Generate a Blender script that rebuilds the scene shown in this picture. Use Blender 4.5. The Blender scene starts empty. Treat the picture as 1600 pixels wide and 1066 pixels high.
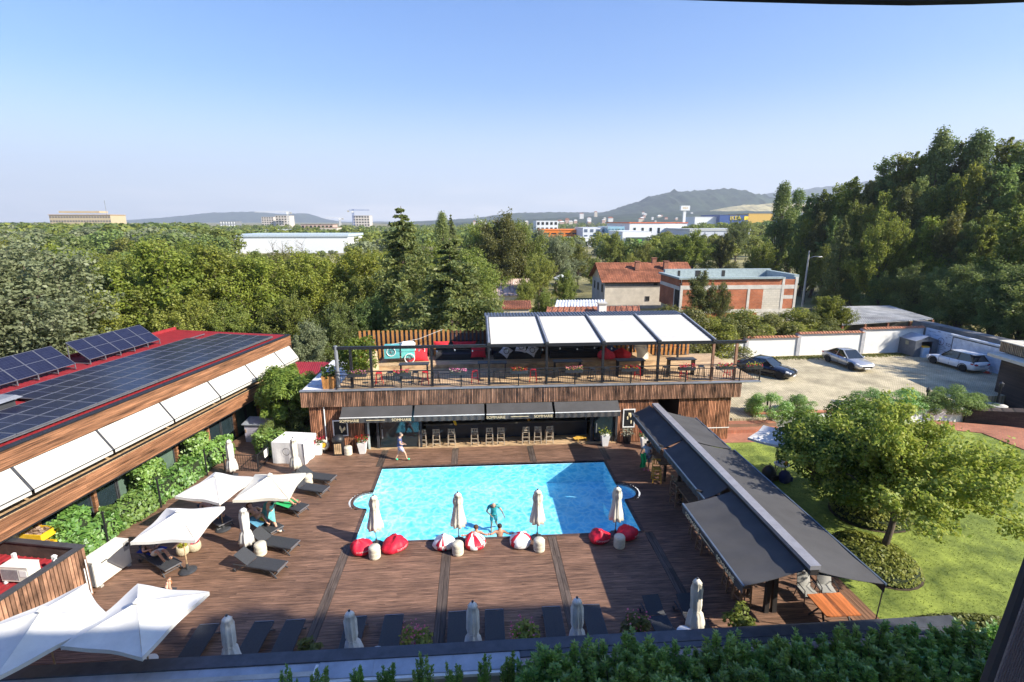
import bpy, bmesh, math, random
import numpy as np
from mathutils import Vector, Matrix
PI = math.pi; R = math.radians
sc = bpy.context.scene; COL = sc.collection
rnd = random.Random(7); nr = np.random.RandomState(7)
# ---------------------------------------------------------------- camera, sky, sun, exposure
CF, CX, CY, CH = 800., 800., 533., 13.4
PITCH = math.atan2(187, CF); YAW = R(3.97)
FW = Vector((math.sin(YAW)*math.cos(PITCH), math.cos(YAW)*math.cos(PITCH), -math.sin(PITCH)))
RT = Vector((math.cos(YAW), -math.sin(YAW), 0)); UP = RT.cross(FW); CAMP = Vector((0, 0, CH))
cam = bpy.data.objects.new('camera', bpy.data.cameras.new('camera')); COL.objects.link(cam)
cam.matrix_world = Matrix((( RT.x, UP.x, -FW.x, 0), (RT.y, UP.y, -FW.y, 0), (RT.z, UP.z, -FW.z, CH), (0, 0, 0, 1)))
cam.data.sensor_width = 36; cam.data.lens = CF/1600*36; cam.data.clip_start = .05; cam.data.clip_end = 30000
sc.camera = cam
SUN_AZ = Vector((.885, -.465, 0)).normalized(); SUN_EL = R(35)
world = bpy.data.worlds.new('World'); sc.world = world; world.use_nodes = True
wn = world.node_tree; wn.nodes.clear()
def wnode(t, **k):
    n = wn.nodes.new(t)
    for a, b in k.items(): setattr(n, a, b)
    return n
sky = wnode('ShaderNodeTexSky', sky_type='NISHITA', sun_disc=False, sun_elevation=SUN_EL, sun_rotation=math.atan2(SUN_AZ.x, SUN_AZ.y), altitude=0, air_density=1.0, dust_density=1.0, ozone_density=2.0)
bg = wnode('ShaderNodeBackground'); bg.inputs[1].default_value = .15
wo = wnode('ShaderNodeOutputWorld')
# thin clouds lying low over the horizon
tc = wnode('ShaderNodeTexCoord'); mp = wnode('ShaderNodeMapping'); mp.inputs['Scale'].default_value = (3, 3, 22)
nz = wnode('ShaderNodeTexNoise'); nz.inputs['Scale'].default_value = 2.2; nz.inputs['Detail'].default_value = 6
cr = wnode('ShaderNodeValToRGB'); cr.color_ramp.elements[0].position = .44; cr.color_ramp.elements[1].position = .66
sx = wnode('ShaderNodeSeparateXYZ'); mr = wnode('ShaderNodeMapRange'); mr.inputs[1].default_value = .005; mr.inputs[2].default_value = .075; mr.inputs[3].default_value = .8; mr.inputs[4].default_value = 0
mu = wnode('ShaderNodeMath', operation='MULTIPLY'); mx = wnode('ShaderNodeMixRGB'); mx.inputs[2].default_value = (2.3, 2.25, 2.3, 1)
L = wn.links.new
L(tc.outputs['Generated'], mp.inputs[0]); L(mp.outputs[0], nz.inputs[0]); L(nz.outputs[0], cr.inputs[0])
L(tc.outputs['Generated'], sx.inputs[0]); L(sx.outputs[2], mr.inputs[0]); L(cr.outputs[0], mu.inputs[0]); L(mr.outputs[0], mu.inputs[1])
L(mu.outputs[0], mx.inputs[0]); ma = wnode('ShaderNodeVectorMath', operation='MULTIPLY_ADD'); ma.inputs[1].default_value = (.265, .305, .265); ma.inputs[2].default_value = (-.15, -.08, .55); L(sky.outputs[0], ma.inputs[0])
mxm = wnode('ShaderNodeVectorMath', operation='MAXIMUM'); mxm.inputs[1].default_value = (.05, .12, .3); L(ma.outputs[0], mxm.inputs[0])
hm_ = wnode('ShaderNodeMapRange', interpolation_type='SMOOTHSTEP'); hm_.inputs[1].default_value = 0; hm_.inputs[2].default_value = .24; hm_.inputs[3].default_value = .88; hm_.inputs[4].default_value = 0
tn = wnode('ShaderNodeMixRGB'); tn.inputs[2].default_value = (1.78, 1.85, 2.02, 1); L(sx.outputs[2], hm_.inputs[0]); L(hm_.outputs[0], tn.inputs[0]); L(mxm.outputs[0], tn.inputs[1]); L(tn.outputs[0], mx.inputs[1]); L(mx.outputs[0], bg.inputs[0]); L(bg.outputs[0], wo.inputs[0])
sun = bpy.data.objects.new('sun', bpy.data.lights.new('sun', 'SUN')); COL.objects.link(sun)
sun.data.energy = 2.4; sun.data.angle = R(.53); sun.data.color = (1, .93, .82)
sdir = Vector((SUN_AZ.x*math.cos(SUN_EL), SUN_AZ.y*math.cos(SUN_EL), math.sin(SUN_EL)))
sun.rotation_euler = sdir.to_track_quat('Z', 'Y').to_euler(); sun.location = (30, -20, 60)
vs = sc.view_settings; vs.view_transform = 'Standard'; vs.look = 'None'; vs.exposure = 2.0; vs.gamma = 1; vs.use_curve_mapping = False
sc.cycles.max_bounces = 8; sc.cycles.transparent_max_bounces = 12; sc.cycles.use_denoising = True
sc.cycles.volume_bounces = 0
# ---------------------------------------------------------------- pixel -> place on a plane of the real scene
def ray(x, y): return FW + RT*((x-CX)/CF) - UP*((y-CY)/CF)
def at(x, y, z=0.):
    d = ray(x, y); return CAMP + d*((z-CH)/d.z)
def atY(x, y, Y):
    d = ray(x, y); return CAMP + d*(Y/d.y)
# ---------------------------------------------------------------- materials
MATS = {}
def mat(name, col, rough=.65, metal=0, var=.12, scale=3., bump=0, bscale=None, island=0., stretch=(1, 1, 1), spec=.4, col2=None, objvar=0., coat=0, shuffle=0, wear=0):
    if name in MATS: return MATS[name]
    m = bpy.data.materials.new(name); m.use_nodes = True; t = m.node_tree; b = t.nodes['Principled BSDF']
    b.inputs['Roughness'].default_value = rough; b.inputs['Metallic'].default_value = metal; b.inputs['Specular IOR Level'].default_value = spec
    b.inputs['Coat Weight'].default_value = coat
    N = t.nodes.new; K = t.links.new
    co = N('ShaderNodeTexCoord'); ma = N('ShaderNodeMapping'); ma.inputs['Scale'].default_value = stretch
    if shuffle:
        gi = N('ShaderNodeNewGeometry'); vm = N('ShaderNodeVectorMath'); vm.operation = 'SCALE'; vm.inputs[0].default_value = (37, 91, 13); K(gi.outputs['Random Per Island'], vm.inputs['Scale'])
        va = N('ShaderNodeVectorMath'); K(co.outputs['Object'], va.inputs[0]); K(vm.outputs[0], va.inputs[1]); K(va.outputs[0], ma.inputs[0])
    else: K(co.outputs['Object'], ma.inputs[0])
    nz = N('ShaderNodeTexNoise'); nz.inputs['Scale'].default_value = scale; nz.inputs['Detail'].default_value = 5; nz.inputs['Roughness'].default_value = .65
    K(ma.outputs[0], nz.inputs[0])
    mix = N('ShaderNodeMixRGB'); c = Vector(col[:3])
    a = tuple(max(0, x*(1-var*1.6)) for x in c); d = tuple(min(1, x*(1+var*1.6)) for x in (col2 or c))
    mix.inputs[1].default_value = (*a, 1); mix.inputs[2].default_value = (*d, 1)
    rp = N('ShaderNodeMapRange'); rp.inputs[1].default_value = .3; rp.inputs[2].default_value = .7
    K(nz.outputs[0], rp.inputs[0]); K(rp.outputs[0], mix.inputs[0]); out = mix.outputs[0]
    if island or objvar:
        hs = N('ShaderNodeHueSaturation'); mm = N('ShaderNodeMapRange')
        am = island or objvar
        mm.inputs[3].default_value = 1-am; mm.inputs[4].default_value = 1+am
        if island: g = N('ShaderNodeNewGeometry'); K(g.outputs['Random Per Island'], mm.inputs[0])
        else: g = N('ShaderNodeObjectInfo'); K(g.outputs['Random'], mm.inputs[0])
        K(mm.outputs[0], hs.inputs['Value']); K(out, hs.inputs['Color']); out = hs.outputs[0]
    if wear:
        wz = N('ShaderNodeTexNoise'); wz.inputs['Scale'].default_value = .55; wz.inputs['Detail'].default_value = 7; K(co.outputs['Object'], wz.inputs[0]); wm = N('ShaderNodeMapRange'); wm.inputs[1].default_value = .32; wm.inputs[2].default_value = .68; wm.inputs[3].default_value = 1-wear; wm.inputs[4].default_value = 1+wear; K(wz.outputs[0], wm.inputs[0])
        wh = N('ShaderNodeHueSaturation'); K(wm.outputs[0], wh.inputs['Value']); K(out, wh.inputs['Color']); out = wh.outputs[0]
    K(out, b.inputs['Base Color'])
    if bump:
        n2 = N('ShaderNodeTexNoise'); n2.inputs['Scale'].default_value = bscale or scale*8; n2.inputs['Detail'].default_value = 4
        K(ma.outputs[0], n2.inputs[0]); bp = N('ShaderNodeBump'); bp.inputs['Strength'].default_value = bump; bp.inputs['Distance'].default_value = .02
        K(n2.outputs[0], bp.inputs['Height']); K(bp.outputs[0], b.inputs['Normal'])
    MATS[name] = m; return m
def leafmat(name, col, tip=None, var=.35, trans=.48, gloss=.025, ov=.18):
    if name in MATS: return MATS[name]
    m = bpy.data.materials.new(name); m.use_nodes = True; t = m.node_tree; t.nodes.clear(); N = t.nodes.new; K = t.links.new
    o = N('ShaderNodeOutputMaterial'); g = N('ShaderNodeNewGeometry'); oi = N('ShaderNodeObjectInfo')
    mix = N('ShaderNodeMixRGB'); tip = tip or (col[0]*1.7, col[1]*1.45, col[2]*1.2)
    mix.inputs[1].default_value = (*col, 1); mix.inputs[2].default_value = (*tip, 1); K(g.outputs['Random Per Island'], mix.inputs[0])
    hs = N('ShaderNodeHueSaturation'); mm = N('ShaderNodeMapRange'); mm.inputs[3].default_value = 1-ov; mm.inputs[4].default_value = 1+ov
    K(oi.outputs['Random'], mm.inputs[0]); K(mm.outputs[0], hs.inputs['Value']); K(mix.outputs[0], hs.inputs['Color'])
    mh = N('ShaderNodeMapRange'); mh.inputs[3].default_value = .5-ov*.09; mh.inputs[4].default_value = .5+ov*.09
    ml = N('ShaderNodeMath'); ml.operation = 'FRACT'; m7 = N('ShaderNodeMath'); m7.operation = 'MULTIPLY'; m7.inputs[1].default_value = 7.31
    K(oi.outputs['Random'], m7.inputs[0]); K(m7.outputs[0], ml.inputs[0]); K(ml.outputs[0], mh.inputs[0]); K(mh.outputs[0], hs.inputs['Hue'])
    d = N('ShaderNodeBsdfDiffuse'); tr = N('ShaderNodeBsdfTranslucent'); gl = N('ShaderNodeBsdfGlossy'); gl.inputs['Roughness'].default_value = .55
    K(hs.outputs[0], d.inputs[0]); K(hs.outputs[0], tr.inputs[0])
    a = N('ShaderNodeMixShader'); a.inputs[0].default_value = trans; b = N('ShaderNodeMixShader'); b.inputs[0].default_value = gloss
    K(d.outputs[0], a.inputs[1]); K(tr.outputs[0], a.inputs[2]); K(a.outputs[0], b.inputs[1]); K(gl.outputs[0], b.inputs[2]); K(b.outputs[0], o.inputs[0])
    MATS[name] = m; return m
def brickmat(name, c1, c2, mortar, sx, sz, msize=.012, rough=.8, bump=.5, rot=0., offset=.5, plane='XZ', var=.25):
    if name in MATS: return MATS[name]
    m = bpy.data.materials.new(name); m.use_nodes = True; t = m.node_tree; b = t.nodes['Principled BSDF']; N = t.nodes.new; K = t.links.new
    b.inputs['Roughness'].default_value = rough; b.inputs['Specular IOR Level'].default_value = .25
    co = N('ShaderNodeTexCoord'); sp = N('ShaderNodeSeparateXYZ'); cb = N('ShaderNodeCombineXYZ'); K(co.outputs['Object'], sp.inputs[0])
    i, j = {'XZ': (0, 2), 'YZ': (1, 2), 'XY': (0, 1)}[plane]
    K(sp.outputs[i], cb.inputs[0]); K(sp.outputs[j], cb.inputs[1])
    ma = N('ShaderNodeMapping'); ma.inputs['Rotation'].default_value = (0, 0, rot); K(cb.outputs[0], ma.inputs[0])
    br = N('ShaderNodeTexBrick'); br.inputs['Scale'].default_value = 1; br.inputs['Brick Width'].default_value = sx; br.inputs['Row Height'].default_value = sz
    br.inputs['Mortar Size'].default_value = msize; br.offset = offset; br.inputs['Mortar Smooth'].default_value = .3
    br.inputs['Color1'].default_value = (*c1, 1); br.inputs['Color2'].default_value = (*c2, 1); br.inputs['Mortar'].default_value = (*mortar, 1)
    K(ma.outputs[0], br.inputs[0])
    nz = N('ShaderNodeTexNoise'); nz.inputs['Scale'].default_value = .6; nz.inputs['Detail'].default_value = 8; K(co.outputs['Object'], nz.inputs[0])
    hs = N('ShaderNodeHueSaturation'); mr = N('ShaderNodeMapRange'); mr.inputs[1].default_value = .3; mr.inputs[2].default_value = .7; mr.inputs[3].default_value = 1-var; mr.inputs[4].default_value = 1+var
    K(nz.outputs[0], mr.inputs[0]); K(mr.outputs[0], hs.inputs['Value']); K(br.outputs[0], hs.inputs['Color']); K(hs.outputs[0], b.inputs['Base Color'])
    bp = N('ShaderNodeBump'); bp.inputs['Strength'].default_value = bump; bp.inputs['Distance'].default_value = .02; bp.invert = True
    K(br.outputs['Fac'], bp.inputs['Height']); K(bp.outputs[0], b.inputs['Normal'])
    MATS[name] = m; return m
def glassmat(name, col=(.03, .045, .05), rough=.05):
    m = mat(name, col, rough, var=.1, spec=.8); return m
M = {}
# ---------------------------------------------------------------- mesh helpers
class MB:
    def __init__(s): s.v = []; s.f = []; s.m = []
    def add(s, vs, fs, m=0):
        o = len(s.v); s.v += [tuple(v) for v in vs]; s.f += [[i+o for i in f] for f in fs]; s.m += [m]*len(fs); return s
    def box(s, x0, x1, y0, y1, z0, z1, m=0):
        return s.add([(x0, y0, z0), (x1, y0, z0), (x1, y1, z0), (x0, y1, z0), (x0, y0, z1), (x1, y0, z1), (x1, y1, z1), (x0, y1, z1)],
                     [(3, 2, 1, 0), (4, 5, 6, 7), (0, 1, 5, 4), (1, 2, 6, 5), (2, 3, 7, 6), (3, 0, 4, 7)], m)
    def cb(s, c, d, m=0):
        return s.box(c[0]-d[0]/2, c[0]+d[0]/2, c[1]-d[1]/2, c[1]+d[1]/2, c[2]-d[2]/2, c[2]+d[2]/2, m)
    def hexa(s, b, t, m=0):
        return s.add(list(b)+list(t), [(3, 2, 1, 0), (4, 5, 6, 7), (0, 1, 5, 4), (1, 2, 6, 5), (2, 3, 7, 6), (3, 0, 4, 7)], m)
    def slab(s, q, th, m=0):
        q = [Vector(p) for p in q]; n = (q[1]-q[0]).cross(q[3]-q[0]).normalized()*th
        return s.hexa([p-n for p in q], q, m)
    def beam(s, a, b, w, h, m=0, up=(0, 0, 1)):
        a, b = Vector(a), Vector(b); d = (b-a).normalized(); u = Vector(up)
        if abs(d.dot(u)) > .98: u = Vector((0, 1, 0))
        r = d.cross(u).normalized()*w/2; u = r.cross(d).normalized()*h/2
        return s.hexa([a-r-u, a+r-u, a+r+u, a-r+u], [b-r-u, b+r-u, b+r+u, b-r+u], m)
    def tube(s, pts, r, n=6, m=0, cap=True):
        pts = [Vector(p) for p in pts]; k = len(pts); rs = r if isinstance(r, (list, tuple)) else [r]*k
        vs = []; prev = None
        for i, p in enumerate(pts):
            d = (pts[min(i+1, k-1)]-pts[max(i-1, 0)]).normalized()
            if prev is None: u = d.orthogonal().normalized()
            else:
                u = prev-d*prev.dot(d); u = u.normalized() if u.length > 1e-5 else d.orthogonal().normalized()
            prev = u; w = d.cross(u)
            vs += [p+(u*math.cos(2*PI*j/n)+w*math.sin(2*PI*j/n))*rs[i] for j in range(n)]
        fs = [(i*n+j, i*n+(j+1) % n, (i+1)*n+(j+1) % n, (i+1)*n+j) for i in range(k-1) for j in range(n)]
        if cap: fs += [tuple(range(n-1, -1, -1)), tuple((k-1)*n+j for j in range(n))]
        return s.add(vs, fs, m)
    def lathe(s, prof, n=14, c=(0, 0, 0), m=0, fn=None):
        vs = []
        for r, z in prof:
            for j in range(n):
                a = 2*PI*j/n; rr = r*(fn(a, z) if fn else 1); vs.append((c[0]+rr*math.cos(a), c[1]+rr*math.sin(a), c[2]+z))
        k = len(prof)
        fs = [(i*n+j, i*n+(j+1) % n, (i+1)*n+(j+1) % n, (i+1)*n+j) for i in range(k-1) for j in range(n)]
        if prof[0][0] > 1e-4: fs.append(tuple(range(n-1, -1, -1)))
        if prof[-1][0] > 1e-4: fs.append(tuple((k-1)*n+j for j in range(n)))
        return s.add(vs, fs, m)
    def prism(s, poly, z0, z1, m=0):
        n = len(poly)
        return s.add([(p[0], p[1], z0) for p in poly]+[(p[0], p[1], z1) for p in poly],
                     [tuple(range(n-1, -1, -1)), tuple(range(n, 2*n))]+[(i, (i+1) % n, n+(i+1) % n, n+i) for i in range(n)], m)
    def grid(s, fn, nu, nv, m=0):
        vs = [fn(i/nu, j/nv) for j in range(nv+1) for i in range(nu+1)]
        return s.add(vs, [(j*(nu+1)+i, j*(nu+1)+i+1, (j+1)*(nu+1)+i+1, (j+1)*(nu+1)+i) for j in range(nv) for i in range(nu)], m)
    def quad(s, *q, m=0): return s.add(q, [tuple(range(len(q)))], m)
    def xf(s, rz=0, t=(0, 0, 0), sc=1):
        c, d = math.cos(rz), math.sin(rz); s.v = [((x*c-y*d)*sc+t[0], (x*d+y*c)*sc+t[1], z*sc+t[2]) for x, y, z in s.v]; return s
    def mesh(s, name, mats, smooth=False):
        me = bpy.data.meshes.new(name); me.from_pydata(s.v, [], s.f)
        for k in (mats if isinstance(mats, (list, tuple)) else [mats]): me.materials.append(k)
        if any(s.m): me.polygons.foreach_set('material_index', s.m)
        if smooth: me.polygons.foreach_set('use_smooth', [True]*len(s.f))
        me.update(); return me
    def build(s, name, mats, parent=None, smooth=False, **k):
        return link(name, s.mesh(name, mats, smooth), parent, **k)
def link(name, me, parent=None, loc=None, rz=0, kind=None, label=None, scale=None):
    o = bpy.data.objects.new(name, me); COL.objects.link(o)
    if parent: o.parent = parent
    if loc is not None: o.location = loc
    if rz: o.rotation_euler = (0, 0, rz)
    if scale is not None: o.scale = (scale,)*3 if isinstance(scale, (int, float)) else scale
    if kind: o['kind'] = kind
    if label: o['label'] = label
    return o
def tag(o, label, cat, group=None):
    o['label'] = label; o['category'] = cat
    if group: o['group'] = group
    return o
def thing(name, label, cat, loc=(0, 0, 0), rz=0, group=None):
    o = bpy.data.objects.new(name, None); COL.objects.link(o); o.location = loc; o.rotation_euler = (0, 0, rz); o.empty_display_size = .1
    return tag(o, label, cat, group)
KIDS = {}
def dup(root, loc, rz=0, label=None, group=None, scale=None):
    def cp(o, par):
        c = o.copy(); COL.objects.link(c)
        if par: c.parent = par
        for k in o.children: cp(k, c)
        return c
    r = cp(root, None); r.location = loc; r.rotation_euler = (0, 0, rz)
    if scale is not None: r.scale = (scale,)*3 if isinstance(scale, (int, float)) else scale
    if label: r['label'] = label
    if group: r['group'] = group
    return r
def structure(name, mb, mats, **k): return mb.build(name, mats, kind='structure', **k)
def npmesh(name, v, f, mats, mi=None, smooth=False):
    v = np.asarray(v, np.float32); f = np.asarray(f, np.int32); me = bpy.data.meshes.new(name); n = f.shape[1]
    me.vertices.add(len(v)); me.vertices.foreach_set('co', v.ravel()); me.loops.add(f.size); me.loops.foreach_set('vertex_index', f.ravel())
    me.polygons.add(len(f)); me.polygons.foreach_set('loop_start', np.arange(0, f.size, n, dtype=np.int32))
    for k in (mats if isinstance(mats, (list, tuple)) else [mats]): me.materials.append(k)
    if mi is not None: me.polygons.foreach_set('material_index', np.asarray(mi, np.int32))
    me.update(calc_edges=True); me.validate(); return me
def text(name, body, size, m, parent, loc, rot, extrude=.002, align='CENTER', label=None):
    cu = bpy.data.curves.new(name, 'FONT'); cu.body = body; cu.size = size; cu.extrude = extrude; cu.align_x = align; cu.align_y = 'CENTER'
    cu.materials.append(m); o = bpy.data.objects.new(name, cu); me = bpy.data.meshes.new_from_object(o); bpy.data.objects.remove(o)
    o = bpy.data.objects.new(name, me); COL.objects.link(o); o.parent = parent; o.location = loc; o.rotation_euler = rot
    if label: o['label'] = label
    return o
# ---------------------------------------------------------------- leaves and trees
def leafquads(c, size, up=.35, outv=None, elong=1.6):
    n = len(c); nrm = nr.normal(size=(n, 3))
    nrm /= np.linalg.norm(nrm, axis=1)[:, None]
    if outv is not None: nrm = nrm*.75+outv*.75
    nrm[:, 2] += up; nrm /= np.linalg.norm(nrm, axis=1)[:, None]
    a = np.cross(nrm, nr.normal(size=(n, 3))); a /= np.linalg.norm(a, axis=1)[:, None]; b = np.cross(nrm, a)
    s = (size*nr.uniform(.65, 1.3, n))[:, None]*.5
    v = np.stack([c-a*s*elong, c-b*s+nrm*s*.18, c+a*s*elong, c+b*s+nrm*s*.18], 1).reshape(-1, 3)
    return v
def quadidx(n): return np.arange(n*4).reshape(-1, 4)
def limbs(mb, base, ends, r0, m=0, split=.45):
    top = Vector(base)
    for e in ends:
        e = Vector(e); t0 = Vector((0, 0, e.z*split*rnd.uniform(.75, 1.1))); mid = (t0+e)/2+Vector((0, 0, -.08*e.z+rnd.uniform(-.1, .1)))
        mb.tube([t0, mid, e], [r0*.42, r0*.25, r0*.08], 5, m, cap=False)
BARK = mat('bark', (.11, .085, .065), .95, var=.3, scale=6, bump=.6, stretch=(1, 1, .3))
BARK2 = mat('grey_bark', (.2, .18, .15), .95, var=.3, scale=6, bump=.6, stretch=(1, 1, .3))
def crown_pts(h, cr, z0, nclump, nleaf, clr, shape=1.0, flat=.95, shell=.5, seed=0):
    g = np.random.RandomState(seed); pts = []; outs = []; cents = []
    zc = (h+z0)/2; hz = (h-z0)/2
    for k in range(nclump):
        d = g.normal(size=3); d /= np.linalg.norm(d); r = g.uniform(shell, 1)**.6
        z = d[2]*r; w = math.sqrt(max(.05, 1-max(0, z)**2*.55)) if shape == 1 else max(.12, (1-(z*.5+.5))**shape*1.1)
        c = np.array([d[0]*r*cr*w, d[1]*r*cr*w, zc+z*hz*.9])
        cl = clr*g.uniform(.5, 1.5); m = int(nleaf/nclump*(cl/clr)**2)
        q = g.normal(size=(m, 3)); q /= np.linalg.norm(q, axis=1)[:, None]; rr = g.uniform(.35, 1, m)**.5
        q[:, 2] = np.where(q[:, 2] < -.75, -q[:, 2]*.6, q[:, 2])
        p = c+q*rr[:, None]*cl*np.array([1, 1, flat]); pts.append(p); outs.append(q); cents.append(c)
    return np.concatenate(pts), np.concatenate(outs), cents
def tree_proto(key, h, cr, z0, nclump, nleaf, clr, ls, lm, seed, shape=1., bark=None, r0=None, flat=.95, elong=1.5, nlimb=14, up=.35):
    p, o, cents = crown_pts(h, cr, z0, nclump, nleaf, clr, shape, flat, seed=seed)
    v = leafquads(p, np.full(len(p), ls), up, o, elong); cm = npmesh('crown', v, quadidx(len(p)), lm)
    mb = MB(); r0 = r0 or h*.022
    mb.tube([(0, 0, -.3), (.02*h, 0, h*.25), (.01*h, .02*h, h*.5), (0, 0, h*.82)], [r0*1.25, r0, r0*.7, r0*.15], 8)
    limbs(mb, (0, 0, 0), cents[:nlimb], r0); tm = mb.mesh('trunk', bark or BARK, True)
    return (tm, cm)
def limb_proto(h, cr, th, nl, lm, seed, ls, nleaf, twig=.3, r0=None, e0=2, e1=78, bark=None, spread=.34):
    g = np.random.RandomState(seed); mb = MB(); r0 = r0 or h*.022; P = []; O = []; V3 = lambda v: tuple(float(q) for q in v)
    mb.tube([(0, 0, -.3), (.015*h, 0, th*.5), (0, .01*h, th), (0, 0, h*.72)], [r0*1.25, r0, r0*.8, r0*.12], 8)
    per = max(8, int(nleaf/(nl*18)))
    for k in range(nl):
        a = k*2.39996+g.uniform(-.35, .35); e = R(g.uniform(e0, e1)) if k > 2 else R(82); z0 = th*g.uniform(.62, 1.1)+(h-th)*.35*math.sin(e)*g.uniform(0, 1)
        end = np.array([math.cos(a)*math.cos(e)*cr*g.uniform(.72, 1.12), math.sin(a)*math.cos(e)*cr*g.uniform(.72, 1.12), z0+(h-z0)*math.sin(e)*g.uniform(.82, 1.06)]); s0 = np.array([0, 0, z0]); mid = (s0+end)/2+np.array([0, 0, .12*cr*math.cos(e)])
        mb.tube([V3(s0), V3(mid), V3(end)], [r0*.4, r0*.24, r0*.06], 5, cap=False)
        for t in np.linspace(.38, 1.0, 6):
            c = s0*(1-t)**2+mid*2*t*(1-t)+end*t*t; c = c*1.0
            for j in range(3):
                d = g.normal(size=3)*np.array([1, 1, .7])+(end-s0)/np.linalg.norm(end-s0)*.8; d /= np.linalg.norm(d); L1 = cr*twig*g.uniform(.5, 1.25)*(1.15-.4*t); tip = c+d*L1
                if j == 0: mb.tube([V3(c), V3(tip)], [r0*.09, r0*.03], 3, cap=False)
                u = g.uniform(.1, 1.05, per)[:, None]; q = g.normal(size=(per, 3)); q /= np.linalg.norm(q, axis=1)[:, None]; P.append(c+(tip-c)*u+q*(g.uniform(.2, 1, per)**.5)[:, None]*L1*spread*(1.2-u*.6)); O.append(q)
    P = np.concatenate(P); O = np.concatenate(O); return (mb.mesh('trunk', bark or BARK, True), npmesh('crown', leafquads(P, np.full(len(P), ls), .35, O, 1.5), quadidx(len(P)), lm))
def conifer_proto(h, r, seed, lm, whorls=26, per=9, ls=.34, droop=.25, nper=34):
    g = np.random.RandomState(seed); P = []; mb = MB(); mb.tube([(0, 0, -.3), (0, 0, h*.5), (0, 0, h)], [h*.02, h*.012, .02], 7)
    for w in range(whorls):
        t = (w+.5)/whorls; z = h*(.08+.9*t); L_ = r*(1-t)**.8*g.uniform(.75, 1.2)+.15
        for k in range(per):
            a = 2*PI*(k/per)+g.uniform(-.6, .6)+w; z = h*(.08+.9*t)+g.uniform(-.5, .5)*h*.9/whorls; L1 = L_*g.uniform(.7, 1.15); e = np.array([math.cos(a)*L1, math.sin(a)*L1, z-droop*L1+.15*L1*t])
            if k % 2 == 0: mb.tube([(0, 0, z), tuple(e*np.array([.9, .9, 1]))], [.035, .01], 3, cap=False)
            u = g.uniform(.08, 1, nper)**.8; q = np.array([0, 0, z])+(e-np.array([0, 0, z]))*u[:, None]
            q += g.normal(size=(nper, 3))*np.array([.13, .13, .09])*L1*.6; q[:, 2] -= .2*L1*(u**2)*g.uniform(0, 1, nper); P.append(q)
    P = np.concatenate(P); v = leafquads(P, np.full(len(P), ls), .4, None, 2.2)
    return (mb.mesh('trunk', BARK, True), npmesh('crown', v, quadidx(len(P)), lm))
def tree(proto, label, loc, rz=None, s=1., group=None, cat='tree', name='tree', lm=None):
    t = thing(name, label, cat, loc, rnd.uniform(0, 6.28) if rz is None else rz, group)
    t.scale = (s,)*3 if isinstance(s, (int, float)) else s
    link('trunk', proto[0], t); c = link('crown', proto[1], t)
    if lm: c.material_slots[0].link = 'OBJECT'; c.material_slots[0].material = lm
    return t
# ================================================================ SETTING
M['earth'] = mat('meadow_ground', (.10, .115, .035), .95, var=.45, scale=.035, bump=.4, bscale=1.5, col2=(.23, .2, .085))
M['lawn'] = mat('lawn_grass', (.115, .175, .024), .9, var=.3, scale=.9, bump=.7, bscale=28, col2=(.195, .235, .04))
M['deck'] = mat('deck_wood', (.112, .059, .037), .6, var=.5, scale=2.6, bump=.35, bscale=20, island=.17, shuffle=1, wear=.22, stretch=(.5, 13, 1), col2=(.178, .100, .064))
M['deckdark'] = mat('deck_gap', (.02, .015, .012), .9)
M['inlay'] = mat('deck_inlay', (.09, .066, .052), .7, var=.4, scale=3, island=.3, stretch=(7, .35, 1), bump=.3)
M['black'] = mat('black_paint', (.018, .019, .022), .45, var=.15)
M['charcoal'] = mat('charcoal_metal', (.045, .047, .052), .45, var=.15)
M['greymetal'] = mat('grey_metal', (.3, .31, .33), .4, .4)
M['white'] = mat('white_paint', (.78, .77, .74), .55, var=.05)
M['plaster'] = mat('white_plaster', (.74, .73, .69), .85, var=.07, scale=.8, bump=.15)
M['conc'] = mat('concrete', (.42, .40, .36), .9, var=.16, scale=1.2, bump=.3)
M['dark'] = mat('dark_interior', (.016, .017, .018), .8)  # near-black colour standing in for the dark of unlit rooms and openings
M['glass'] = glassmat('dark_glass', (.018, .03, .036), .04)
M['glass2'] = glassmat('green_glass', (.10, .15, .12), .08)
M['curtain'] = mat('pale_curtain', (.36, .38, .33), .5, var=.12, scale=14, stretch=(1, 4, .1), spec=.6)
M['rwood'] = mat('russet_wood', (.17, .075, .036), .6, var=.45, scale=2, island=.22, stretch=(1, .3, 6), bump=.3, col2=(.25, .118, .06))
M['batten'] = mat('brown_batten', (.165, .082, .05), .65, var=.5, scale=2.5, island=.5, stretch=(1, 1, .4), bump=.3, col2=(.26, .14, .085))
M['lwood'] = mat('pale_timber', (.44, .30, .17), .7, var=.35, scale=3, island=.2, stretch=(.4, 4, 1), bump=.25)
M['owood'] = mat('orange_timber', (.42, .19, .055), .6, var=.35, scale=3, island=.3, stretch=(1, 1, .4), bump=.2)
M['redroof'] = mat('red_sheet', (.28, .026, .032), .45, var=.12, scale=1.5)
M['awn'] = mat('cream_awning', (.52, .50, .45), .8, var=.06, scale=.8, bump=.1)
M['awnk'] = mat('black_awning', (.062, .060, .060), .85, var=.12, scale=.7, bump=.12, bscale=60)
M['cream'] = mat('cream_canvas', (.64, .60, .50), .85, var=.07, scale=1.5, bump=.25, bscale=9)
M['canvas'] = mat('white_canvas', (.66, .645, .60), .85, var=.06, scale=1.5, bump=.2, bscale=8)
M['membrane'] = mat('white_membrane', (.62, .63, .63), .7, var=.2, scale=1)
M['flash'] = mat('zinc_sheet', (.36, .39, .43), .45, .35, var=.12, scale=1.6, island=.06)
M['gold'] = mat('cream_lettering', (.80, .66, .40), .6)
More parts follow.
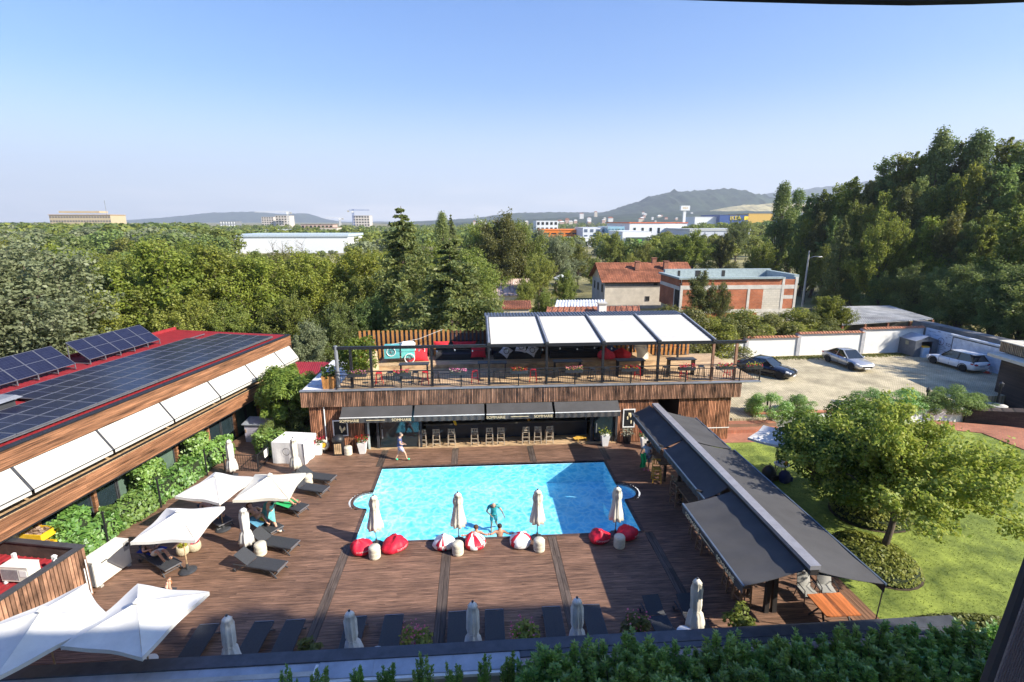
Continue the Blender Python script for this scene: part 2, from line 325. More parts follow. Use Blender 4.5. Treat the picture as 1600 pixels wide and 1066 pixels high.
M['cobble'] = brickmat('cobbles', (.54, .45, .31), (.43, .36, .25), (.24, .23, .11), .24, .18, .02, .9, .8, R(42), plane='XY', var=.3)
M['rbrick'] = brickmat('red_pavers', (.42, .17, .10), (.34, .13, .08), (.24, .15, .10), .21, .105, .012, .85, .5, 0, plane='XY')
M['soil'] = mat('soil', (.05, .035, .022), .95, var=.4, scale=5, bump=.6)

g = MB(); B_ = 9000; X0, X1, Y0, Y1 = -6.6, 8.3, 19.4, 27.1
for (a, b, c, d) in ((-B_, X0, -B_, B_), (X1, B_, -B_, B_), (X0, X1, -B_, Y0), (X0, X1, Y1, B_)): g.quad((a, c, -.3), (b, c, -.3), (b, d, -.3), (a, d, -.3))
structure('ground', g, M['earth'])
# deck: boards laid one by one round the pool
PX0, PX1, PY0, PY1 = -5.42, 7.15, 19.80, 26.70; AC = 23.25; AR = .78
FD = Vector((math.sin(R(10.6)), math.cos(R(10.6)), 0)); FN = Vector((FD.y, -FD.x, 0)); FB = Vector((-16.7, 25, 0))
def facx(y, off): return FB.x+(FN.x*off)+(y-FB.y-FN.y*off)*math.tan(R(10.6))
mb = MB(); sub = MB(); PIT = .142; y = 12.75; STR = (-5.62, -1.42, 3.1, 7.42)
while y < 36:
    ya, yb = y+.003, y+PIT-.004
    xl = -14.28 if y < 17.4 else facx(y, .25); xr = 12.72 if y < 28.95 else -9.9
    segs = [(xl, xr)]
    if PY0-.12 < y+PIT/2 < PY1+.12:
        dy = abs(y+PIT/2-AC); ex = math.sqrt(max(0, (AR+.12)**2-dy*dy))
        segs = [(xl, PX0-.12-ex), (PX1+.12+ex, xr)]
    else:
        cuts = [s for s in STR]; cur = xl; segs = []
        for s in cuts:
            if xl < s-.18 and s+.18 < xr: segs.append((cur, s-.19)); cur = s+.19
        segs.append((cur, xr))
    for a, b in segs:
        sub.quad((a, y, -.05), (b, y, -.05), (b, y+PIT, -.05), (a, y+PIT, -.05))
        x = a
        while x < b-.01:
            w = min(rnd.uniform(1.6, 4.2), b-x); w = b-x if b-x-w < .5 else w
            mb.box(x+.002, x+w-.002, ya, yb, -.035, rnd.uniform(-.002, .002)); x += w
    y += PIT
structure('deck', mb, M['deck']); structure('deck_joists', sub, M['deckdark'])
mb = MB()
for s in STR:
    for (a, b) in ((12.75, PY0-.12), (PY1+.12, 28.95)):
        for k in (-1, 1):
            yy = a
            while yy < b-.05:
                w = min(rnd.uniform(1.5, 3), b-yy); mb.box(s+k*.092-.085, s+k*.092+.085, yy+.002, yy+w-.002, -.04, .004); yy += w
        mb.box(s-.19, s+.19, a, b, -.06, -.045)
structure('deck_inlay_boards', mb, M['inlay'])
# pool
def wav(name):
    m = bpy.data.materials.new(name); m.use_nodes = True; t = m.node_tree; t.nodes.clear(); N = t.nodes.new; K = t.links.new
    o = N('ShaderNodeOutputMaterial'); tr = N('ShaderNodeBsdfTransparent'); gl = N('ShaderNodeBsdfGlossy'); gl.inputs['Roughness'].default_value = .06
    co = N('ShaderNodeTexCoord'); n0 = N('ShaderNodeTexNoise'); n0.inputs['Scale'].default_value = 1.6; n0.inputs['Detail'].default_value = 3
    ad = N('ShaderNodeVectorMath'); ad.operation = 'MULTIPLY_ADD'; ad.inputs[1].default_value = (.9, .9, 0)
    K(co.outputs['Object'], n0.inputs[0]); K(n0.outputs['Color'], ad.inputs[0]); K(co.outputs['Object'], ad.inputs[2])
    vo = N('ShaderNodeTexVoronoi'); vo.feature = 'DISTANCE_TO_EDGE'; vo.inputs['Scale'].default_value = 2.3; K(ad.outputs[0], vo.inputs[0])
    rp = N('ShaderNodeValToRGB'); e = rp.color_ramp.elements; e[0].position = 0; e[0].color = (1, 1, 1, 1); e[1].position = .36; e[1].color = (.34, .72, .89, 1)  # sunlight caustic net painted into the water's transparent tint
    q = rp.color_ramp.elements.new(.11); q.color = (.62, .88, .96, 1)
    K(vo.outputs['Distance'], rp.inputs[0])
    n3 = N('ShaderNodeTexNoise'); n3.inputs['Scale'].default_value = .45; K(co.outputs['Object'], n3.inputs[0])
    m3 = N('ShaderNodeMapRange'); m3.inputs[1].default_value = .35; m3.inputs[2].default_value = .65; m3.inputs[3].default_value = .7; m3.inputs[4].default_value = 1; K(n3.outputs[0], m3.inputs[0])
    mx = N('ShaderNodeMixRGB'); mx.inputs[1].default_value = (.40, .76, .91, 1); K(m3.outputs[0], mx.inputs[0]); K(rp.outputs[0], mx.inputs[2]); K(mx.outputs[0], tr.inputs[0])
    n2 = N('ShaderNodeTexNoise'); n2.inputs['Scale'].default_value = 5; n2.inputs['Detail'].default_value = 3; K(co.outputs['Object'], n2.inputs[0])
    bp = N('ShaderNodeBump'); bp.inputs['Strength'].default_value = .5; bp.inputs['Distance'].default_value = .06; K(n2.outputs[0], bp.inputs['Height']); K(bp.outputs[0], gl.inputs['Normal'])
    lw = N('ShaderNodeLayerWeight'); K(bp.outputs[0], lw.inputs['Normal']); pw = N('ShaderNodeMath'); pw.operation = 'POWER'; pw.inputs[1].default_value = 4; K(lw.outputs['Facing'], pw.inputs[0]); fr = N('ShaderNodeMath'); fr.operation = 'MULTIPLY_ADD'; fr.inputs[1].default_value = .75; fr.inputs[2].default_value = .02; K(pw.outputs[0], fr.inputs[0])
    mi = N('ShaderNodeMixShader'); K(fr.outputs[0], mi.inputs[0]); K(tr.outputs[0], mi.inputs[1]); K(gl.outputs[0], mi.inputs[2]); K(mi.outputs[0], o.inputs[0]); return m
M['water'] = wav('pool_water')
M['pool'] = mat('pool_liner', (.50, .84, .93), .6, var=.05, scale=1)
M['poolrim'] = mat('pool_rim', (.55, .78, .86), .5, var=.05)
arcL = [(PX0-AR*math.sin(a), AC+AR*math.cos(a)) for a in np.linspace(PI, 0, 15)]
arcR = [(PX1+AR*math.sin(a), AC+AR*math.cos(a)) for a in np.linspace(0, PI, 15)]
outl = [(PX0, PY0)]+arcL+[(PX0, PY1), (PX1, PY1)]+arcR+[(PX1, PY0)]
mb = MB(); n = len(outl)
for i in range(n):
    a, b = outl[i], outl[(i+1) % n]; mb.quad((*a, -1.35), (*b, -1.35), (*b, -.13), (*a, -.13)); mb.quad((*a, -.13), (*b, -.13), (*b, -.01), (*a, -.01), m=1)
mb.quad((PX0, PY0, -1.3), (PX1, PY0, -1.3), (PX1, PY1, -1.3), (PX0, PY1, -1.3))
for arc in (arcL, arcR):
    cx = PX0 if arc is arcL else PX1
    for k, (z, f) in enumerate(((-.30, 1.0), (-.55, 1.45), (-.8, 1.9))):
        poly = [(cx+(x-cx)*f, AC+(y-AC)*f) for x, y in arc] if k == 0 else [(cx-(x-cx)*(f-1)*1.1, AC+(y-AC)*f*.85) for x, y in arc]
        mb.prism(poly if k == 0 else poly[::-1], -1.29, z)
structure('pool_basin', mb, [M['pool'], M['poolrim']])
w = MB(); w.quad(*[(x, y, -.12) for x, y in outl][::-1])
o = structure('pool_water', w, M['water'])
mb = MB()
def offs(p, q, d): return
for i in range(n):
    a, b = Vector((*outl[i], 0)), Vector((*outl[(i+1) % n], 0)); dr = (b-a).normalized(); nn = Vector((-dr.y, dr.x, 0))
    mb.hexa([a+Vector((0, 0, -.1)), b+Vector((0, 0, -.1)), b+nn*.14+Vector((0, 0, -.1)), a+nn*.14+Vector((0, 0, -.1))][::-1], [a+Vector((0, 0, .008)), b+Vector((0, 0, .008)), b+nn*.14+Vector((0, 0, .008)), a+nn*.14+Vector((0, 0, .008))][::-1])
structure('pool_edging', mb, mat('edging_wood', (.085, .052, .042), .6, var=.4, scale=4, bump=.2))
# lawn, path, parking, steps
mb = MB(); mb.quad((12.72, 11, -.02), (34, 11, -.02), (40, 30.0, -.02), (12.72, 28.6, -.02)); structure('lawn', mb, M['lawn'])
mb = MB(); mb.box(13.4, 19.6, 28.55, 29.9, -.2, .02); mb.box(13.4, 19.6, 29.9, 30.35, -.2, .24); mb.box(13.4, 19.6, 30.35, 30.9, -.2, .46)
mb.hexa([(30, 29.9, -.2), (36.6, 27.2, -.2), (37.5, 29, -.2), (31, 31.2, -.2)], [(30, 29.9, .03), (36.6, 27.2, .03), (37.5, 29, .03), (31, 31.2, .03)])
mb.hexa([(32.6, 28.8, -.2), (33.0, 22, -.2), (35.2, 22, -.2), (35, 28, -.2)], [(32.6, 28.8, .026), (33.0, 22, .026), (35.2, 22, .026), (35, 28, .026)])
structure('brick_path', mb, M['rbrick'])
mb = MB(); mb.prism([(15.65, 30.9), (19.6, 30.9), (19.6, 31.9), (36.5, 31.9), (38, 34), (52, 34), (52, 49), (9, 49), (9, 38), (15.65, 38)], -.25, .6); structure('car_park', mb, M['cobble'])
# the same cobbles, real stones where they are large enough to count
# ---------------------------------------------------------------- hills
M['hill'] = mat('wooded_hill', (.022, .036, .020), .95, var=.4, scale=.012, bump=1, bscale=.06, col2=(.038, .052, .026))
M['hay'] = mat('hay_field', (.50, .42, .20), .95, var=.2, scale=.01)
def hill(name, prof, Y, run, m, base=0, rows=10, jit=.03, seed=1):
    g = np.random.RandomState(seed); P = [atY(x, y, Y) for x, y in prof]; xs = np.array([p.x for p in P]); zs = np.array([p.z for p in P])
    nx = 130; X = np.linspace(xs[0], xs[-1], nx); Z = np.interp(X, xs, zs); k = np.ones(5)/5; Z = np.convolve(np.pad(Z, 2, 'edge'), k, 'valid')
    Z = Z+g.normal(size=nx)*jit*(Z.max()-Z.min())*.3; V = []
    for j in range(rows+1):
        t = j/rows; f = math.sin(t*PI/2)**1.15; V += [(X[i]*(1-(1-t)*run/Y*.3), Y-run*(1-t), base+(Z[i]-base)*f*(1+(g.normal()*jit if 0 < j < rows else 0))) for i in range(nx)]
    V += [(X[i]*1.05, Y+run*.6, base-5) for i in range(nx)]
    mb = MB(); mb.add(V, [(j*nx+i, j*nx+i+1, (j+1)*nx+i+1, (j+1)*nx+i) for j in range(rows+1) for i in range(nx-1)])
    return structure(name, mb, m, smooth=True)
hill('mountain', [(150, 350), (200, 345), (250, 341), (290, 338), (330, 333), (400, 331), (440, 335), (480, 333), (510, 343), (540, 347), (600, 346), (660, 350)], 6500, 900, M['hill'], seed=2)
hill('low_ridge', [(560, 352), (650, 346), (740, 341), (800, 333), (860, 332), (940, 332), (1000, 340), (1080, 349)], 3600, 700, M['hill'], seed=3)
hill('wooded_mountain', [(880, 349), (950, 330), (985, 319), (1020, 306), (1050, 300), (1090, 299), (1140, 296), (1165, 305), (1180, 308), (1230, 316), (1320, 340)], 3200, 900, M['hill'], seed=4)
hill('far_ridge', [(1100, 330), (1180, 307), (1230, 300), (1290, 292), (1360, 283), (1430, 280), (1500, 262), (1560, 224), (1600, 221), (1700, 240), (1800, 330)], 5200, 1300, M['hill'], seed=5)
hill('hay_hillside', [(1090, 342), (1110, 329), (1150, 322), (1200, 319), (1260, 318), (1330, 330)], 2400, 520, M['hay'], seed=6)
hill('foothills', [(640, 352), (760, 345), (840, 342), (930, 338), (1000, 333), (1100, 331), (1180, 332), (1260, 335), (1330, 350)], 2300, 1300, M['hill'], seed=7)
# ================================================================ FRONT WALL
wall = thing('boundary_wall', 'low grey wall with zinc and dark capping along the near edge of the deck', 'wall', (0, 12.5, 0))
b = MB(); b.box(-17, 15, -.35, .38, -.3, 1.04); b.box(-17, 15, .38, .44, -.3, .98); b.build('wall', M['conc'], wall)
b = MB(); b.box(-17, 15, .06, .48, 1.04, 1.11); b.box(1.1, 15, -.16, .06, 1.04, 1.09); b.build('dark_capping', mat('dark_capping', (.075, .08, .095), .5, .2, var=.15), wall)
b = MB(); b.box(1.1, 15, -.42, -.16, .98, 1.05); b.build('stone_edge', mat('pinkish_stone', (.36, .29, .27), .85, var=.2, scale=6, bump=.3), wall)
xs = [-17, -14.6, -12.75, -10.4, -9.62, -7.95, -6.35, -4.66]
for a, c in zip(xs, xs[1:]):
    b = MB(); b.hexa([(a+.004, -1.02, .93), (c-.004, -1.02, .93), (c-.004, .055, 1.04), (a+.004, .055, 1.04)], [(a+.004, -1.02, .955), (c-.004, -1.02, .955), (c-.004, .055, 1.065), (a+.004, .055, 1.065)]); b.box(a+.004, c-.004, -1.04, -1.021, .85, .96); b.build('coping_sheet', M['flash'], wall)
for a, c in zip([-4.65, -3.1, -.85, 1.09][:-1], [-3.1, -.85, 1.09]):
    b = MB(); b.hexa([(a+.004, -.46, 1.0), (c-.004, -.46, 1.0), (c-.004, .055, 1.05), (a+.004, .055, 1.05)], [(a+.004, -.46, 1.03), (c-.004, -.46, 1.03), (c-.004, .055, 1.08), (a+.004, .055, 1.08)]); b.build('coping_sheet', M['flash'], wall)
b = MB(); b.box(-4.65, 1.09, -.56, -.462, .9, 1.0); b.box(-4.75, -4.66, -.6, .05, .95, 1.06); b.build('white_edging', M['white'], wall)
# ================================================================ LEFT BUILDING (local: x out of the facade, y along it)
LB = thing('restaurant_building', 'long building clad in russet boards with red sheet roof and cream awnings', 'building', FB, -R(10.6))
b = MB(); b.box(-9, -.12, -11, 13.4, -.3, 2.9); b.box(-9, .08, -11, 13.5, 2.9, 4.4); b.build('wall', M['dark'], LB)
def slats(name, m, parent, x, y0, y1, z0, z1, pitch, gap=.012, th=.02, axis='y'):
    b = MB(); z = z0
    while z < z1-.02:
        y = y0
        while y < y1-.05:
            w = min(rnd.uniform(2.5, 4.5), y1-y); w = y1-y if y1-y-w < .6 else w
            if axis == 'y': b.box(x, x+th, y+.002, y+w-.002, z, z+pitch-gap)
            else: b.box(y+.002, y+w-.002, x, x+th, z, z+pitch-gap)
            y += w
        z += pitch
    o = b.build(name, m, parent, kind='stuff'); return o
b = MB(); b.box(.2, .78, -11, 12.6, 2.16, 2.93); b.box(.05, .28, -11, 13.6, 4.42, 5.14); b.box(-9, .28, 13.4, 13.6, 2.9, 5.14); b.build('fascia_backing', mat('fascia_backing', (.045, .024, .016), .8), LB)
slats('lower_fascia_boards', M['rwood'], LB, .781, -11, 12.6, 2.14, 2.93, .088)
slats('upper_fascia_boards', M['rwood'], LB, .281, -11, 13.6, 4.42, 5.14, .08)
slats('end_wall_boards', M['rwood'], LB, 13.601, -9, .28, 2.9, 5.14, .08, axis='x')
b = MB(); b.box(-.1, .83, -11, 12.65, 2.931, 2.985); b.build('ledge', M['lwood'], LB)
b = MB(); b.box(.74, .86, -11, 12.65, 2.986, 3.03); b.box(.02, .34, -11, 13.66, 5.141, 5.20); b.box(-9, .02, 13.5, 13.66, 5.141, 5.20); b.box(.78, .84, -11, 12.6, 2.09, 2.135); b.build('roof_trim', M['black'], LB)
sep = [-11, -7.75, -6.15, -2.62, .95, 4.5, 8.0, 11.35]; sep = [-9.7, -6.15, -2.62, .95, 4.5, 8.0, 11.3, 13.3]
for a, c in zip(sep, sep[1:]):
    b = MB(); q = [(.98, a+.06, 3.53), (.98, c-.06, 3.53), (.32, c-.06, 4.40), (.32, a+.06, 4.40)]; b.slab(q, .02)
    aw = b.build('awning', M['awn'], LB)
    b = MB(); b.box(.985, 1.0, a+.06, c-.06, 3.36, 3.49); b.build('valance', M['awn'], aw)
    b = MB(); b.box(.97, 1.01, a+.04, c-.04, 3.495, 3.525); b.beam((.95, a+.02, 3.5), (.3, a+.02, 4.4), .04, .05); b.beam((.95, c-.02, 3.5), (.3, c-.02, 4.4), .04, .05); b.build('awning_frame', M['charcoal'], aw)
b = MB(); b.hexa([(-9, -11, 5.30), (.02, -11, 5.10), (.02, 13.5, 5.10), (-9, 13.5, 5.30)], [(-9, -11, 5.34), (.02, -11, 5.15), (.02, 13.5, 5.15), (-9, 13.5, 5.34)]); rf = b.build('roof', M['redroof'], LB)
b = MB(); y = -10.9
while y < 13.4: b.hexa([(-9, y, 5.335), (.0, y, 5.145), (.0, y+.09, 5.145), (-9, y+.09, 5.335)], [(-9, y+.02, 5.38), (.0, y+.02, 5.19), (.0, y+.07, 5.19), (-9, y+.07, 5.38)]); y += .25
b.build('roof_ribs', M['redroof'], rf, kind='stuff')
b = MB(); [b.box(-9.05, -8.9, -11, 13.6, 5.3, 5.55)]; b.build('rear_parapet', M['redroof'], LB)
# glazed front
y = -10.4; k = 0
while y < 12.6:
    b = MB(); b.box(-.1, .1, y-.07, y+.07, 0, 2.14); b.build('post', M['rwood'], LB)
    for j, (a, c) in enumerate(((y+.09, y+1.2), (y+1.24, y+2.36))):
        b = MB(); b.box(-.1, -.08, a+.05, c-.05, .08, 2.06); pn = b.build('glass_pane', [M['glass'], M['curtain'], M['glass2'], M['curtain'], M['glass2'], M['glass'], M['glass'], M['glass2']][(k*2+j+rnd.randint(0, 1)) % 8], LB)
        b = MB(); [b.box(-.12, -.03, p, q, 0, 2.14) for p, q in ((a, a+.06), (c-.06, c))]; b.box(-.12, -.03, a+.06, c-.06, 2.06, 2.14); b.box(-.12, -.03, a+.06, c-.06, 0, .08); b.build('pane_frame', M['charcoal'], pn)
    y += 2.45; k += 1
M['cell'] = brickmat('solar_cells', (.012, .014, .035), (.016, .019, .045), (.06, .065, .09), .17, .17, .004, .25, 0, 0, 0., 'XY', .1)
M['frame_al'] = mat('panel_frame', (.22, .225, .25), .5, .6)
def panel_mesh(w, h):
    b = MB(); b.box(.02, w-.02, .02, h-.02, .0, .028, 0)
    for (a, c, d, e) in ((0, w, 0, .022), (0, w, h-.022, h), (0, .022, .022, h-.022), (w-.022, w, .022, h-.022)): b.box(a, c, d, e, -.01, .036, 1)
    b.box(w/2-.012, w/2+.012, .022, h-.022, .028, .031, 1) if w > h else b.box(.022, w-.022, h/2-.012, h/2+.012, .028, .031, 1)
    return b.mesh('solar_panel', [M['cell'], M['frame_al']])
pmL = panel_mesh(1.03, 1.72); pmP = panel_mesh(1.66, 1.03)
def LP(off, s, z=0): return FB+FN*off+FD*s+Vector((0, 0, z))
SA = thing('solar_array', 'long flat array of dark solar panels covering the red roof', 'solar panels', LP(-.15, 0, 5.36), -R(10.6))
SA.rotation_euler = (0, R(1.25), -R(10.6))
for i in range(12):
    for j in range(5):
        if i in (8,) and j == 3: continue
        if i == 0 and j > 3: continue
        link('solar_panel', pmL, SA, (-1.05*(j+1), 12.1-1.745*(i+1), 0))
b = MB()
for j in range(6): b.beam((-1.05*j-.03, -9, -.06), (-1.05*j-.03, 12.1, -.06), .04, .06)
b.build('mounting_rail', M['frame_al'], SA)
for nm, s0, nn in (('far', 3.95, 5), ('near', -2.1, 5)):
    T = thing('solar_array', {'far': 'raised tilted solar panel row farther along the red roof', 'near': 'raised tilted solar panel row cut by the left picture edge'}[nm], 'solar panels', LP(-6.45, s0, 5.5), -R(10.6))
    for k in range(nn):
        o = link('solar_panel', pmP, T, (0, 1.045*(k+1) if 0 else 1.045*k, .12)); o.rotation_euler = (0, R(180+36), 0)
        o.rotation_euler = (0, R(36), PI); o.location = (-.0, 1.045*(k+1), .12); o.rotation_euler = Matrix(((-math.cos(R(36)), 0, math.sin(R(36))), (0, 1, 0), (-0, 0, 1))).to_euler(); 
        o.matrix_local = Matrix(((-math.cos(R(36)), 0, math.sin(R(36)), 0), (0, -1, 0, 1.045*(k+1)), (math.sin(R(36)), 0, math.cos(R(36)), .12), (0, 0, 0, 1)))
    b = MB()
    for k in range(nn+1):
        yy = min(max(1.045*k, .05), 1.045*nn-.05); b.beam((-1.3, yy, -.15), (-1.3, yy, 1.0), .04, .04); b.beam((0, yy, -.15), (0, yy, .1), .04, .04); b.beam((0, yy, -.1), (-1.3, yy, -.1), .04, .04)
    b.build('support_frame', M['frame_al'], T)
V = thing('roof_vent', 'dark raised roof vent hood among the flat solar panels', 'vent', LP(-3.75, -3.0, 5.35), -R(10.6))
b = MB(); b.box(-.35, .35, -.35, .35, -.1, .35); b.build('vent_duct', M['charcoal'], V); b = MB(); b.hexa([(-.55, -.55, .42), (.55, -.55, .42), (.55, .55, .42), (-.55, .55, .42)], [(-.4, -.4, .55), (.4, -.4, .55), (.4, .4, .55), (-.4, .4, .55)]); [b.box(x-.02, x+.02, yy-.02, yy+.02, .35, .42) for x in (-.3, .3) for yy in (-.3, .3)]; b.build('vent_hood', M['greymetal'], V)
# ---------------------------------------------------------------- small building in the near left corner
UB = thing('utility_building', 'small brown slatted building with parapet and sunken red roof in near left corner', 'building', (-14.3, 17.35, 0), -R(12))
b = MB(); b.box(-6, -.06, -8, -.06, -.3, 1.4); b.build('wall', M['dark'], UB)
b = MB(); b.box(-6, -.2, -8, -.2, 1.4, 1.45); [b.box(-6+k*.28, -5.94+k*.28, -8, -.2, 1.451, 1.48) for k in range(21)]; b.build('roof', M['redroof'], UB)
b = MB(); b.box(-6, -.03, -.16, -.03, -.3, 1.96); b.box(-.16, -.03, -8, -.161, -.3, 1.96); b.build('parapet', mat('parapet_board', (.07, .05, .042), .8, var=.3), UB)
b = MB(); y = -8
while y < 0: b.box(-.029, .012, y+.01, y+.105, 0, 1.95); y += .125
x = -6
while x < -.05: b.box(x+.01, x+.105, -.029, .012, 0, 1.95); x += .125
b.build('wall_battens', M['batten'], UB, kind='stuff')
b = MB(); b.box(-6, .04, -.2, .04, 1.961, 2.02); b.box(-.2, .04, -8, -.201, 1.961, 2.02); b.build('parapet_capping', M['charcoal'], UB)
b = MB(); b.tube([(.05, -.1, .1), (.05, -.1, 1.5)], .02); b.tube([(.06, -.2, .1), (.06, -.2, 1.2)], .02); b.build('drain_pipe', M['white'], UB)
def ac_unit(label, loc, rz, w, d, h, group=None, big=False):
    t = thing('air_conditioner', label, 'air conditioner', loc, rz); W = M['white']
    b = MB(); b.box(-w/2, w/2, -d/2, d/2, .08, h); b.box(-w/2-.01, w/2+.01, -d/2-.01, d/2+.01, h, h+.02); b.build('casing', mat('ac_casing', (.66, .63, .55), .5, var=.06), t)
    b = MB(); [b.box(-w/2+.06+i*.05, -w/2+.085+i*.05, -d/2-.014, -d/2-.001, .15, h-.08) for i in range(int((w*.62)/.05))]; b.build('grille', M['greymetal'], t)
    b = MB(); b.box(w*.2, w/2-.04, -d/2-.012, -d/2-.001, h*.45, h-.1); b.build('service_panel', M['white'], t)
    b = MB(); b.box(-w/2+.1, -w/2+.16, -d/2-.05, d/2+.1, -.0, .08); b.box(w/2-.16, w/2-.1, -d/2-.05, d/2+.1, .0, .08); b.build('foot', M['white'], t)
    return t
ac = ac_unit('cream air conditioner standing on the sunken red roof of the small building', (-15.62, 16.3, 1.48), R(-8), 1.0, .42, .62)
b = MB(); b.tube([(.5, 0, .3), (.75, .1, .28), (.9, .3, .5), (1.0, .4, .7)], .018); b.build('pipe', M['white'], ac); b = MB(); [b.box(x-.05, x+.05, .45, .55, 0, .62) for x in (-.75, .75)]; b.build('wall_bracket', M['white'], ac)
t = thing('air_conditioner', 'large cream heat pump on the deck beside the small brown building', 'air conditioner', (-14.42, 18.35, 0), R(79.4-2))
b = MB(); b.box(-.75, .75, -.28, .28, .08, 1.1); b.box(-.77, .77, -.30, .30, 1.1, 1.13); b.build('casing', MATS['ac_casing'], t)
b = MB(); [b.box(-.772, -.751, -.25+i*.06, -.215+i*.06, .12, 1.05) for i in range(9)]; b.build('grille', M['greymetal'], t)
b = MB(); b.box(.52, .75, -.30, -.281, .72, 1.08); b.build('corner_plate', mat('ac_grey', (.30, .29, .28), .6), t); b = MB(); b.lathe([(.08, 0), (.08, .02)], 12, (0, 0, 0)); o = b.build('dial', M['charcoal'], t); o.location = (.66, -.302, .95); o.rotation_euler = (R(90), 0, 0)
b = MB(); b.box(-.45, -.2, -.292, -.281, .88, .92); b.build('badge', M['charcoal'], t); b = MB(); [b.box(x-.06, x+.06, -.34, .34, 0, .08) for x in (-.6, .6)]; b.build('foot', M['conc'], t)
# ================================================================ BAR BUILDING
BB = thing('bar_building', 'single storey bar clad in brown battens with black awnings and a terrace on its roof', 'building', (0, 0, 0))
BX0, BX1, BY = -9.9, 15.62, 29.05
b = MB(); b.box(BX0, -6.75, BY+.06, 36, -.3, 2.84); b.box(8.55, 11.05, BY+.06, 36, -.3, 2.84); b.box(12.35, BX1, BY+.06, 36, -.3, 2.84); b.box(-6.75, 12.35, 33.5, 36, -.3, 2.84); b.build('wall', mat('wall_backing', (.04, .022, .015), .8), BB)
def battens(nm, x0, x1, y, z0, z1, pitch=.1, w=.06, axis='x', face=-1, parent=BB, m='batten'):
    b = MB(); x = x0
    while x < x1-w:
        d = rnd.uniform(.03, .045)
        if axis == 'x': b.box(x, x+w, y-d if face < 0 else y, y if face < 0 else y+d, z0, z1)
        else: b.box(y if face > 0 else y-d, y+d if face > 0 else y, x, x+w, z0, z1)
        x += pitch
    return b.build(nm, M[m], parent, kind='stuff')
M['rbatten'] = mat('red_brown_batten', (.22, .085, .045), .6, var=.5, scale=2.5, island=.45, stretch=(1, 1, .4), bump=.3, col2=(.33, .15, .08))
battens('wall_battens', BX0, -6.75, BY+.058, .03, 2.84, m='rbatten'); battens('wall_battens', 8.55, 11.05, BY+.058, .03, 2.84, m='rbatten'); battens('wall_battens', 12.35, BX1, BY+.058, .03, 2.84, m='rbatten')
battens('wall_battens', BY+.06, 36, BX1, .03, 2.84, axis='y', face=1, m='rbatten'); battens('wall_battens', BY+.06, 36, BX0, .03, 2.84, axis='y', face=-1, m='rbatten')
b = MB(); b.box(12.35, BX1+.06, BY-.0, BY+.016, .78, .83); b.build('trim_strip', M['white'], BB)
b = MB(); b.box(-10.25, 16.1, 28.93, 35.9, 2.86, 3.80); b.build('roof_slab', M['charcoal'], BB)
battens('fascia_battens', -10.27, 16.12, 28.928, 2.85, 3.80, pitch=.098, w=.06); battens('fascia_battens', 28.93, 35.9, 16.101, 2.85, 3.80, axis='y', face=1); battens('fascia_battens', 28.93, 35.9, -10.251, 2.85, 3.80, axis='y', face=-1)
b = MB(); b.box(-10.3, 17.3, 28.84, 29.12, 3.801, 3.86); b.build('roof_edge', M['greymetal'], BB)
b = MB(); b.box(-6.75, 8.55, BY-.02, 33.5, -.25, .07); b.build('bar_floor', M['lwood'], BB)
b = MB(); b.box(-6.75, 8.55, 33.3, 33.49, .07, 2.84); b.build('back_wall', mat('bar_back_wall', (.10, .10, .085), .8, var=.3), BB)
for q in ((-6.75, -6.6, BY-.02, BY+.12, .07, 2.84), (-3.55, -3.42, BY+.0, BY+.12, .071, 2.84), (-6.1, -5.95, BY+.01, BY+.13, .071, 2.84), (8.4, 8.55, BY-.02, BY+.12, .07, 2.84), (6.9, 7.05, 29.2, 29.5, .071, 2.5)): MB().box(*q).build('door_frame', M['charcoal'], BB)
for x0, x1 in ((-5.9, -3.6), (7.1, 8.35)):
    b = MB(); b.box(x0, x1, BY+.07, BY+.09, .1, 2.7); gp = b.build('glass_door', M['glass'], BB); b = MB(); b.box(x0+.1, x0+.16, BY+.0, BY+.05, .7, 1.3); b.build('handle', M['greymetal'], gp)
b = MB(); b.box(-6.62, -6.5, BY-.05, BY-.021, .07, 2.5); b.build('white_jamb', mat('pale_jamb', (.45, .52, .5), .5), BB)
# counter
ct = MB(); ct.box(-3.3, 6.9, 30.25, 30.75, .071, 1.08); ct.build('bar_counter', mat('navy_counter', (.02, .032, .05), .4, var=.2, scale=1), BB)
ct = MB(); ct.box(-3.4, 7.0, 29.95, 30.85, 1.081, 1.14); ct.build('counter_top', mat('counter_top', (.07, .066, .058), .45), BB)
b = MB(); [b.box(x-.05, x+.05, 30.05, 30.15, 1.141, 2.84) for x in (-3.2, .2, 3.4, 6.8)]; b.build('bar_post', M['charcoal'], BB)
b = MB(); 
for x in np.arange(-2.6, 6.8, .23): b.lathe([(.04, 0), (.042, .2), (.015, .26), (.015, .32)], 6, (x, 33.0, 1.3+rnd.choice((0, .5))))
b.box(-3, 6.9, 32.85, 33.29, 1.24, 1.299); b.box(-3, 6.9, 32.85, 33.29, 1.75, 1.799); b.build('bottle_shelf', mat('bottles', (.12, .10, .05), .2, island=.5), BB, kind='stuff')
def frame_pic(x0, x1, z0, z1, y, seed):
    b = MB(); [b.box(*q) for q in ((x0, x1, y-.05, y, z0, z0+.06), (x0, x1, y-.05, y, z1-.06, z1), (x0, x0+.06, y-.05, y, z0+.06, z1-.06), (x1-.06, x1, y-.05, y, z0+.06, z1-.06))]; f = b.build('poster_frame', M['white'], BB)
    b = MB(); b.box(x0+.06, x1-.06, y-.02, y, z0+.06, z1-.06); b.build('poster', M['black'], f)
    b = MB(); g = random.Random(seed); [b.lathe([(.03+g.random()*.03, 0), (.05, .12), (.02, .2)], 6, (g.uniform(x0+.2, x1-.2), y-.026, g.uniform(z0+.2, z1-.4))) for _ in range(5)]; b.build('poster_print', M['gold'], f)
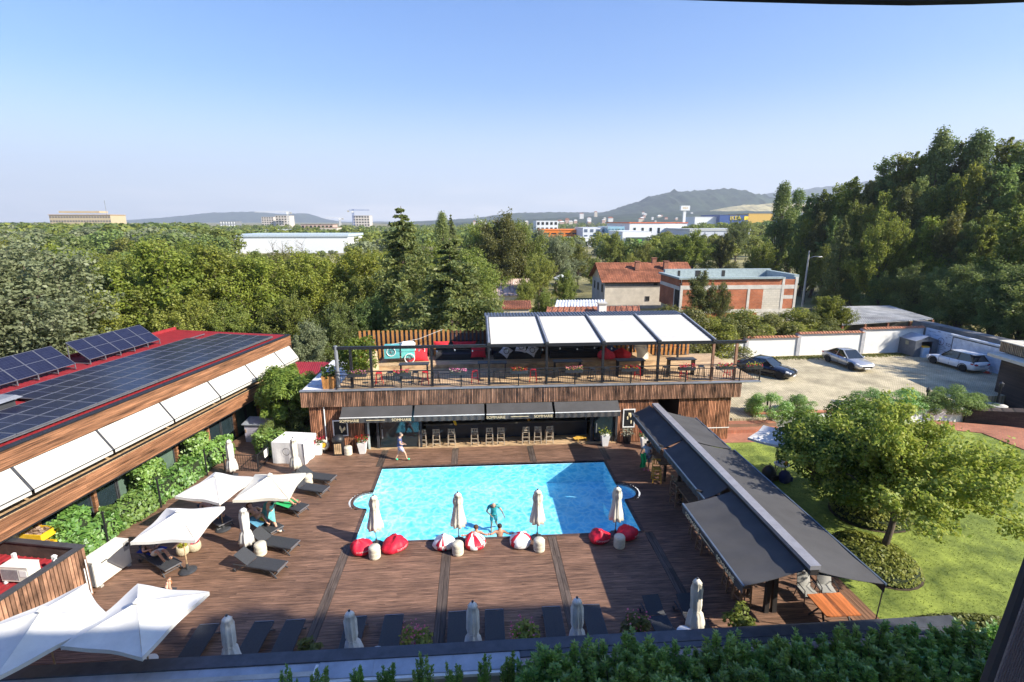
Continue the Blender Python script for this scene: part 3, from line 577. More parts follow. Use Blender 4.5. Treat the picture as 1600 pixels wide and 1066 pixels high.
frame_pic(-8.62, -7.75, .95, 1.95, BY+.012, 3); frame_pic(8.85, 9.6, 1.0, 2.2, BY+.012, 5)
b = MB(); b.tube([(-9.05, BY-.03, .5), (-9.05, BY-.03, 2.84)], .035, 8); b.tube([(-9.05, BY-.03, .5), (-9.02, BY-.25, .3)], .035, 8); b.build('drain_pipe', M['white'], BB)
b = MB(); [b.lathe([(.05, -.08), (.05, .08)], 10, (x, 29.06, 1.35)) for x in (15.75,)]; b.build('wall_lamp', M['charcoal'], BB)
# yellow leftover pieces seen inside the door gap
b = MB(); b.beam((11.5, 30.5, .5), (12.1, 30.4, 1.3), .12, .05); b.beam((11.3, 30.6, .9), (12.2, 30.6, 1.0), .08, .05); b.build('yellow_rail', mat('yellow_paint', (.75, .42, .03), .5), BB)
WORD = 'SOMMARIE'
for i, (a, c) in enumerate(((-7.98, -3.86), (-3.77, .36), (.46, 4.42), (4.52, 8.46))):
    b = MB(); b.grid(lambda u, v: (a+.02+(c-a-.04)*u, 28.27+.62*v, 2.39+.44*v-.03*math.sin(v*PI)), 12, 4); b.grid(lambda u, v: (a+.02+(c-a-.04)*u, 28.27+.62*v, 2.37+.44*v-.03*math.sin(v*PI)), 12, 4)
    aw = b.build('awning', M['awnk'], BB, label='black bar awning with valance')
    b = MB(); b.box(a, c, 28.235, 28.268, 2.365, 2.41); b.build('front_bar', M['white'], aw)
    b = MB(); b.grid(lambda u, v: (a+.02+(c-a-.04)*u, 28.25+.025*math.sin(u*60+v), 2.36-.3*v), 80, 1); b.build('valance', M['awnk'], aw, smooth=True)
    [MB().beam((x, 28.3, 2.36), (x, 28.88, 2.6), .05, .05).build('awning_arm', M['charcoal'], aw) for x in (a+.06, c-.06)]
    if i in (0, 2):
        for x in (a+.55, c-.6): text('lettering', WORD, .23, M['gold'], aw, (x, 28.215, 2.2), (R(90), 0, 0))
        b = MB(); b.box((a+c)/2-.55, (a+c)/2+.5, 28.212, 28.222, 2.2, 2.23); b.build('lettering_line', M['gold'], aw)
M['stoolwood'] = mat('grey_stool_wood', (.40, .33, .24), .7, var=.2, scale=6)
M['yellowwood'] = mat('yellow_stool_wood', (.62, .36, .06), .6, var=.2, scale=6)
def bar_stool(m, label, loc, rz, group=None, w=.40, sh=.76, bh=1.12):
    t = thing('bar_stool', label, 'stool', loc, rz, group); r = w/2
    b = MB(); b.box(-r, r, -r, r, sh-.035, sh); b.build('seat', m, t)
    for sx in (-1, 1):
        b = MB(); b.beam((sx*r*1.08, -r*1.1, 0), (sx*r*.9, -r*.95, bh), .045, .045); b.build('leg', m, t)
        b = MB(); b.beam((sx*r*1.08, r*1.1, 0), (sx*r*.9, r*.9, sh-.036), .045, .045); b.build('leg', m, t)
    b = MB(); [b.box(-r*.9, r*.9, -r*1.06, -r*.96, z, z+.045) for z in (bh-.05, sh+.1)]; [b.box(x-.022, x+.022, -r*1.03, -r*.97, sh+.145, bh-.05) for x in (-.11, 0, .11)]; b.build('backrest', m, t)
    b = MB(); [b.beam((-r*1.02, y, z), (r*1.02, y, z), .03, .035) for y in (-r*1.05, r*1.02) for z in (.2, .45)]; [b.beam((x, -r, z), (x, r, z), .03, .03) for x in (-r*1.0, r*1.0) for z in (.28,)]; b.build('stretcher', m, t)
    return t
stool0 = bar_stool(M['stoolwood'], 'grey wooden bar stool at the left end of the long bar counter', (0, 0, 0), 0, 'stools along the bar counter')
for i, px in enumerate((661, 682, 706, 742, 765, 783, 822, 841, 859)):
    p = at(px, 698-(px-661)*.018, .07); p.y = 29.3
    if i == 0: stool0.location = p
    else: dup(stool0, p, R(rnd.uniform(-5, 5)), 'grey wooden bar stool, number %s from the left along the bar counter' % ('two three four five six seven eight nine'.split()[i-1]))
bar_stool(M['yellowwood'], 'yellow wooden stool turned aside in the sun at right end of bar', (7.3, 29.55, .07), R(20))
st = thing('fallen_chair', 'low yellow slatted chair lying by the right end of the bar', 'chair', (6.35, 29.4, .07), R(15)); b = MB(); b.box(-.3, .3, -.2, .2, .18, .22); b.build('seat', M['yellowwood'], st); b = MB(); [b.beam((x, y, 0), (x, y, .18), .04, .04) for x in (-.28, .28) for y in (-.18, .18)]; b.build('leg_frame', M['yellowwood'], st)
b = MB(); [b.box(-.5, -.3, y, y+.06, .19, .22) for y in (-.18, -.06, .06)]; b.build('slat_back', M['yellowwood'], st)
# yellow towel over one stool, flowers vase on counter
o = MB(); o.grid(lambda u, v: (-1.62+.16*u+.14*v, 29.6-.1*v, 1.62-.34*v-.04*math.sin(u*PI)), 3, 5); tag(o.build('towel', mat('yellow_towel', (.85, .48, .03), .9)), 'yellow towel hanging by the third bar stool from the left', 'towel')
v_ = thing('flower_vase', 'small orange vase with pale flowers on the bar counter', 'vase', (3.15, 30.2, 1.14)); b = MB(); b.lathe([(.07, 0), (.09, .1), (.05, .22), (.06, .26)], 10); b.build('vase', mat('orange_vase', (.75, .33, .04), .4), v_)
P = np.random.RandomState(1).normal(size=(40, 3))*np.array([.1, .1, .08])+np.array([0, 0, .42]); link('flowers', npmesh('flowers', leafquads(P, np.full(40, .07)), quadidx(40), leafmat('pale_petals', (.7, .68, .6))), v_)
# ================================================================ ROOF TERRACE
TZ = 3.87
b = MB(); y = 29.12
while y < 35.6: 
    x = -8.3
    while x < 17.25: w_ = min(rnd.uniform(2, 4), 17.25-x); b.box(x+.003, x+w_-.003, y, y+.135, TZ-.05, TZ-.002); x += w_
    y += .142
b.build('terrace_boards', M['lwood'], BB, kind='stuff')
b = MB(); y = 33.0
while y < 35.3: b.box(-6.6, 12.4, y, y+.135, TZ, TZ+.26); y += .142
b.build('raised_platform', M['lwood'], BB, kind='stuff')
b = MB(); b.box(-10.24, -8.32, 29.13, 35.8, 3.8, 3.83); b.build('flat_roof', M['membrane'], BB)
b = MB(); [b.slab([(-10.1+i*.28, 30+i*.8, 3.86), (-9.3+i*.25, 29.8+i*.8, 3.86), (-9.2+i*.25, 30.4+i*.8, 3.95), (-10.0+i*.28, 30.6+i*.8, 3.9)], .03) for i in range(6)]; b.build('roof_sheets', M['membrane'], BB)
TP = thing('terrace_pergola', 'black terrace pergola with sloping cream fabric roof in four bays', 'pergola', (0, 29.25, TZ))
PXS = (-7.35, -6.2, -2.7, .66, 4.1, 7.5, 10.9, 14.3, 15.75)
for i, x in enumerate(PXS):
    b = MB(); b.box(x-.07, x+.07, -.07, .07, 0, 2.33); b.build('post', M['black'] if i < 7 else M['batten'], TP)
b = MB(); b.box(-8.3, 16.3, -.08, .08, 2.331, 2.5); b.build('front_beam', M['black'], TP)
b = MB(); [b.tube([(-8.15, y, 0), (-8.15, y, 2.55)], .1, 10) for y in (0.0,)]; b.build('flue_post', M['greymetal'], TP)
RX = (.66, 4.1, 7.5, 10.9, 14.3)
zf, zb, yb = 2.52, 3.2, 5.0
for i in range(4):
    a, c = RX[i]+.13, RX[i+1]-.13
    b = MB(); b.grid(lambda u, v: (a+(c-a)*u, -.02+yb*v, zf+(zb-zf)*v+.012*abs(math.sin(v*PI*12))), 4, 24); b.grid(lambda u, v: (a+(c-a)*u, -.02+yb*v, zf-.03+(zb-zf)*v), 4, 2); b.build('roof_fabric', M['awn'], TP)
for x in RX:
    b = MB(); b.beam((x, -.12, zf+.0), (x, yb+.02, zb+.0), .2, .16); b.build('roof_rail', M['charcoal'], TP)
    b = MB(); b.beam((x+.02, -.1, zf+.1), (x+.02, yb, zb+.1), .1, .04); b.build('rail_cover', M['greymetal'], TP)
    if x != .66: b = MB(); b.box(x-.06, x+.06, 5.3, 5.42, 0, 3.1); b.build('rear_post', M['black'], TP)
b = MB(); b.box(.5, 14.45, yb+.03, 6.6, 3.12, 3.2); b.build('metal_roof', M['charcoal'], TP)
b = MB(); x = .55
while x < 14.4: b.box(x, x+.05, yb+.03, 6.6, 3.201, 3.24); x += .22
b.build('roof_ribs', mat('blue_grey_sheet', (.15, .18, .24), .5, .3), TP, kind='stuff')
# rear slatted fence of the terrace
RF = thing('slatted_fence', 'orange timber slat fence at the back of the terrace', 'fence', (-8.2, 35.3, TZ))
sl = MB().box(0, .16, 0, .03, .05, 2.15).mesh('slat', M['owood']); sl2 = MB().box(0, .14, 0, .03, .05, 2.1).mesh('slat', mat('dark_slat', (.13, .05, .025), .7, var=.3, island=.3))
x = 0; k = 0
while x < 23.5:
    if not (16.4 < x < 17): link('slat', sl if (x < 6.2 or x > 17) else sl2, RF, (x, rnd.uniform(-.01, .01), rnd.uniform(-.02, .02)))
    x += .32 if x < 6.2 or x > 17 else .28
b = MB(); [b.box(-.05, 23.7, .03, .07, z, z+.06) for z in (.4, 1.3, 1.95)]; b.build('fence_rail', M['black'], RF); b = MB(); b.box(-.05, 23.7, .12, .14, .0, 1.9); b.build('backing_sheet', mat('slate_sheet', (.10, .115, .14), .7), RF)
# railing
RL = thing('terrace_railing', 'black metal railing along the front edge of the roof terrace', 'railing', (0, 29.02, TZ))
b = MB(); b.box(-8.25, 17.3, -.025, .025, 1.02, 1.07); b.box(-8.25, 17.3, -.015, .015, .1, .13); b.box(-8.25, 17.3, -.02, .02, .82, .85); b.box(17.26, 17.3, .03, 3, 1.02, 1.07); b.box(-8.25, -8.21, .03, 6, 1.02, 1.07); b.build('rail', M['black'], RL)
for x in (-8.22, -4.5, -1, 2.4, 5.8, 9.2, 12.6, 16.0, 17.27): b = MB(); b.box(x-.03, x+.03, -.03, .03, 0, 1.02); b.build('rail_post', M['black'], RL)
b = MB(); x = -8.1
while x < 17.2: b.box(x-.008, x+.008, -.008, .008, .13, .82); x += .14
y = .1
while y < 3: b.box(17.272, 17.288, y-.008, y+.008, .1, 1.02); y += .14
b.build('balusters', M['black'], RL, kind='stuff')
# flower boxes on the rail
PET = {'red': leafmat('red_petals', (.62, .015, .03), (.75, .04, .06), gloss=.03), 'pink': leafmat('pink_petals', (.75, .12, .28), (.8, .3, .42), gloss=.03), 'yel': leafmat('yellow_leaf', (.42, .45, .06), (.6, .5, .05)), 'wht': leafmat('white_petals', (.75, .7, .66))}
LEAF = {'mid': leafmat('plant_leaf', (.055, .11, .022))}
def flowers(parent, name, n, sc_, m, seed, loc=(0, 0, 0), size=.06):
    g_ = np.random.RandomState(seed); P = g_.uniform(-1, 1, size=(n, 3))*np.array(sc_)+np.array(loc); return link(name, npmesh(name, leafquads(P, np.full(n, size), .6, None, 1.1), quadidx(n), m), parent, kind='stuff')
for i, (px, cols, lab) in enumerate(((558, ('pink', 'yel'), 'pink and yellow flower box near the left end of the terrace railing'), (628, ('red', 'yel'), 'red flower box on the railing below the turquoise cart'), (716, ('pink', 'wht'), 'pink and white flower box on railing below the red cushions'), (811, ('red', 'yel'), 'red flower box on railing below the white pillows'), (897, ('pink', 'yel'), 'pink and yellow flower box on the middle of the terrace railing'), (984, ('red', 'yel'), 'red and yellow flower box on railing below the red bean bags'), (1073, ('red', 'pink'), 'red and pink flower box on railing left of the last brown post'), (1132, ('red', 'yel'), 'large red flower box between the two brown terrace posts'), (1178, ('yel', 'red'), 'yellow flower box at the right end of the terrace railing'))):
    p = atY(px, 575-(px-558)*.006, 28.95); t = thing('flower_box', lab, 'flower box', (p.x, 28.9, TZ+.78), 0, 'flower boxes on the terrace railing')
    b = MB(); b.hexa([(-.5, -.08, 0), (.5, -.08, 0), (.5, .08, 0), (-.5, .08, 0)], [(-.53, -.11, .18), (.53, -.11, .18), (.53, .11, .18), (-.53, .11, .18)]); b.build('box', M['charcoal'], t)
    flowers(t, 'leaves', 70, (.5, .12, .1), LEAF['mid'], i, (0, 0, .24), .07); flowers(t, 'flowers', 55, (.5, .13, .1), PET[cols[0]], i+20, (0, -.02, .31), .075); flowers(t, 'flowers', 25, (.5, .13, .09), PET[cols[1]], i+40, (0, -.02, .27), .07)
# metal stools, tables behind the rail
def metal_stool(m, label, loc, group):
    t = thing('metal_stool', label, 'stool', loc, rnd.uniform(-.2, .2), group); b = MB(); b.box(-.16, .16, -.16, .16, .72, .76); b.build('seat', m, t)
    for sx in (-1, 1):
        for sy in (-1, 1): b = MB(); b.beam((sx*.21, sy*.21, 0), (sx*.14, sy*.14, .72), .035, .035); b.build('leg', m, t)
    b = MB(); [b.beam((-.19, s*.19, .25), (.19, s*.19, .25), .02, .02) for s in (-1, 1)]; b.build('stretcher', m, t); return t
RS = mat('red_enamel', (.5, .02, .02), .4); xs_ = []
ms = {'red': metal_stool(RS, 'red metal bar stool near left end of the terrace railing', (0, 0, -50), 'metal stools on the terrace'), 'blk': metal_stool(M['black'], 'black metal bar stool left of the second red flower box', (0, 0, -50), 'metal stools on the terrace')}
used = {}
for px, c, lab in ((592, 'red', 'dark red metal stool below the turquoise cart on the terrace'), (609, 'blk', 'black metal stool just right of the dark red stool'), (649, 'blk', 'black metal stool left of the third terrace post'), (664, 'red', 'red metal stool beside the third terrace post'), (681, 'blk', 'black metal stool right of the third terrace post'), (742, 'red', 'red metal stool in shade right of the pink white flowers'), (776, 'blk', 'black metal stool below the first white pillow'), (833, 'red', 'red metal stool in shade right of the fourth flower box'), (868, 'blk', 'black metal stool under the second cream roof bay'), (925, 'blk', 'black metal stool under the third cream roof bay'), (948, 'blk', 'black metal stool left of the red and yellow flower box'), (996, 'red', 'red metal stool behind the red and yellow flower box'), (1040, 'blk', 'black metal stool left of the red and pink flowers'), (1068, 'red', 'red metal stool behind the red and pink flower box'), (1095, 'blk', 'black metal stool left of the first brown post'), (1138, 'red', 'red metal stool between the two brown terrace posts')):
    p = atY(px, 585, 29.75); l = (p.x, 29.75, TZ)
    if c not in used: ms[c].location = l; ms[c]['label'] = lab; used[c] = 1
    else: dup(ms[c], l, rnd.uniform(-.3, .3), lab)
for i, (x, lab) in enumerate(((-3.9, 'dark high table at left among the terrace stools'), (.9, 'dark high table by the left edge of the cream roof'), (5.6, 'dark high table under second roof bay'), (9.6, 'dark high table under the third roof bay'), (12.9, 'dark high table under the rightmost roof bay'))):
    t = thing('high_table', lab, 'table', (x, 30.6, TZ), 0, 'high tables on the terrace'); b = MB(); b.box(-.9, .9, -.3, .3, 1.0, 1.05); b.build('table_top', M['charcoal'], t); 
    for sx in (-.8, .8): b = MB(); b.box(sx-.03, sx+.03, -.25, .25, 0, 1.0); b.build('leg', M['black'], t)
# lounge furniture on the platform
PZ = TZ+.26
SOFA = mat('black_cushion', (.03, .03, .033), .9, bump=.2); REDC = mat('red_cloth', (.55, .02, .03), .85, var=.12, scale=5, bump=.2)
def sofa(x0, x1, lab):
    t = thing('lounge_sofa', lab, 'sofa', ((x0+x1)/2, 34.6, PZ)); h = (x1-x0)/2
    b = MB(); b.box(-h, h, -.5, .4, 0, .28); b.build('base', M['black'], t); b = MB(); b.box(-h+.05, h-.05, -.48, .3, .281, .42); b.build('seat_cushion', SOFA, t); b = MB(); b.hexa([(-h, .2, .42), (h, .2, .42), (h, .42, .42), (-h, .42, .42)], [(-h, .32, .9), (h, .32, .9), (h, .45, .9), (-h, .45, .9)]); b.build('backrest', SOFA, t)
sofa(-2.9, .4, 'black lounge sofa on the terrace beneath the tree, holding a red cushion'); sofa(1.1, 4.4, 'black lounge sofa with white printed pillows under cream roof'); sofa(5.0, 8.6, 'long black lounge sofa in the shade of the third roof bay')
def cushion(name, lab, cat, loc, size, m, rot, group=None, cols=None):
    b = MB(); sx, sy, sz = size
    b.grid(lambda u, v: ((u-.5)*sx*(1-.12*math.sin(v*PI)), (v-.5)*sy*(1-.12*math.sin(u*PI)), .5*sz*math.sin(u*PI)**.6*math.sin(v*PI)**.6 if 0 < u < 1 and 0 < v < 1 else 0), 8, 8)
    b.grid(lambda u, v: ((u-.5)*sx*(1-.12*math.sin(v*PI)), (.5-v)*sy*(1-.12*math.sin(u*PI)), -.5*sz*math.sin(u*PI)**.6*math.sin(v*PI)**.6 if 0 < u < 1 and 0 < v < 1 else 0), 8, 8)
    o = b.build(name, m, smooth=True); o.location = loc; o.rotation_euler = rot; return tag(o, lab, cat, group)
PIL = mat('white_pillow', (.66, .67, .74), .9, var=.08, scale=6)
cushion('cushion', 'big red floor cushion propped up left of the terrace sofa', 'cushion', (-4.1, 34.1, PZ+.45), (1.5, 1.0, .35), REDC, (R(62), 0, R(8)))
cushion('cushion', 'flat red cushion with rounded top on the dark sofa back', 'cushion', (-2.5, 34.75, PZ+.95), (1.1, .5, .25), REDC, (R(70), 0, 0))
cushion('cushion', 'long dark red cushion lying along the top of the sofa', 'cushion', (-.9, 34.75, PZ+.92), (1.7, .5, .25), REDC, (R(65), 0, 0))
cushion('cushion', 'square red cushion standing at right end of the sofa', 'cushion', (.05, 34.2, PZ+.55), (1.05, .85, .25), REDC, (R(65), 0, 0))
for i, (x, z, r_, lab) in enumerate(((1.95, .55, R(40), 'white pillow with round print standing on one corner'), (3.0, .85, R(12), 'upright white pillow with round print beside the roof rail'), (3.75, .6, R(32), 'tilted white pillow with round print, rightmost of the three'))):
    o = cushion('pillow', lab, 'pillow', (x, 34.15, PZ+z), (.75, .75, .25), PIL, (R(70), r_, 0)); b = MB(); b.add([(.2*math.cos(a)*q, .2*math.sin(a)*q, .128-.01*q) for a in np.linspace(0, 2*PI, 17)[:-1] for q in (.8, 1)], [(2*k, 2*k+1, (2*k+3) % 32, (2*k+2) % 32) for k in range(16)]); b.build('printed_ring', M['black'], o)
RED2 = mat('coral_cloth', (.72, .06, .10), .85, var=.15, scale=5, bump=.25)
def beanbag_mesh(r=.5, h=.62, seed=1, panels=False):
    g_ = random.Random(seed); ph = [g_.uniform(0, 6.28) for _ in range(5)]
    prof = [(.02, 0), (.8, .0), (.98, .12), (1.04, .28), (1.0, .46), (.88, .62), (.70, .75), (.46, .86), (.24, .93), (.16, 1.0), (0, 1.02)]
    b = MB(); n = 28
    b.lathe([(p*r, z*h) for p, z in prof], n, fn=lambda a, z: 1+(.07*math.sin(2*a+ph[4])+.04*math.sin(3*a+ph[0])+.12*math.sin(7*a+ph[1])*(z/h)+.07*math.sin(11*a+ph[2])*(z/h)**2))
    if panels:
        cut = sorted(g_.sample(range(1, n), 5)); b.m = [sum(((i % n)+(i//n)//4) % n >= q for q in cut) % 2 if i < n*(len(prof)-1) else 0 for i in range(len(b.f))]
    # slumped knot on top
    b.v = [(x+.3*r*(z/h)**2*math.cos(ph[3]), y+.3*r*(z/h)**2*math.sin(ph[3]), z*(1-.13*math.sin(2*math.atan2(y, x)+ph[4]))) for x, y, z in b.v]; return b
for i, (x, z, m, lab) in enumerate(((8.95, 0, RED2, 'coral red bean bag on the terrace platform, left of pair'), (10.05, 0, REDC, 'red bean bag on terrace platform, right of pair'), (9.2, .0, mat('navy_cloth', (.03, .06, .16), .8), 'navy bean bag behind the coral one on the terrace'))):
    tag(beanbag_mesh(.6, .7, 30+i).build('bean_bag', m, smooth=True, loc=(x, 33.9+(.7 if i == 2 else 0), PZ+z)), lab, 'bean bag')
o = MB(); o.grid(lambda u, v: (-.4+.8*u+.1*math.sin(v*5), .05*math.sin(u*7+v*4)+.25*v, 1.5*v), 8, 10); o.grid(lambda u, v: (-.4+.8*u+.1*math.sin(v*5), .07+.05*math.sin(u*7+v*4)+.25*v, 1.5*v), 8, 10); tag(o.build('hanging_cloth', M['cream'], smooth=True, loc=(11.3, 33.4, TZ)), 'cream cloth draped on a frame right of the red bean bags', 'cloth')
# turquoise cargo cart
CT = thing('cargo_cart', 'turquoise box tricycle parked on the terrace with white wheels', 'cart', (-5.3, 34.0, PZ), R(6)); TQ = mat('turquoise_paint', (.16, .55, .52), .45, var=.08)
b = MB(); b.box(-.95, .05, -.45, .45, .35, 1.15); b.build('left_box', mat('deep_turquoise', (.10, .40, .42), .45), CT); b = MB(); b.box(.16, 1.05, -.45, .45, .35, 1.15); b.build('right_box', TQ, CT); b = MB(); b.hexa([(.1, -.5, 1.151), (1.1, -.5, 1.151), (1.1, .5, 1.151), (.1, .5, 1.151)], [(.25, -.4, 1.3), (.95, -.4, 1.3), (.95, .4, 1.3), (.25, .4, 1.3)]); b.build('lid', M['white'], CT)
def wheel(r, w, tm, rm, parent, loc, rot, spokes=10):
    b = MB(); k = 20; b.tube([(r*math.cos(2*PI*i/k), 0, r*math.sin(2*PI*i/k)) for i in range(k+1)], w, 6, cap=False); o = b.build('wheel', tm, parent, loc=loc); o.rotation_euler = rot
    b = MB(); [b.beam((0, 0, 0), (r*math.cos(2*PI*i/spokes), 0, r*math.sin(2*PI*i/spokes)), .012, .012) for i in range(spokes)]; b.lathe([(.04, -.04), (.04, .04)], 8); b.build('spokes', rm, o); return o
wheel(.32, .03, M['white'], M['greymetal'], CT, (.7, -.55, .33), (0, 0, 0)); wheel(.32, .03, M['white'], M['greymetal'], CT, (1.4, 0, .75), (0, 0, 0)); wheel(.28, .025, M['white'], M['greymetal'], CT, (-.5, -.47, .8), (0, 0, 0))
for i, (px, h_, lab) in enumerate(((573, 1.3, 'pale wooden easel board standing left of the turquoise cart'), (586, 1.35, 'leaning pale A-frame board beside the turquoise cart'), (557, 1.1, 'light wooden trestle by the leafy planter on the terrace'))):
    p = atY(px, 570, 32.4); t = thing('easel', lab, 'easel', (p.x, 32.4, TZ), rnd.uniform(-.4, .4), 'pale boards by the cart'); b = MB(); b.beam((-.22, 0, 0), (-.12, .3, h_), .06, .04); b.beam((.22, 0, 0), (.12, .3, h_), .06, .04); b.beam((0, .65, 0), (0, .3, h_), .05, .04); b.build('legs', M['lwood'], t); b = MB(); b.slab([(-.22, -.01, .15), (.22, -.01, .15), (.13, .28, h_), (-.13, .28, h_)], .03); b.build('board', mat('pale_board', (.62, .5, .34), .7), t)
# planter box and climbing plant at the left corner
PB = thing('wooden_planter', 'wooden planter box with green plants at left corner of the terrace', 'planter', (-8.75, 29.55, 3.83)); b = MB(); b.hexa([(-.32, -.3, 0), (.32, -.3, 0), (.32, .3, 0), (-.32, .3, 0)], [(-.36, -.34, .75), (.36, -.34, .75), (.36, .34, .75), (-.36, .34, .75)]); b.build('box', M['owood'], PB); flowers(PB, 'foliage', 260, (.4, .35, .35), LEAF['mid'], 5, (0, 0, 1.0), .13)
CP = thing('climbing_plant', 'bushy bright green climber on the left end of the terrace', 'plant', (-7.4, 31.4, TZ)); P, O, _ = crown_pts(2.6, 1.1, .3, 14, 1500, .45, seed=9); link('foliage', npmesh('foliage', leafquads(P, np.full(len(P), .13), .3, O), quadidx(len(P)), leafmat('bright_leaf', (.10, .16, .02))), CP); b = MB(); b.tube([(0, 0, 0), (.1, 0, 1), (0, 0, 2.2)], [.04, .03, .01]); b.build('stem', BARK, CP)
# string lights
SL = thing('string_lights', 'string of white bulbs hung along the front of terrace roof', 'string lights', (0, 29.6, TZ)); b = MB(); pts = [(-5.2+.35*i, 0, 2.15-.12*math.sin(i*PI/6)**2) for i in range(56)]; b.tube(pts, .012, 4); b.build('cable', M['black'], SL)
for i in range(2, 54, 3): link('bulb', MATS and bpy.data.meshes.get('bulb') or MB().lathe([(0, -.1), (.035, -.07), (.045, -.03), (.02, .03), (0, .035)], 8).mesh('bulb', M['white'], True), SL, pts[i])
b = MB(); b.tube([(-6.2, 4.6, 1.35), (-4, 4.9, 1.7), (-2.4, 5.3, 2.25)], .012, 4); b.build('cable', M['white'], SL)
# exterior stair at right back of terrace
ST = thing('terrace_stair', 'outdoor stair with black railings leading off the right rear of the terrace', 'stairs', (13.6, 35.6, .6))
for k in range(10): b = MB(); b.box(.1+k*.34, .42+k*.34, 0, 1.3, 3.0-k*.31, 3.06-k*.31); b.build('tread', M['lwood'], ST)
b = MB(); [b.slab([(0, y, 2.7), (3.6, y, -.4), (3.6, y, -.0), (0, y, 3.1)], .05) for y in (-.03, 1.38)]; b.build('stringer', M['white'], ST)
b = MB()
for y in (-.06, 1.36):
    b.beam((0, y, 4.0), (3.5, y, .9), .05, .05); b.beam((0, y, 3.3), (3.5, y, .2), .03, .03); [b.beam((.15*k, y, 3.3-.133*k), (.15*k, y, 4.0-.133*k), .016, .016) for k in range(24)]
b.build('railing', M['black'], ST)
b = MB(); b.box(-3.2, 0, -.0, 1.3, 3.1, 3.25); b.build('landing', M['lwood'], ST)
t = thing('flower_box', 'sloping flower box hung on the stair railing behind the terrace', 'flower box', (14.6, 35.45, 4.0), 0); b = MB(); b.hexa([(-.5, -.1, .35), (.5, -.1, -.25), (.5, .1, -.25), (-.5, .1, .35)], [(-.5, -.12, .53), (.5, -.12, -.07), (.5, .12, -.07), (-.5, .12, .53)]); b.build('box', M['charcoal'], t); g_ = np.random.RandomState(3); P = g_.uniform(-1, 1, (60, 3))*np.array([.5, .12, .08]); P[:, 2] += .28-.6*P[:, 0]; link('flowers', npmesh('flowers', leafquads(P, np.full(60, .08)), quadidx(60), PET['red']), t)
# red-roofed link between restaurant and bar
RC = thing('link_roof', 'low red sheet roof between the restaurant and the bar', 'roof', (0, 0, 0)); b = MB(); q = [at(450, 590, 3.0), at(525, 590, 3.0), at(530, 566, 3.4), at(462, 566, 3.4)]; b.slab(q, .06); b.build('roof_sheet', M['redroof'], RC)
b = MB(); [b.beam(q[0].lerp(q[1], k/22)+Vector((0, 0, .02)), q[3].lerp(q[2], k/22)+Vector((0, 0, .02)), .07, .04) for k in range(1, 22)]; b.build('roof_ribs', M['redroof'], RC); b = MB(); [b.box(p.x-.08, p.x+.08, p.y-.08, p.y+.08, -.3, p.z-.07) for p in q]; b.beam(q[0]-Vector((0, 0, .1)), q[1]-Vector((0, 0, .1)), .1, .12); b.build('posts', M['conc'], RC)
# ================================================================ GARDEN PERGOLA WITH BLACK AWNINGS
GP = thing('awning_pergola', 'long timber pergola right of the pool roofed with black awnings', 'pergola', (0, 0, 0))
RXg = 10.02
M['post'] = mat('dark_post', (.03, .027, .026), .6, var=.2)
b = MB(); b.box(RXg-.17, RXg+.17, 12.75, 26.9, 3.2, 3.34); b.build('ridge_cap', mat('ridge_metal', (.30, .29, .30), .5, .3, var=.1), GP)
b = MB(); b.box(RXg-.13, RXg+.13, 12.77, 26.88, 3.0, 3.199); b.build('ridge_beam', M['post'], GP)
for y in (14.75, 18.4, 22.7, 26.6):
    for s in (-1, 1): b = MB(); b.beam((RXg+.1+s*.14, y, 0), (RXg+s*.08, y, 3.0), .16, .14, up=(0, 1, 0)); b.build('post', M['post'], GP)
    b = MB(); b.beam((RXg-.2, y, 2.4), (RXg-1.2, y, 2.72), .07, .07); b.beam((RXg+.2, y, 2.4), (RXg+1.4, y, 2.72), .07, .07); b.build('brace', M['post'], GP)
def sag_awning(x_in, x_out, y0, y1, z_in, z_out, label, val=.3, wave=0):
    b = MB(); f = lambda dz: (lambda u, v: (x_in+(x_out-x_in)*u, y0+(y1-y0)*v, z_in+(z_out-z_in)*u-.05*math.sin(u*PI)+wave*math.sin(v*PI*6)*(1-u)*.5+dz+.012*math.sin(v*31)))
    b.grid(f(0), 10, 30); b.grid(f(-.015), 10, 30); o = b.build('awning', M['awnk'], GP, smooth=True, label=label)
    b = MB(); b.beam((x_out, y0-.02, z_out), (x_out, y1+.02, z_out), .06, .06); b.build('front_bar', mat('blue_grey_bar', (.12, .15, .19), .4, .4), o)
    b = MB(); b.grid(lambda u, v: (x_out+.02*math.sin(u*50), y0+(y1-y0)*u, z_out-.02-val*v), 60, 1); b.build('valance', M['awnk'], o, smooth=True)
    [MB().beam((x_in, y, z_in-.15), (x_out, y, z_out-.06), .05, .06).build('awning_arm', M['charcoal'], o) for y in (y0+.15, y1-.15)]; return o
sag_awning(RXg-.16, 8.82, 22.55, 27.3, 3.08, 2.6, 'far left black awning')
sag_awning(RXg-.16, 8.95, 17.9, 22.45, 3.08, 2.6, 'middle left black awning')
a3 = sag_awning(RXg-.16, 7.95, 12.95, 17.6, 3.08, 2.6, 'near left black awning with lettering')
for yc in (16.6, 14.0): text('lettering', WORD, .25, M['gold'], a3, (7.9, yc, 2.43), (R(90), 0, R(-90)))
b = MB(); b.box(7.895, 7.9, 14.8, 15.9, 2.42, 2.45); b.build('lettering_line', M['gold'], a3)
sag_awning(RXg+.16, 12.25, 22.35, 26.4, 3.12, 2.58, 'far right black awning'); sag_awning(RXg+.16, 12.36, 12.75, 22.2, 3.12, 2.58, 'long right black awning over the lawn edge')
b = MB(); b.tube([(12.36, 12.8, 2.5), (12.75, 13.3, .1)], .018, 5); b.build('tension_rod', M['charcoal'], GP)
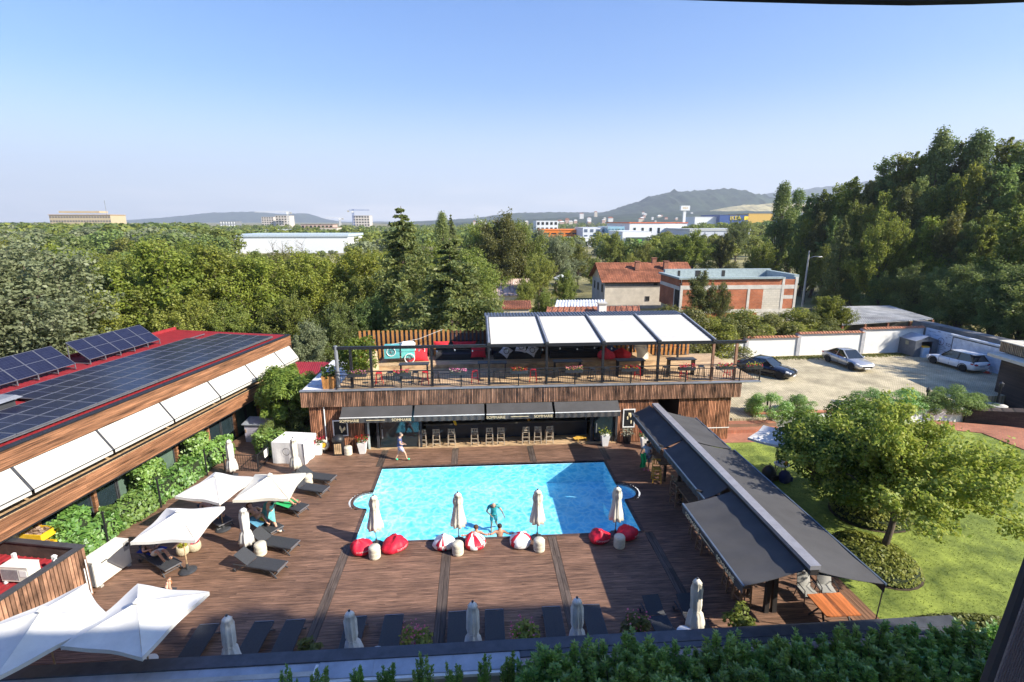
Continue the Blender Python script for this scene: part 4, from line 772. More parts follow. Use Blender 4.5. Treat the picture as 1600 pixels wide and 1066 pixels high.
# timber edge boards beside the lawn
BD = thing('timber_edge', 'strip of long brown timber boards between pergola and lawn', 'boards', (12.72, 13.0, 0))
bd = MB().box(.006, .158, 0, 8, -.06, .05).mesh('board', mat('edge_boards', (.20, .105, .06), .6, var=.45, scale=2, stretch=(6, .3, 1), bump=.3, objvar=.25))
for i in range(6): link('board', bd, BD, (i*.164, 0, 0)); link('board', bd, BD, (i*.164, 8.01, 0))
# orange table, wicker chairs
DT = thing('dining_table', 'orange slatted wooden table in the sun under the pergola end', 'table', (11.92, 14.1, 0))
tw = mat('orange_table_wood', (.52, .165, .055), .45, var=.3, scale=2, stretch=(5, .4, 1), objvar=.1); tb = MB().box(0, .145, -.52, .52, .71, .75)
tbm = tb.mesh('table_board', tw); tw2 = mat('table_strip', (.30, .11, .05), .5, var=.2)
nb_ = 0
for x, w_ in ((-.6, .53), (.07, .53)): link('table_board', MB().box(0, w_, -.52, .52, .71, .75).mesh('table_board', tw), DT, (x-.0, 0, 0))
for k in range(3): link('table_slat', MB().box(0, .03, -.52, .52, .705, .748).mesh('table_slat', tw2), DT, (-.065+k*.045, 0, 0))
for sx in (-.5, .5): b = MB(); b.beam((sx, -.42, 0), (sx*.8, .0, .7), .05, .05); b.beam((sx, .42, 0), (sx*.8, 0, .7), .05, .05); b.build('leg', M['charcoal'], DT)
WK = mat('grey_wicker', (.34, .33, .30), .8, var=.1, scale=30, bump=.4)
def wicker_chair(label, loc, rz):
    t = thing('wicker_chair', label, 'chair', loc, rz, 'grey wicker chairs at the orange table')
    b = MB(); b.grid(lambda u, v: ((u-.5)*.5, -.25+.5*v, .44+.02*math.sin(u*PI)), 6, 4); b.grid(lambda u, v: ((u-.5)*.5, -.25+.5*v, .40), 6, 4); b.build('seat', WK, t, smooth=True)
    b = MB(); b.grid(lambda u, v: ((u-.5)*.5*(1-.1*v), .24+.16*v-.06*math.sin(u*PI), .44+.58*v), 8, 6); b.grid(lambda u, v: ((u-.5)*.5*(1-.1*v), .27+.16*v-.06*math.sin(u*PI), .44+.58*v), 8, 6); b.build('backrest', WK, t, smooth=True)
    for s in (-1, 1):
        b = MB(); b.tube([(s*.27, -.27, 0), (s*.28, -.22, .62), (s*.28, .2, .64), (s*.25, .3, .5)], .018, 6); b.build('arm', M['charcoal'], t); b = MB(); b.tube([(s*.25, .24, .42), (s*.27, .33, 0)], .018, 6); b.build('leg', M['charcoal'], t)
    return t
wicker_chair('left grey wicker chair facing the orange table', (11.75, 15.15, 0), 0); wicker_chair('right grey wicker chair at the orange table by the timber boards', (12.5, 15.2, 0), R(-12))
wicker_chair('grey wicker chair on the near side of the orange table', (12.0, 13.15, 0), R(180))
# brown bar stools and high tables below the pergola
M['bstool'] = mat('brown_stool_wood', (.20, .125, .075), .65, var=.3, scale=5)
ps = [((1056, 775), 'brown', -70, 'brown bar stool left of pair beneath the middle left awning'), ((1056, 790), 'brown', 15, 'brown bar stool nearer the deck beneath the middle left awning'), ((1086, 840), 'brown', 80, 'brown bar stool under the far end of the near awning'), ((1098, 862), 'brown', 95, 'brown bar stool half hidden below the lettered awning'), ((1140, 920), 'brown', 85, 'brown bar stool below the near corner of the lettered awning'), ((1158, 942), 'brown', 5, 'nearest brown bar stool, at the awning corner'), ((1148, 932), 'brown', 60, 'brown bar stool tucked behind the nearest one')]
for (px, py), c, rz, lab in ps: p = at(px, py); bar_stool(M['bstool'], lab, (p.x+(.12 if px == 1148 else 0), p.y, 0), R(rz), 'brown stools under the pergola')
p = at(1025, 752); bar_stool(M['yellowwood'], 'yellow wooden bar chair in the sun under the far left awning', (p.x, p.y, 0), R(170), bh=1.2)
for i, (y, lab) in enumerate(((25.2, 'high dark bar table under the far awning'), (20.7, 'high dark bar table under the middle awning'), (16.6, 'high dark bar table under the lettered near awning'))):
    t = thing('bar_table', lab, 'table', (9.75, y, 0), 0, 'bar tables under the pergola'); b = MB(); b.box(-.35, .35, -1.3, 1.3, 1.02, 1.08); b.build('table_top', M['bstool'], t)
    for s in (-1.1, 1.1): b = MB(); b.box(-.06, .06, s-.06, s+.06, 0, 1.02); b.build('leg', M['post'], t)
# ================================================================ UMBRELLAS
def open_umbrella(label, c, rz, size, z, group, rise=.52, sag=.22, base=True, m=None):
    t = thing('open_umbrella', label, 'umbrella', (c[0], c[1], 0), rz, group); n = 4; h = size/math.sqrt(2); m = m or M['canvas']; b = MB(); nu, nv = 12, 10
    for k in range(n):
        a0, a1 = 2*PI*k/n, 2*PI*(k+1)/n
        A, B = Vector((math.cos(a0), math.sin(a0), 0))*h, Vector((math.cos(a1), math.sin(a1), 0))*h
        def fn(u, v, A=A, B=B):
            e = A.lerp(B, u); e = e*(1-.055*math.sin(u*PI)); p = e*v; return (p.x, p.y, z+rise*(1-v)**1.12-.05*math.sin(u*PI)*math.sin(v*PI)*1.6+.02*math.sin(u*9+k)*v)
        b.grid(fn, nu, nv); 
        b.grid(lambda u, v: (lambda q: (q[0]*1.004, q[1]*1.004, q[2]-.12*v))(fn(u, 1)), nu, 1)
    cn = b.build('canopy', m, t, smooth=True)
    b = MB(); b.lathe([(.10, z+rise+.0), (.12, z+rise+.03), (.05, z+rise+.08), (.0, z+rise+.12)], 8); b.build('finial', m, cn)
    b = MB(); b.tube([(0, 0, .05), (0, 0, z+rise)], .024, 8); b.build('pole', M['lwood'], t)
    for k in range(4): a = PI/2*k; b = MB(); b.beam((0, 0, z+rise-.05), (h*.97*math.cos(a), h*.97*math.sin(a), z-.03), .025, .025); b.build('rib', M['lwood'], t)
    if base: b = MB(); b.lathe([(.3, 0), (.32, .03), (.25, .07), (.06, .1), (.045, .32), (0, .32)], 18); b.build('base', M['charcoal'], t)
    return t
UG = 'open white umbrellas along the left of the deck'
def corners(c, rz, size, z): return
open_umbrella('open white umbrella nearest the long hedge, far left of the deck', (-11.45, 21.2), R(28), 2.2, 2.1, UG)
open_umbrella('open cream umbrella shading a green towel, rightmost of the far pair', (-9.13, 21.1), R(45), 2.25, 2.1, UG, m=M['cream'])
open_umbrella('open white umbrella over two woven baskets and a blue towel', (-11.5, 18.4), R(45), 2.25, 2.1, UG)
open_umbrella('open white umbrella cut off by the left picture edge', (-12.5, 13.35), R(4), 2.5, 2.1, UG)
open_umbrella('large open white umbrella at the near left of the deck, partly shaded', (-10.0, 13.5), R(33), 2.5, 2.1, UG)
open_umbrella('open white umbrella in shade on the lawn beside the garden trees', (16.0, 24.4), R(-3), 2.4, 2.15, None, base=False)
def closed_umbrella(label, loc, h, r, group, lean=0, m=None, tie=.45, skirt=.24, low=.62):
    t = thing('closed_umbrella', label, 'umbrella', loc, rnd.uniform(0, 6), group); s = rnd.uniform(0, 6); m = m or M['cream']
    L_ = h-low
    prof = [(skirt, 0), (skirt*.93, L_*.12), (skirt*.72, L_*.3), (skirt*.5, L_*tie), (skirt*.62, L_*(tie+.1)), (skirt*.6, L_*.8), (skirt*.48, L_*.92), (skirt*.55, L_*.925), (skirt*.22, L_*.985), (0, L_)]
    b = MB(); b.lathe([(p, z+low) for p, z in prof], 24, fn=lambda a, z: 1+.26*math.cos(8*a+s+z*1.2)*(1 if z < h-.15 else .3)); b.build('canopy', m, t, smooth=True)
    MB().lathe([(.035, h), (.04, h+.04), (0, h+.06)], 8).build('finial', M['charcoal'], t); MB().tube([(0, 0, .05), (0, 0, low+.2)], .022, 8).build('pole', M['charcoal'], t)
    b = MB(); b.lathe([(skirt*.55, low+L_*tie-.03), (skirt*.56, low+L_*tie+.03)], 12); b.build('strap', m, t)
    b = MB(); b.lathe([(.26, 0), (.27, .03), (.2, .06), (.05, .09), (.04, .25), (0, .25)], 16); b.build('base', M['charcoal'], t)
    t.rotation_euler.x = lean; return t
CG = 'closed cream umbrellas along the pool edge'
for (x, lab) in ((-4.42, 'closed cream umbrella by the pool between two plain red bean bags'), (-.93, 'closed cream umbrella by the pool between two red and white bean bags'), (2.46, 'closed cream umbrella at the pool edge beside a single red white bean bag'), (5.91, 'closed cream umbrella at shaded end of the pool between crimson bean bags')):
    closed_umbrella(lab, (x, 19.62, 0), 2.3, .4, CG, skirt=.30, tie=.62, low=.78)
WG = 'closed umbrellas beside the loungers'
SH = mat('greyish_canvas', (.66, .66, .64), .85, var=.1, scale=3, bump=.25, bscale=10)
for x, y, h, lab, m in ((-9.72, 19.6, 1.98, 'closed white umbrella tied in the middle between two left loungers', M['canvas']), (-13.3, 26.3, 2.1, 'closed white umbrella by the iron fence at far left', M['canvas']), (-10.0, 26.4, 2.05, 'closed cream umbrella in front of the white cube cover', M['cream']), (-7.62, 13.5, 2.0, 'leaning closed grey umbrella at the left of the near shaded row', SH), (-3.95, 13.5, 1.95, 'closed grey umbrella left of the pink flowering plant', SH), (-.28, 13.45, 2.12, 'closed grey umbrella upright between two shaded loungers, middle of near row', SH), (3.02, 13.45, 2.05, 'closed grey umbrella right of the centre in the near shaded row', SH), (7.02, 13.85, 2.2, 'closed cream umbrella in sunlight at the right of the near row', M['cream'])):
    closed_umbrella(lab, (x, y, 0), h, .3, WG, lean=R(rnd.uniform(-2, 2)), m=m, tie=.36, skirt=.27, low=.35)
# ================================================================ LOUNGERS
M['mesh'] = mat('charcoal_mesh', (.040, .042, .046), .7, var=.15, scale=30, bump=.2); M['meshlit'] = M['mesh']
def lounger(label, loc, rz, back=38, group='dark loungers'):
    # head towards -y, foot towards +y
    t = thing('sun_lounger', label, 'sun lounger', loc, rz, group); w = .31; a = R(back); hb = .68
    b = MB(); b.grid(lambda u, v: ((u-.5)*2*w*.96, -.35+1.3*v, .33-.015*math.sin(u*PI)), 4, 4); b.grid(lambda u, v: ((u-.5)*2*w*.96, -.35+1.3*v, .315-.015*math.sin(u*PI)), 4, 4); b.build('seat', M['mesh'], t)
    b = MB(); q = [(-w*.96, -.36-hb*math.cos(a), .33+hb*math.sin(a)), (w*.96, -.36-hb*math.cos(a), .33+hb*math.sin(a)), (w*.96, -.36, .335), (-w*.96, -.36, .335)]; b.slab(q, .02); b.build('backrest', M['mesh'], t)
    for s in (-1, 1):
        b = MB(); b.beam((s*w, -1.0, .30), (s*w, 1.0, .30), .03, .045); b.build('side_rail', M['charcoal'], t)
        b = MB(); b.beam((s*w, .62, .29), (s*(w+.02), .95, 0), .035, .03); b.build('leg', M['charcoal'], t)
        b = MB(); b.beam((s*w, -.62, .29), (s*(w+.02), -.9, .0), .035, .03); b.build('leg', M['charcoal'], t)
    b = MB(); b.beam((-w, 1.0, .30), (w, 1.0, .30), .03, .045); b.beam((-w, .86, .1), (w, .86, .1), .02, .02); b.build('crossbar', mat('steel', (.25, .25, .26), .4, .5), t)
    b = MB(); [b.lathe([(.07, -.02), (.07, .02)], 10, (0, 0, 0)) for _ in (0,)]; o = b.build('wheel', M['charcoal'], t, loc=(w+.04, -.95, .07)); o.rotation_euler = (0, R(90), 0)
    return t
l0 = lounger('dark lounger farthest from the camera beside the cream pouf', (0, 0, 0), 0, 34, 'dark loungers on the left of the deck')
LL = [(((486, 742), (520, 746)), 'dark lounger farthest from the camera, near the white cube cover'), (((462, 757), (508, 764)), 'dark lounger behind the cream pouf, second from the far end'), (((428, 782), (474, 793)), 'dark lounger covered with a bright green towel'), (((392, 806), (432, 826)), 'dark lounger spread with a blue and yellow towel'), (((400, 840), (460, 850)), 'empty dark lounger with raised back beside the tied white umbrella'), (((372, 873), (440, 884)), 'nearest empty dark lounger with steep raised back'), (((218, 852), (270, 884)), 'dark lounger with blue towel under the white umbrella'), (((318, 795), (352, 816)), 'dark lounger with crossed legs under the far left umbrella')]
for i, ((h_, f_), lab) in enumerate(LL):
    a, c = at(*h_, .33), at(*f_, .33); d = (c-a).normalized(); rz = math.atan2(-d.x, d.y); p = c-d*.95
    if i == 0: l0.location = (p.x, p.y, 0); l0.rotation_euler.z = rz; l0['label'] = lab
    else: dup(l0, (p.x, p.y, 0), rz, lab)
NG = 'dark loungers in the near shaded row'
l1 = None
for i, (x, lab, bk) in enumerate(((-9.05, 'shaded dark lounger at the left end of the near row, by the white bin', 0), (-7.3, 'shaded dark lounger half hidden behind the leaning grey umbrella', 0), (-6.25, 'shaded dark lounger left of the olive green plant', 0), (-4.2, 'shaded dark lounger behind the closed umbrella left of the pink plant', 0), (-2.97, 'shaded dark lounger immediately left of the pink flowering plant', 0), (-.8, 'shaded dark lounger left of the upright grey umbrella', 0), (.42, 'shaded dark lounger right of the upright grey umbrella', 0), (2.4, 'shaded dark lounger right of the red tinged plant', 0), (3.78, 'half sunlit dark lounger right of the closed grey umbrella', 0), (5.98, 'sunlit dark lounger with raised head left of the white round table', 30), (7.2, 'sunlit dark lounger behind the cream closed umbrella', 30))):
    if l1 is None: l1 = lounger(lab, (x, 14.15, 0), R(1), 2, NG)
    elif bk == 30: lounger(lab, (x, 14.15, 0), R(180+4), 26, NG)
    else: dup(l1, (x, 14.15, 0), R(rnd.uniform(-1.5, 1.5)), lab)
# poufs, baskets, bins
M['pouf'] = mat('cream_pouf', (.60, .55, .43), .9, var=.08, scale=8, bump=.2)
def pouf(label, loc, group, r=.235, h=.5):
    t = thing('pouf', label, 'pouf', loc, 0, group); b = MB(); b.lathe([(r*.92, 0), (r, .03), (r*1.02, h*.25), (r*.98, h*.3), (r*1.02, h*.34), (r*1.02, h*.62), (r*.985, h*.66), (r*1.01, h*.7), (r, h-.03), (r*.93, h)], 20); b.build('body', M['pouf'], t, smooth=True); b = MB(); b.lathe([(r*.9, h+.001), (r*.86, h+.018), (0, h+.022)], 20); b.build('lid', M['pouf'], t, smooth=True); return t
for px, lab in ((588, 'cream pouf between the two plain red bean bags'), (716, 'cream pouf between the two red and white bean bags'), (841, 'cream pouf right of the single red white bean bag'), (964, 'shaded cream pouf between the crimson bean bags')): p = at(px, 864-(px-588)*.046); pouf(lab, (p.x, 18.75, 0), 'poufs at the pool edge')
for (px, py), lab in (((482, 756), 'cream pouf between the two farthest loungers'), ((408, 866), 'cream pouf between the two nearest left loungers')): p = at(px, py); pouf(lab, (p.x, p.y, 0), 'poufs between the left loungers')
BK = mat('woven_straw', (.50, .43, .29), .9, var=.25, scale=25, bump=.5)
for (px, py), c, lab in (((287, 866), 'yel', 'woven basket with orange flowers left of pair under the umbrella'), ((305, 860), 'red', 'woven basket with a red cloth, right of the pair')):
    p = at(px, py); t = thing('basket', lab, 'basket', (p.x, p.y, 0), 0, 'woven baskets'); b = MB(); b.lathe([(.17, 0), (.235, .1), (.25, .25), (.21, .4), (.19, .4), (.2, .3)], 18); b.build('body', BK, t, smooth=True)
    flowers(t, 'contents', 40, (.15, .15, .06), PET['yel'] if c == 'yel' else PET['red'], 7, (0, 0, .42), .1)
t = thing('round_bin', 'white round bin beside the near left umbrella in shade', 'bin', (at(265, 1015)[0], 13.55, 0)); b = MB(); b.lathe([(.22, 0), (.24, .5)], 18); b.build('body', M['white'], t, smooth=True); b = MB(); b.lathe([(.25, .501), (.24, .54), (0, .55)], 18); b.build('lid', M['white'], t, smooth=True)
for (x, y), lab in (((6.55, 13.55), 'white round side table by the cream closed umbrella'), ((-3.25, 13.4), 'white round side table behind the closed umbrella left of pink plant'), ((-7.1, 13.35), 'small white side table behind the leaning umbrella')):
    t = thing('side_table', lab, 'table', (x, y, 0), 0, 'white round side tables'); b = MB(); b.lathe([(.26, .45), (.27, .47), (.26, .49)], 20); b.build('table_top', M['white'], t); b = MB(); b.tube([(0, 0, 0), (0, 0, .45)], .03); b.lathe([(.18, 0), (.18, .02)], 14); b.build('pedestal', M['white'], t)
# ================================================================ BEAN BAGS
CRIM = mat('bean_red', (.56, .012, .035), .55, var=.18, scale=5, bump=.3, bscale=14); WH = mat('bean_white', (.74, .72, .70), .6, var=.08, scale=5, bump=.25, bscale=14)
for i, (px, py, two, r, lab) in enumerate(((563, 869, 0, .44, 'plain red bean bag at the left end of the pool row'), (614, 866, 0, .47, 'plain red bean bag with white lettering right of first umbrella'), (694, 862, 1, .43, 'red and white bean bag left of second umbrella'), (743, 861, 1, .42, 'red and white bean bag with a swimmer head behind it'), (813, 859, 1, .42, 'red and white bean bag left of third umbrella'), (940, 852, 0, .42, 'crimson bean bag half in sun left of the fourth umbrella'), (983, 846, 0, .43, 'crimson bean bag wholly in shade near the pool corner'))):
    p = at(px, py); t = thing('bean_bag', lab, 'bean bag', (p.x, p.y+.38, 0), R(rnd.uniform(0, 360)) if two else 0, 'bean bags along the pool')
    beanbag_mesh(r*1.06, .53, i+3, bool(two)).build('bag', [CRIM, WH] if two else [CRIM], t, smooth=True)
    o = text('lettering', 'SOMMARIE', .11, WH, t, (0, 0, .2), (0, 0, 0)); me = o.data; ang0 = -PI/2-t.rotation_euler.z+R((20, 55, -10, 35, 30, 5, 60)[i])
    for v in me.vertices: x, y, z = v.co; a = ang0+x/r*1.0; zz = .24+y; rr = r*(1.16-.3*max(0, zz-.2)); v.co = (rr*math.cos(a)*1.03, rr*math.sin(a)*1.03, zz)
    o.location = (0, 0, 0); o.rotation_euler = (0, 0, 0)
# ================================================================ WHITE COVER, FENCE, CABINET
t = thing('covered_cube', 'white fabric covered cube with a sagging top near the bar corner', 'cover', (at(461, 720)[0]-.05, 28.25, 0), R(-10)); CV = mat('white_cover', (.70, .69, .67), .85, var=.08, scale=2, bump=.3, bscale=7)
b = MB(); w_, d_, h_ = .95, .75, 1.28
b.grid(lambda u, v: ((u-.5)*2*w_, (v-.5)*2*d_, h_-.16*math.sin(u*PI)*math.sin(v*PI)), 10, 8)
for sgn in (-1, 1):
    b.grid(lambda u, v: ((u-.5)*2*w_+.01*math.sin(v*5), sgn*(d_+.03*(1-v)*math.sin(u*14)), v*h_), 16, 4); b.grid(lambda u, v: (sgn*(w_+.03*(1-v)*math.sin(u*13)), (u-.5)*2*d_, v*h_), 16, 4)
b.build('cover', CV, t, smooth=False); b = MB(); b.add([(.22*math.cos(a)*q-.1, -d_-.035, .75+.22*math.sin(a)*q) for a in np.linspace(0, 2*PI, 19)[:-1] for q in (.9, 1)], [(2*k, 2*k+1, (2*k+3) % 36, (2*k+2) % 36) for k in range(18)]); b.build('printed_ring', M['black'], t)
for sx in (-1, 1): b = MB(); b.beam((sx*w_*.99, -d_-.02, 0), (sx*w_*.99, -d_-.02, h_), .03, .03); b.build('piping', M['greymetal'], t)
IF = thing('iron_fence', 'low black iron fence with white notices at the far left of the deck', 'fence', (0, 0, 0))
A_, B2, C_ = at(352, 735), at(404, 737), at(437, 703)
for p, q in ((A_, B2), (B2, C_)):
    b = MB(); [b.beam(p+Vector((0, 0, z)), q+Vector((0, 0, z)), .03, .03) for z in (.12, .95)]; b.build('rail', M['black'], IF)
    n_ = int((q-p).length/.13); b = MB()
    for k in range(n_+1): r_ = p.lerp(q, k/n_); b.beam(r_, r_+Vector((0, 0, .95)), .016, .016)
    b.build('bars', M['black'], IF)
for p in (A_, B2, C_): b = MB(); b.box(p.x-.03, p.x+.03, p.y-.03, p.y+.03, 0, 1.0); b.build('post', M['black'], IF)
for k in (.28, .7): p = B2.lerp(C_, k); q = B2.lerp(C_, k+.2); b = MB(); nn = Vector((q.y-p.y, p.x-q.x, 0)).normalized()*.03; b.slab([p+nn+Vector((0, 0, .4)), q+nn+Vector((0, 0, .4)), q+nn+Vector((0, 0, .85)), p+nn+Vector((0, 0, .85))], .01); b.build('notice', M['white'], IF)
p = at(405, 690); t = thing('grey_cabinet', 'pale lilac cabinet with a zinc lid behind the iron fence', 'cabinet', (p.x, p.y+.3, 0), R(-6)); b = MB(); b.box(-.75, .75, -.4, .4, 0, 1.15); b.build('body', mat('lilac_paint', (.40, .38, .44), .6), t); b = MB(); b.hexa([(-.85, -.5, 1.151), (.85, -.5, 1.151), (.85, .5, 1.151), (-.85, .5, 1.151)], [(-.85, -.5, 1.2), (.85, -.5, 1.2), (.85, .5, 1.35), (-.85, .5, 1.35)]); b.build('lid', M['flash'], t); b = MB(); b.box(-.7, -.64, -.43, -.401, .65, .85); b.build('latch', M['lwood'], t)
# planters and bits by the bar wall
def flower_pot(label, loc, cols, seed, h=.72, w=.26, m=None, blooms=70, fol=80):
    t = thing('flower_pot', label, 'flower pot', loc, 0); b = MB(); b.hexa([(-w*.62, -w*.62, 0), (w*.62, -w*.62, 0), (w*.62, w*.62, 0), (-w*.62, w*.62, 0)], [(-w, -w, h), (w, -w, h), (w, w, h), (-w, w, h)]); b.build('pot', m or M['white'], t)
    flowers(t, 'leaves', fol, (.32, .3, .14), LEAF['mid'], seed, (0, 0, h+.14), .1)
    if blooms: flowers(t, 'flowers', blooms, (.36, .32, .16), cols, seed+1, (0, -.02, h+.24), .085)
    return t
p = at(497, 712); flower_pot('tall white pot of red geraniums at the left corner of bar wall', (p.x, p.y+.2, 0), PET['red'], 11)
p = at(566, 710); flower_pot('tall white pot of red geraniums left of the glass doors', (p.x, p.y+.2, 0), PET['red'], 13)
p = at(946, 698); flower_pot('shaded white pot with yellow green plant right of the bar', (p.x, p.y+.2, 0), PET['yel'], 15, blooms=25)
p = at(1006, 706); flower_pot('white pot with few red flowers half hidden by the far awning', (p.x+.2, p.y+.5, 0), PET['red'], 17, blooms=20)
p = at(978, 690); t = thing('grey_planter', 'round grey planter with silvery plant before the right batten wall', 'planter', (p.x, p.y-.2, 0)); b = MB(); b.lathe([(.2, 0), (.28, .5), (.25, .5)], 14); b.build('pot', M['black'], t); flowers(t, 'leaves', 120, (.35, .3, .2), leafmat('silver_leaf', (.22, .24, .2)), 4, (0, 0, .75), .12)
p = at(511, 703); t = thing('hose_reel', 'grey hose reel with a yellow hub on the bar wall', 'hose reel', (p.x, 28.75, .55)); b = MB(); k = 18; b.tube([(.24*math.cos(2*PI*i/k), 0, .24*math.sin(2*PI*i/k)) for i in range(k+1)], .09, 8, cap=False); b.build('hose', mat('grey_hose', (.45, .44, .36), .7), t, smooth=True); b = MB(); b.lathe([(.12, -.1), (.13, .1), (0, .1)], 12); o = b.build('hub', MATS['yellow_paint'], t); o.rotation_euler = (R(90), 0, 0); b = MB(); b.beam((0, .05, -.55), (0, .05, 0), .06, .06); b.build('stand', M['charcoal'], t)
p = at(529, 712); t = thing('litter_bin', 'black domed litter bin with timber slats against the bar wall', 'bin', (p.x, 28.62, 0)); b = MB(); b.box(-.27, .27, -.25, .25, 0, .85); b.build('body', M['black'], t); b = MB(); b.lathe([(.36, .851), (.36, .95), (.3, 1.1), (.12, 1.2), (0, 1.22)], 14); b.build('dome', M['black'], t, smooth=True)
for k in range(4): b = MB(); b.box(-.2+k*.105, -.125+k*.105, -.28, -.251, .12, .75); b.build('slat', M['lwood'], t)
p = at(544, 711); pouf('weathered cream pouf between bin and geranium pot by bar wall', (p.x, 28.5, 0), None)
# towels
def towel(label, m, pts, nm='towel', thick=.02):
    b = MB(); b.slab(pts, thick); return b
def drape(label, m, o, u_, v_, nu=8, nv=10, wob=.03, fn=None):
    b = MB(); o, u_, v_ = Vector(o), Vector(u_), Vector(v_); nn = u_.cross(v_).normalized(); s = rnd.uniform(0, 6)
    f = lambda d: (lambda u, v: tuple(o+u_*u+v_*v+nn*(d+wob*math.sin(u*9+s)*math.sin(v*7+s)+(fn(u, v) if fn else 0))))
    b.grid(f(0), nu, nv); b.grid(f(-.012), nu, nv); return tag(b.build('towel', m, smooth=True), label, 'towel')
a, c = at(430, 782, .37), at(466, 790, .37); d = (c-a).normalized(); nrm = Vector((-d.y, d.x, 0)); drape('bright green towel spread on a lounger under the cream umbrella', mat('green_towel', (.03, .42, .13), .95, var=.1, bump=.3), a-nrm*.34-d*.2+Vector((0, 0, .03)), nrm*.68, d*1.3)
a, c = at(390, 806, .5), at(430, 826, .37); d = (c-a).normalized(); nrm = Vector((-d.y, d.x, 0)).normalized()
drape('blue towel with a yellow stripe hanging off a lounger', mat('blue_towel', (.10, .30, .45), .95, var=.2, scale=3, bump=.3), a-nrm*.36+Vector((0, 0, .02)), nrm*.72, d*1.05); drape('yellow striped towel on top of the blue towel', mat('olive_towel', (.52, .45, .04), .95), a-nrm*.0+Vector((0, 0, .05)), nrm*.16, d*.95)
a, c = at(222, 858, .40), at(262, 868, .40); d = Vector((c-a)).normalized(); nrm = Vector((-d.y, d.x, 0)).normalized(); drape('dark blue towel on the lounger under the third white umbrella', mat('navy_towel', (.02, .04, .24), .95, bump=.3), a-nrm*.25+Vector((0, 0, .03)), nrm*.6, d*.95)
# crates behind the small building
for i, (x, z, lab) in enumerate(((0, .45, 'yellow crate of bread, upper one leaning behind the small building'), (.12, 0, 'yellow crate of bread, lower one behind the small building'))):
    p = Vector((-17.4, 19.2, .38)); t = thing('yellow_crate', lab, 'crate', (p.x+x, p.y-x*2, .82+z), R(-8), 'yellow crates'); YC = mat('yellow_crate_plastic', (.72, .45, .02), .5)
    b = MB(); b.box(-.45, .45, -.33, .33, 0, .03); [b.box(*q) for q in ((-.45, .45, -.33, -.29, .03, .28), (-.45, .45, .29, .33, .03, .28), (-.45, -.41, -.29, .29, .03, .28), (.41, .45, -.29, .29, .03, .28))]; b.build('crate', YC, t)
    flowers(t, 'contents', 90, (.38, .25, .05), leafmat('bread_crust', (.45, .30, .20), (.6, .45, .33)), i, (0, 0, .22), .16)
t = thing('crate_stand', 'grey low stand carrying the yellow crates', 'stand', (-17.4, 19.15, 0)); b = MB(); b.box(-.7, .8, -.6, .5, .62, .81); b.build('top', M['greymetal'], t)
for q in ((-.6, -.5), (.7, -.5), (-.6, .4), (.7, .4)): b = MB(); b.box(q[0]-.03, q[0]+.03, q[1]-.03, q[1]+.03, 0, .62); b.build('leg', M['greymetal'], t)
# ================================================================ PEOPLE
SKIN = mat('skin_tan', (.50, .27, .17), .6, var=.06, scale=6); SKIN2 = mat('skin_fair', (.60, .36, .25), .6, var=.06, scale=6)
def skinmesh(name, pts, edges, rad, m, parent, root=0, sub=1):
    me = bpy.data.meshes.new(name); me.from_pydata([tuple(p) for p in pts], edges, []); me.materials.append(m); o = link(name, me, parent)
    o.modifiers.new('skin', 'SKIN'); sv = me.skin_vertices[0].data
    for i, r in enumerate(rad): sv[i].radius = (r, r) if not isinstance(r, tuple) else r; sv[i].use_root = (i == root)
    s = o.modifiers.new('sub', 'SUBSURF'); s.levels = s.render_levels = sub
    me.polygons.foreach_set('use_smooth', [True]*len(me.polygons)); o.modifiers['skin'].use_smooth_shade = True; return o
JR = {'pel': .135, 'wai': .12, 'che': (.15, .125), 'nec': .062, 'hd0': .075, 'hd1': .098, 'hd2': .07, 'nose': .017, 'earL': .016, 'earR': .016, 'shL': .068, 'elL': .046, 'wrL': .03, 'shR': .068, 'elR': .046, 'wrR': .03,
      'hiL': .092, 'knL': .06, 'anL': .04, 'toL': .032, 'hiR': .092, 'knR': .06, 'anR': .04, 'toR': .032}
JE = [('pel', 'wai'), ('wai', 'che'), ('che', 'nec'), ('nec', 'hd0'), ('hd0', 'hd1'), ('hd1', 'hd2'), ('hd1', 'nose'), ('hd1', 'earL'), ('hd1', 'earR'), ('che', 'shL'), ('shL', 'elL'), ('elL', 'wrL'), ('che', 'shR'), ('shR', 'elR'), ('elR', 'wrR'),
      ('pel', 'hiL'), ('hiL', 'knL'), ('knL', 'anL'), ('anL', 'toL'), ('pel', 'hiR'), ('hiR', 'knR'), ('knR', 'anR'), ('anR', 'toR')]
STAND = {'pel': (0, 0, .94), 'wai': (0, 0, 1.10), 'che': (0, 0, 1.30), 'nec': (0, .0, 1.48), 'hd0': (0, .02, 1.55), 'hd1': (0, .03, 1.64), 'hd2': (0, .02, 1.71), 'nose': (0, .145, 1.62), 'earL': (-.098, .02, 1.63), 'earR': (.098, .02, 1.63),
         'shL': (-.185, 0, 1.41), 'elL': (-.25, -.02, 1.13), 'wrL': (-.26, .07, .88), 'shR': (.185, 0, 1.41), 'elR': (.25, -.02, 1.13), 'wrR': (.26, .07, .88),
         'hiL': (-.095, 0, .88), 'knL': (-.10, .02, .48), 'anL': (-.10, -.01, .08), 'toL': (-.11, .15, .035), 'hiR': (.095, 0, .88), 'knR': (.10, .02, .48), 'anR': (.10, -.01, .08), 'toR': (.11, .15, .035)}
def head_at(J, c, fwd=(0, 1, 0), up=(0, 0, 1)):
    c, f, u = Vector(c), Vector(fwd).normalized(), Vector(up).normalized(); s = f.cross(u)
    J['hd0'] = c-u*.09-f*.01; J['hd1'] = c; J['hd2'] = c+u*.07-f*.01; J['nose'] = c+f*.115-u*.02; J['earL'] = c-s*.098; J['earR'] = c+s*.098; J['_f'] = f; J['_u'] = u
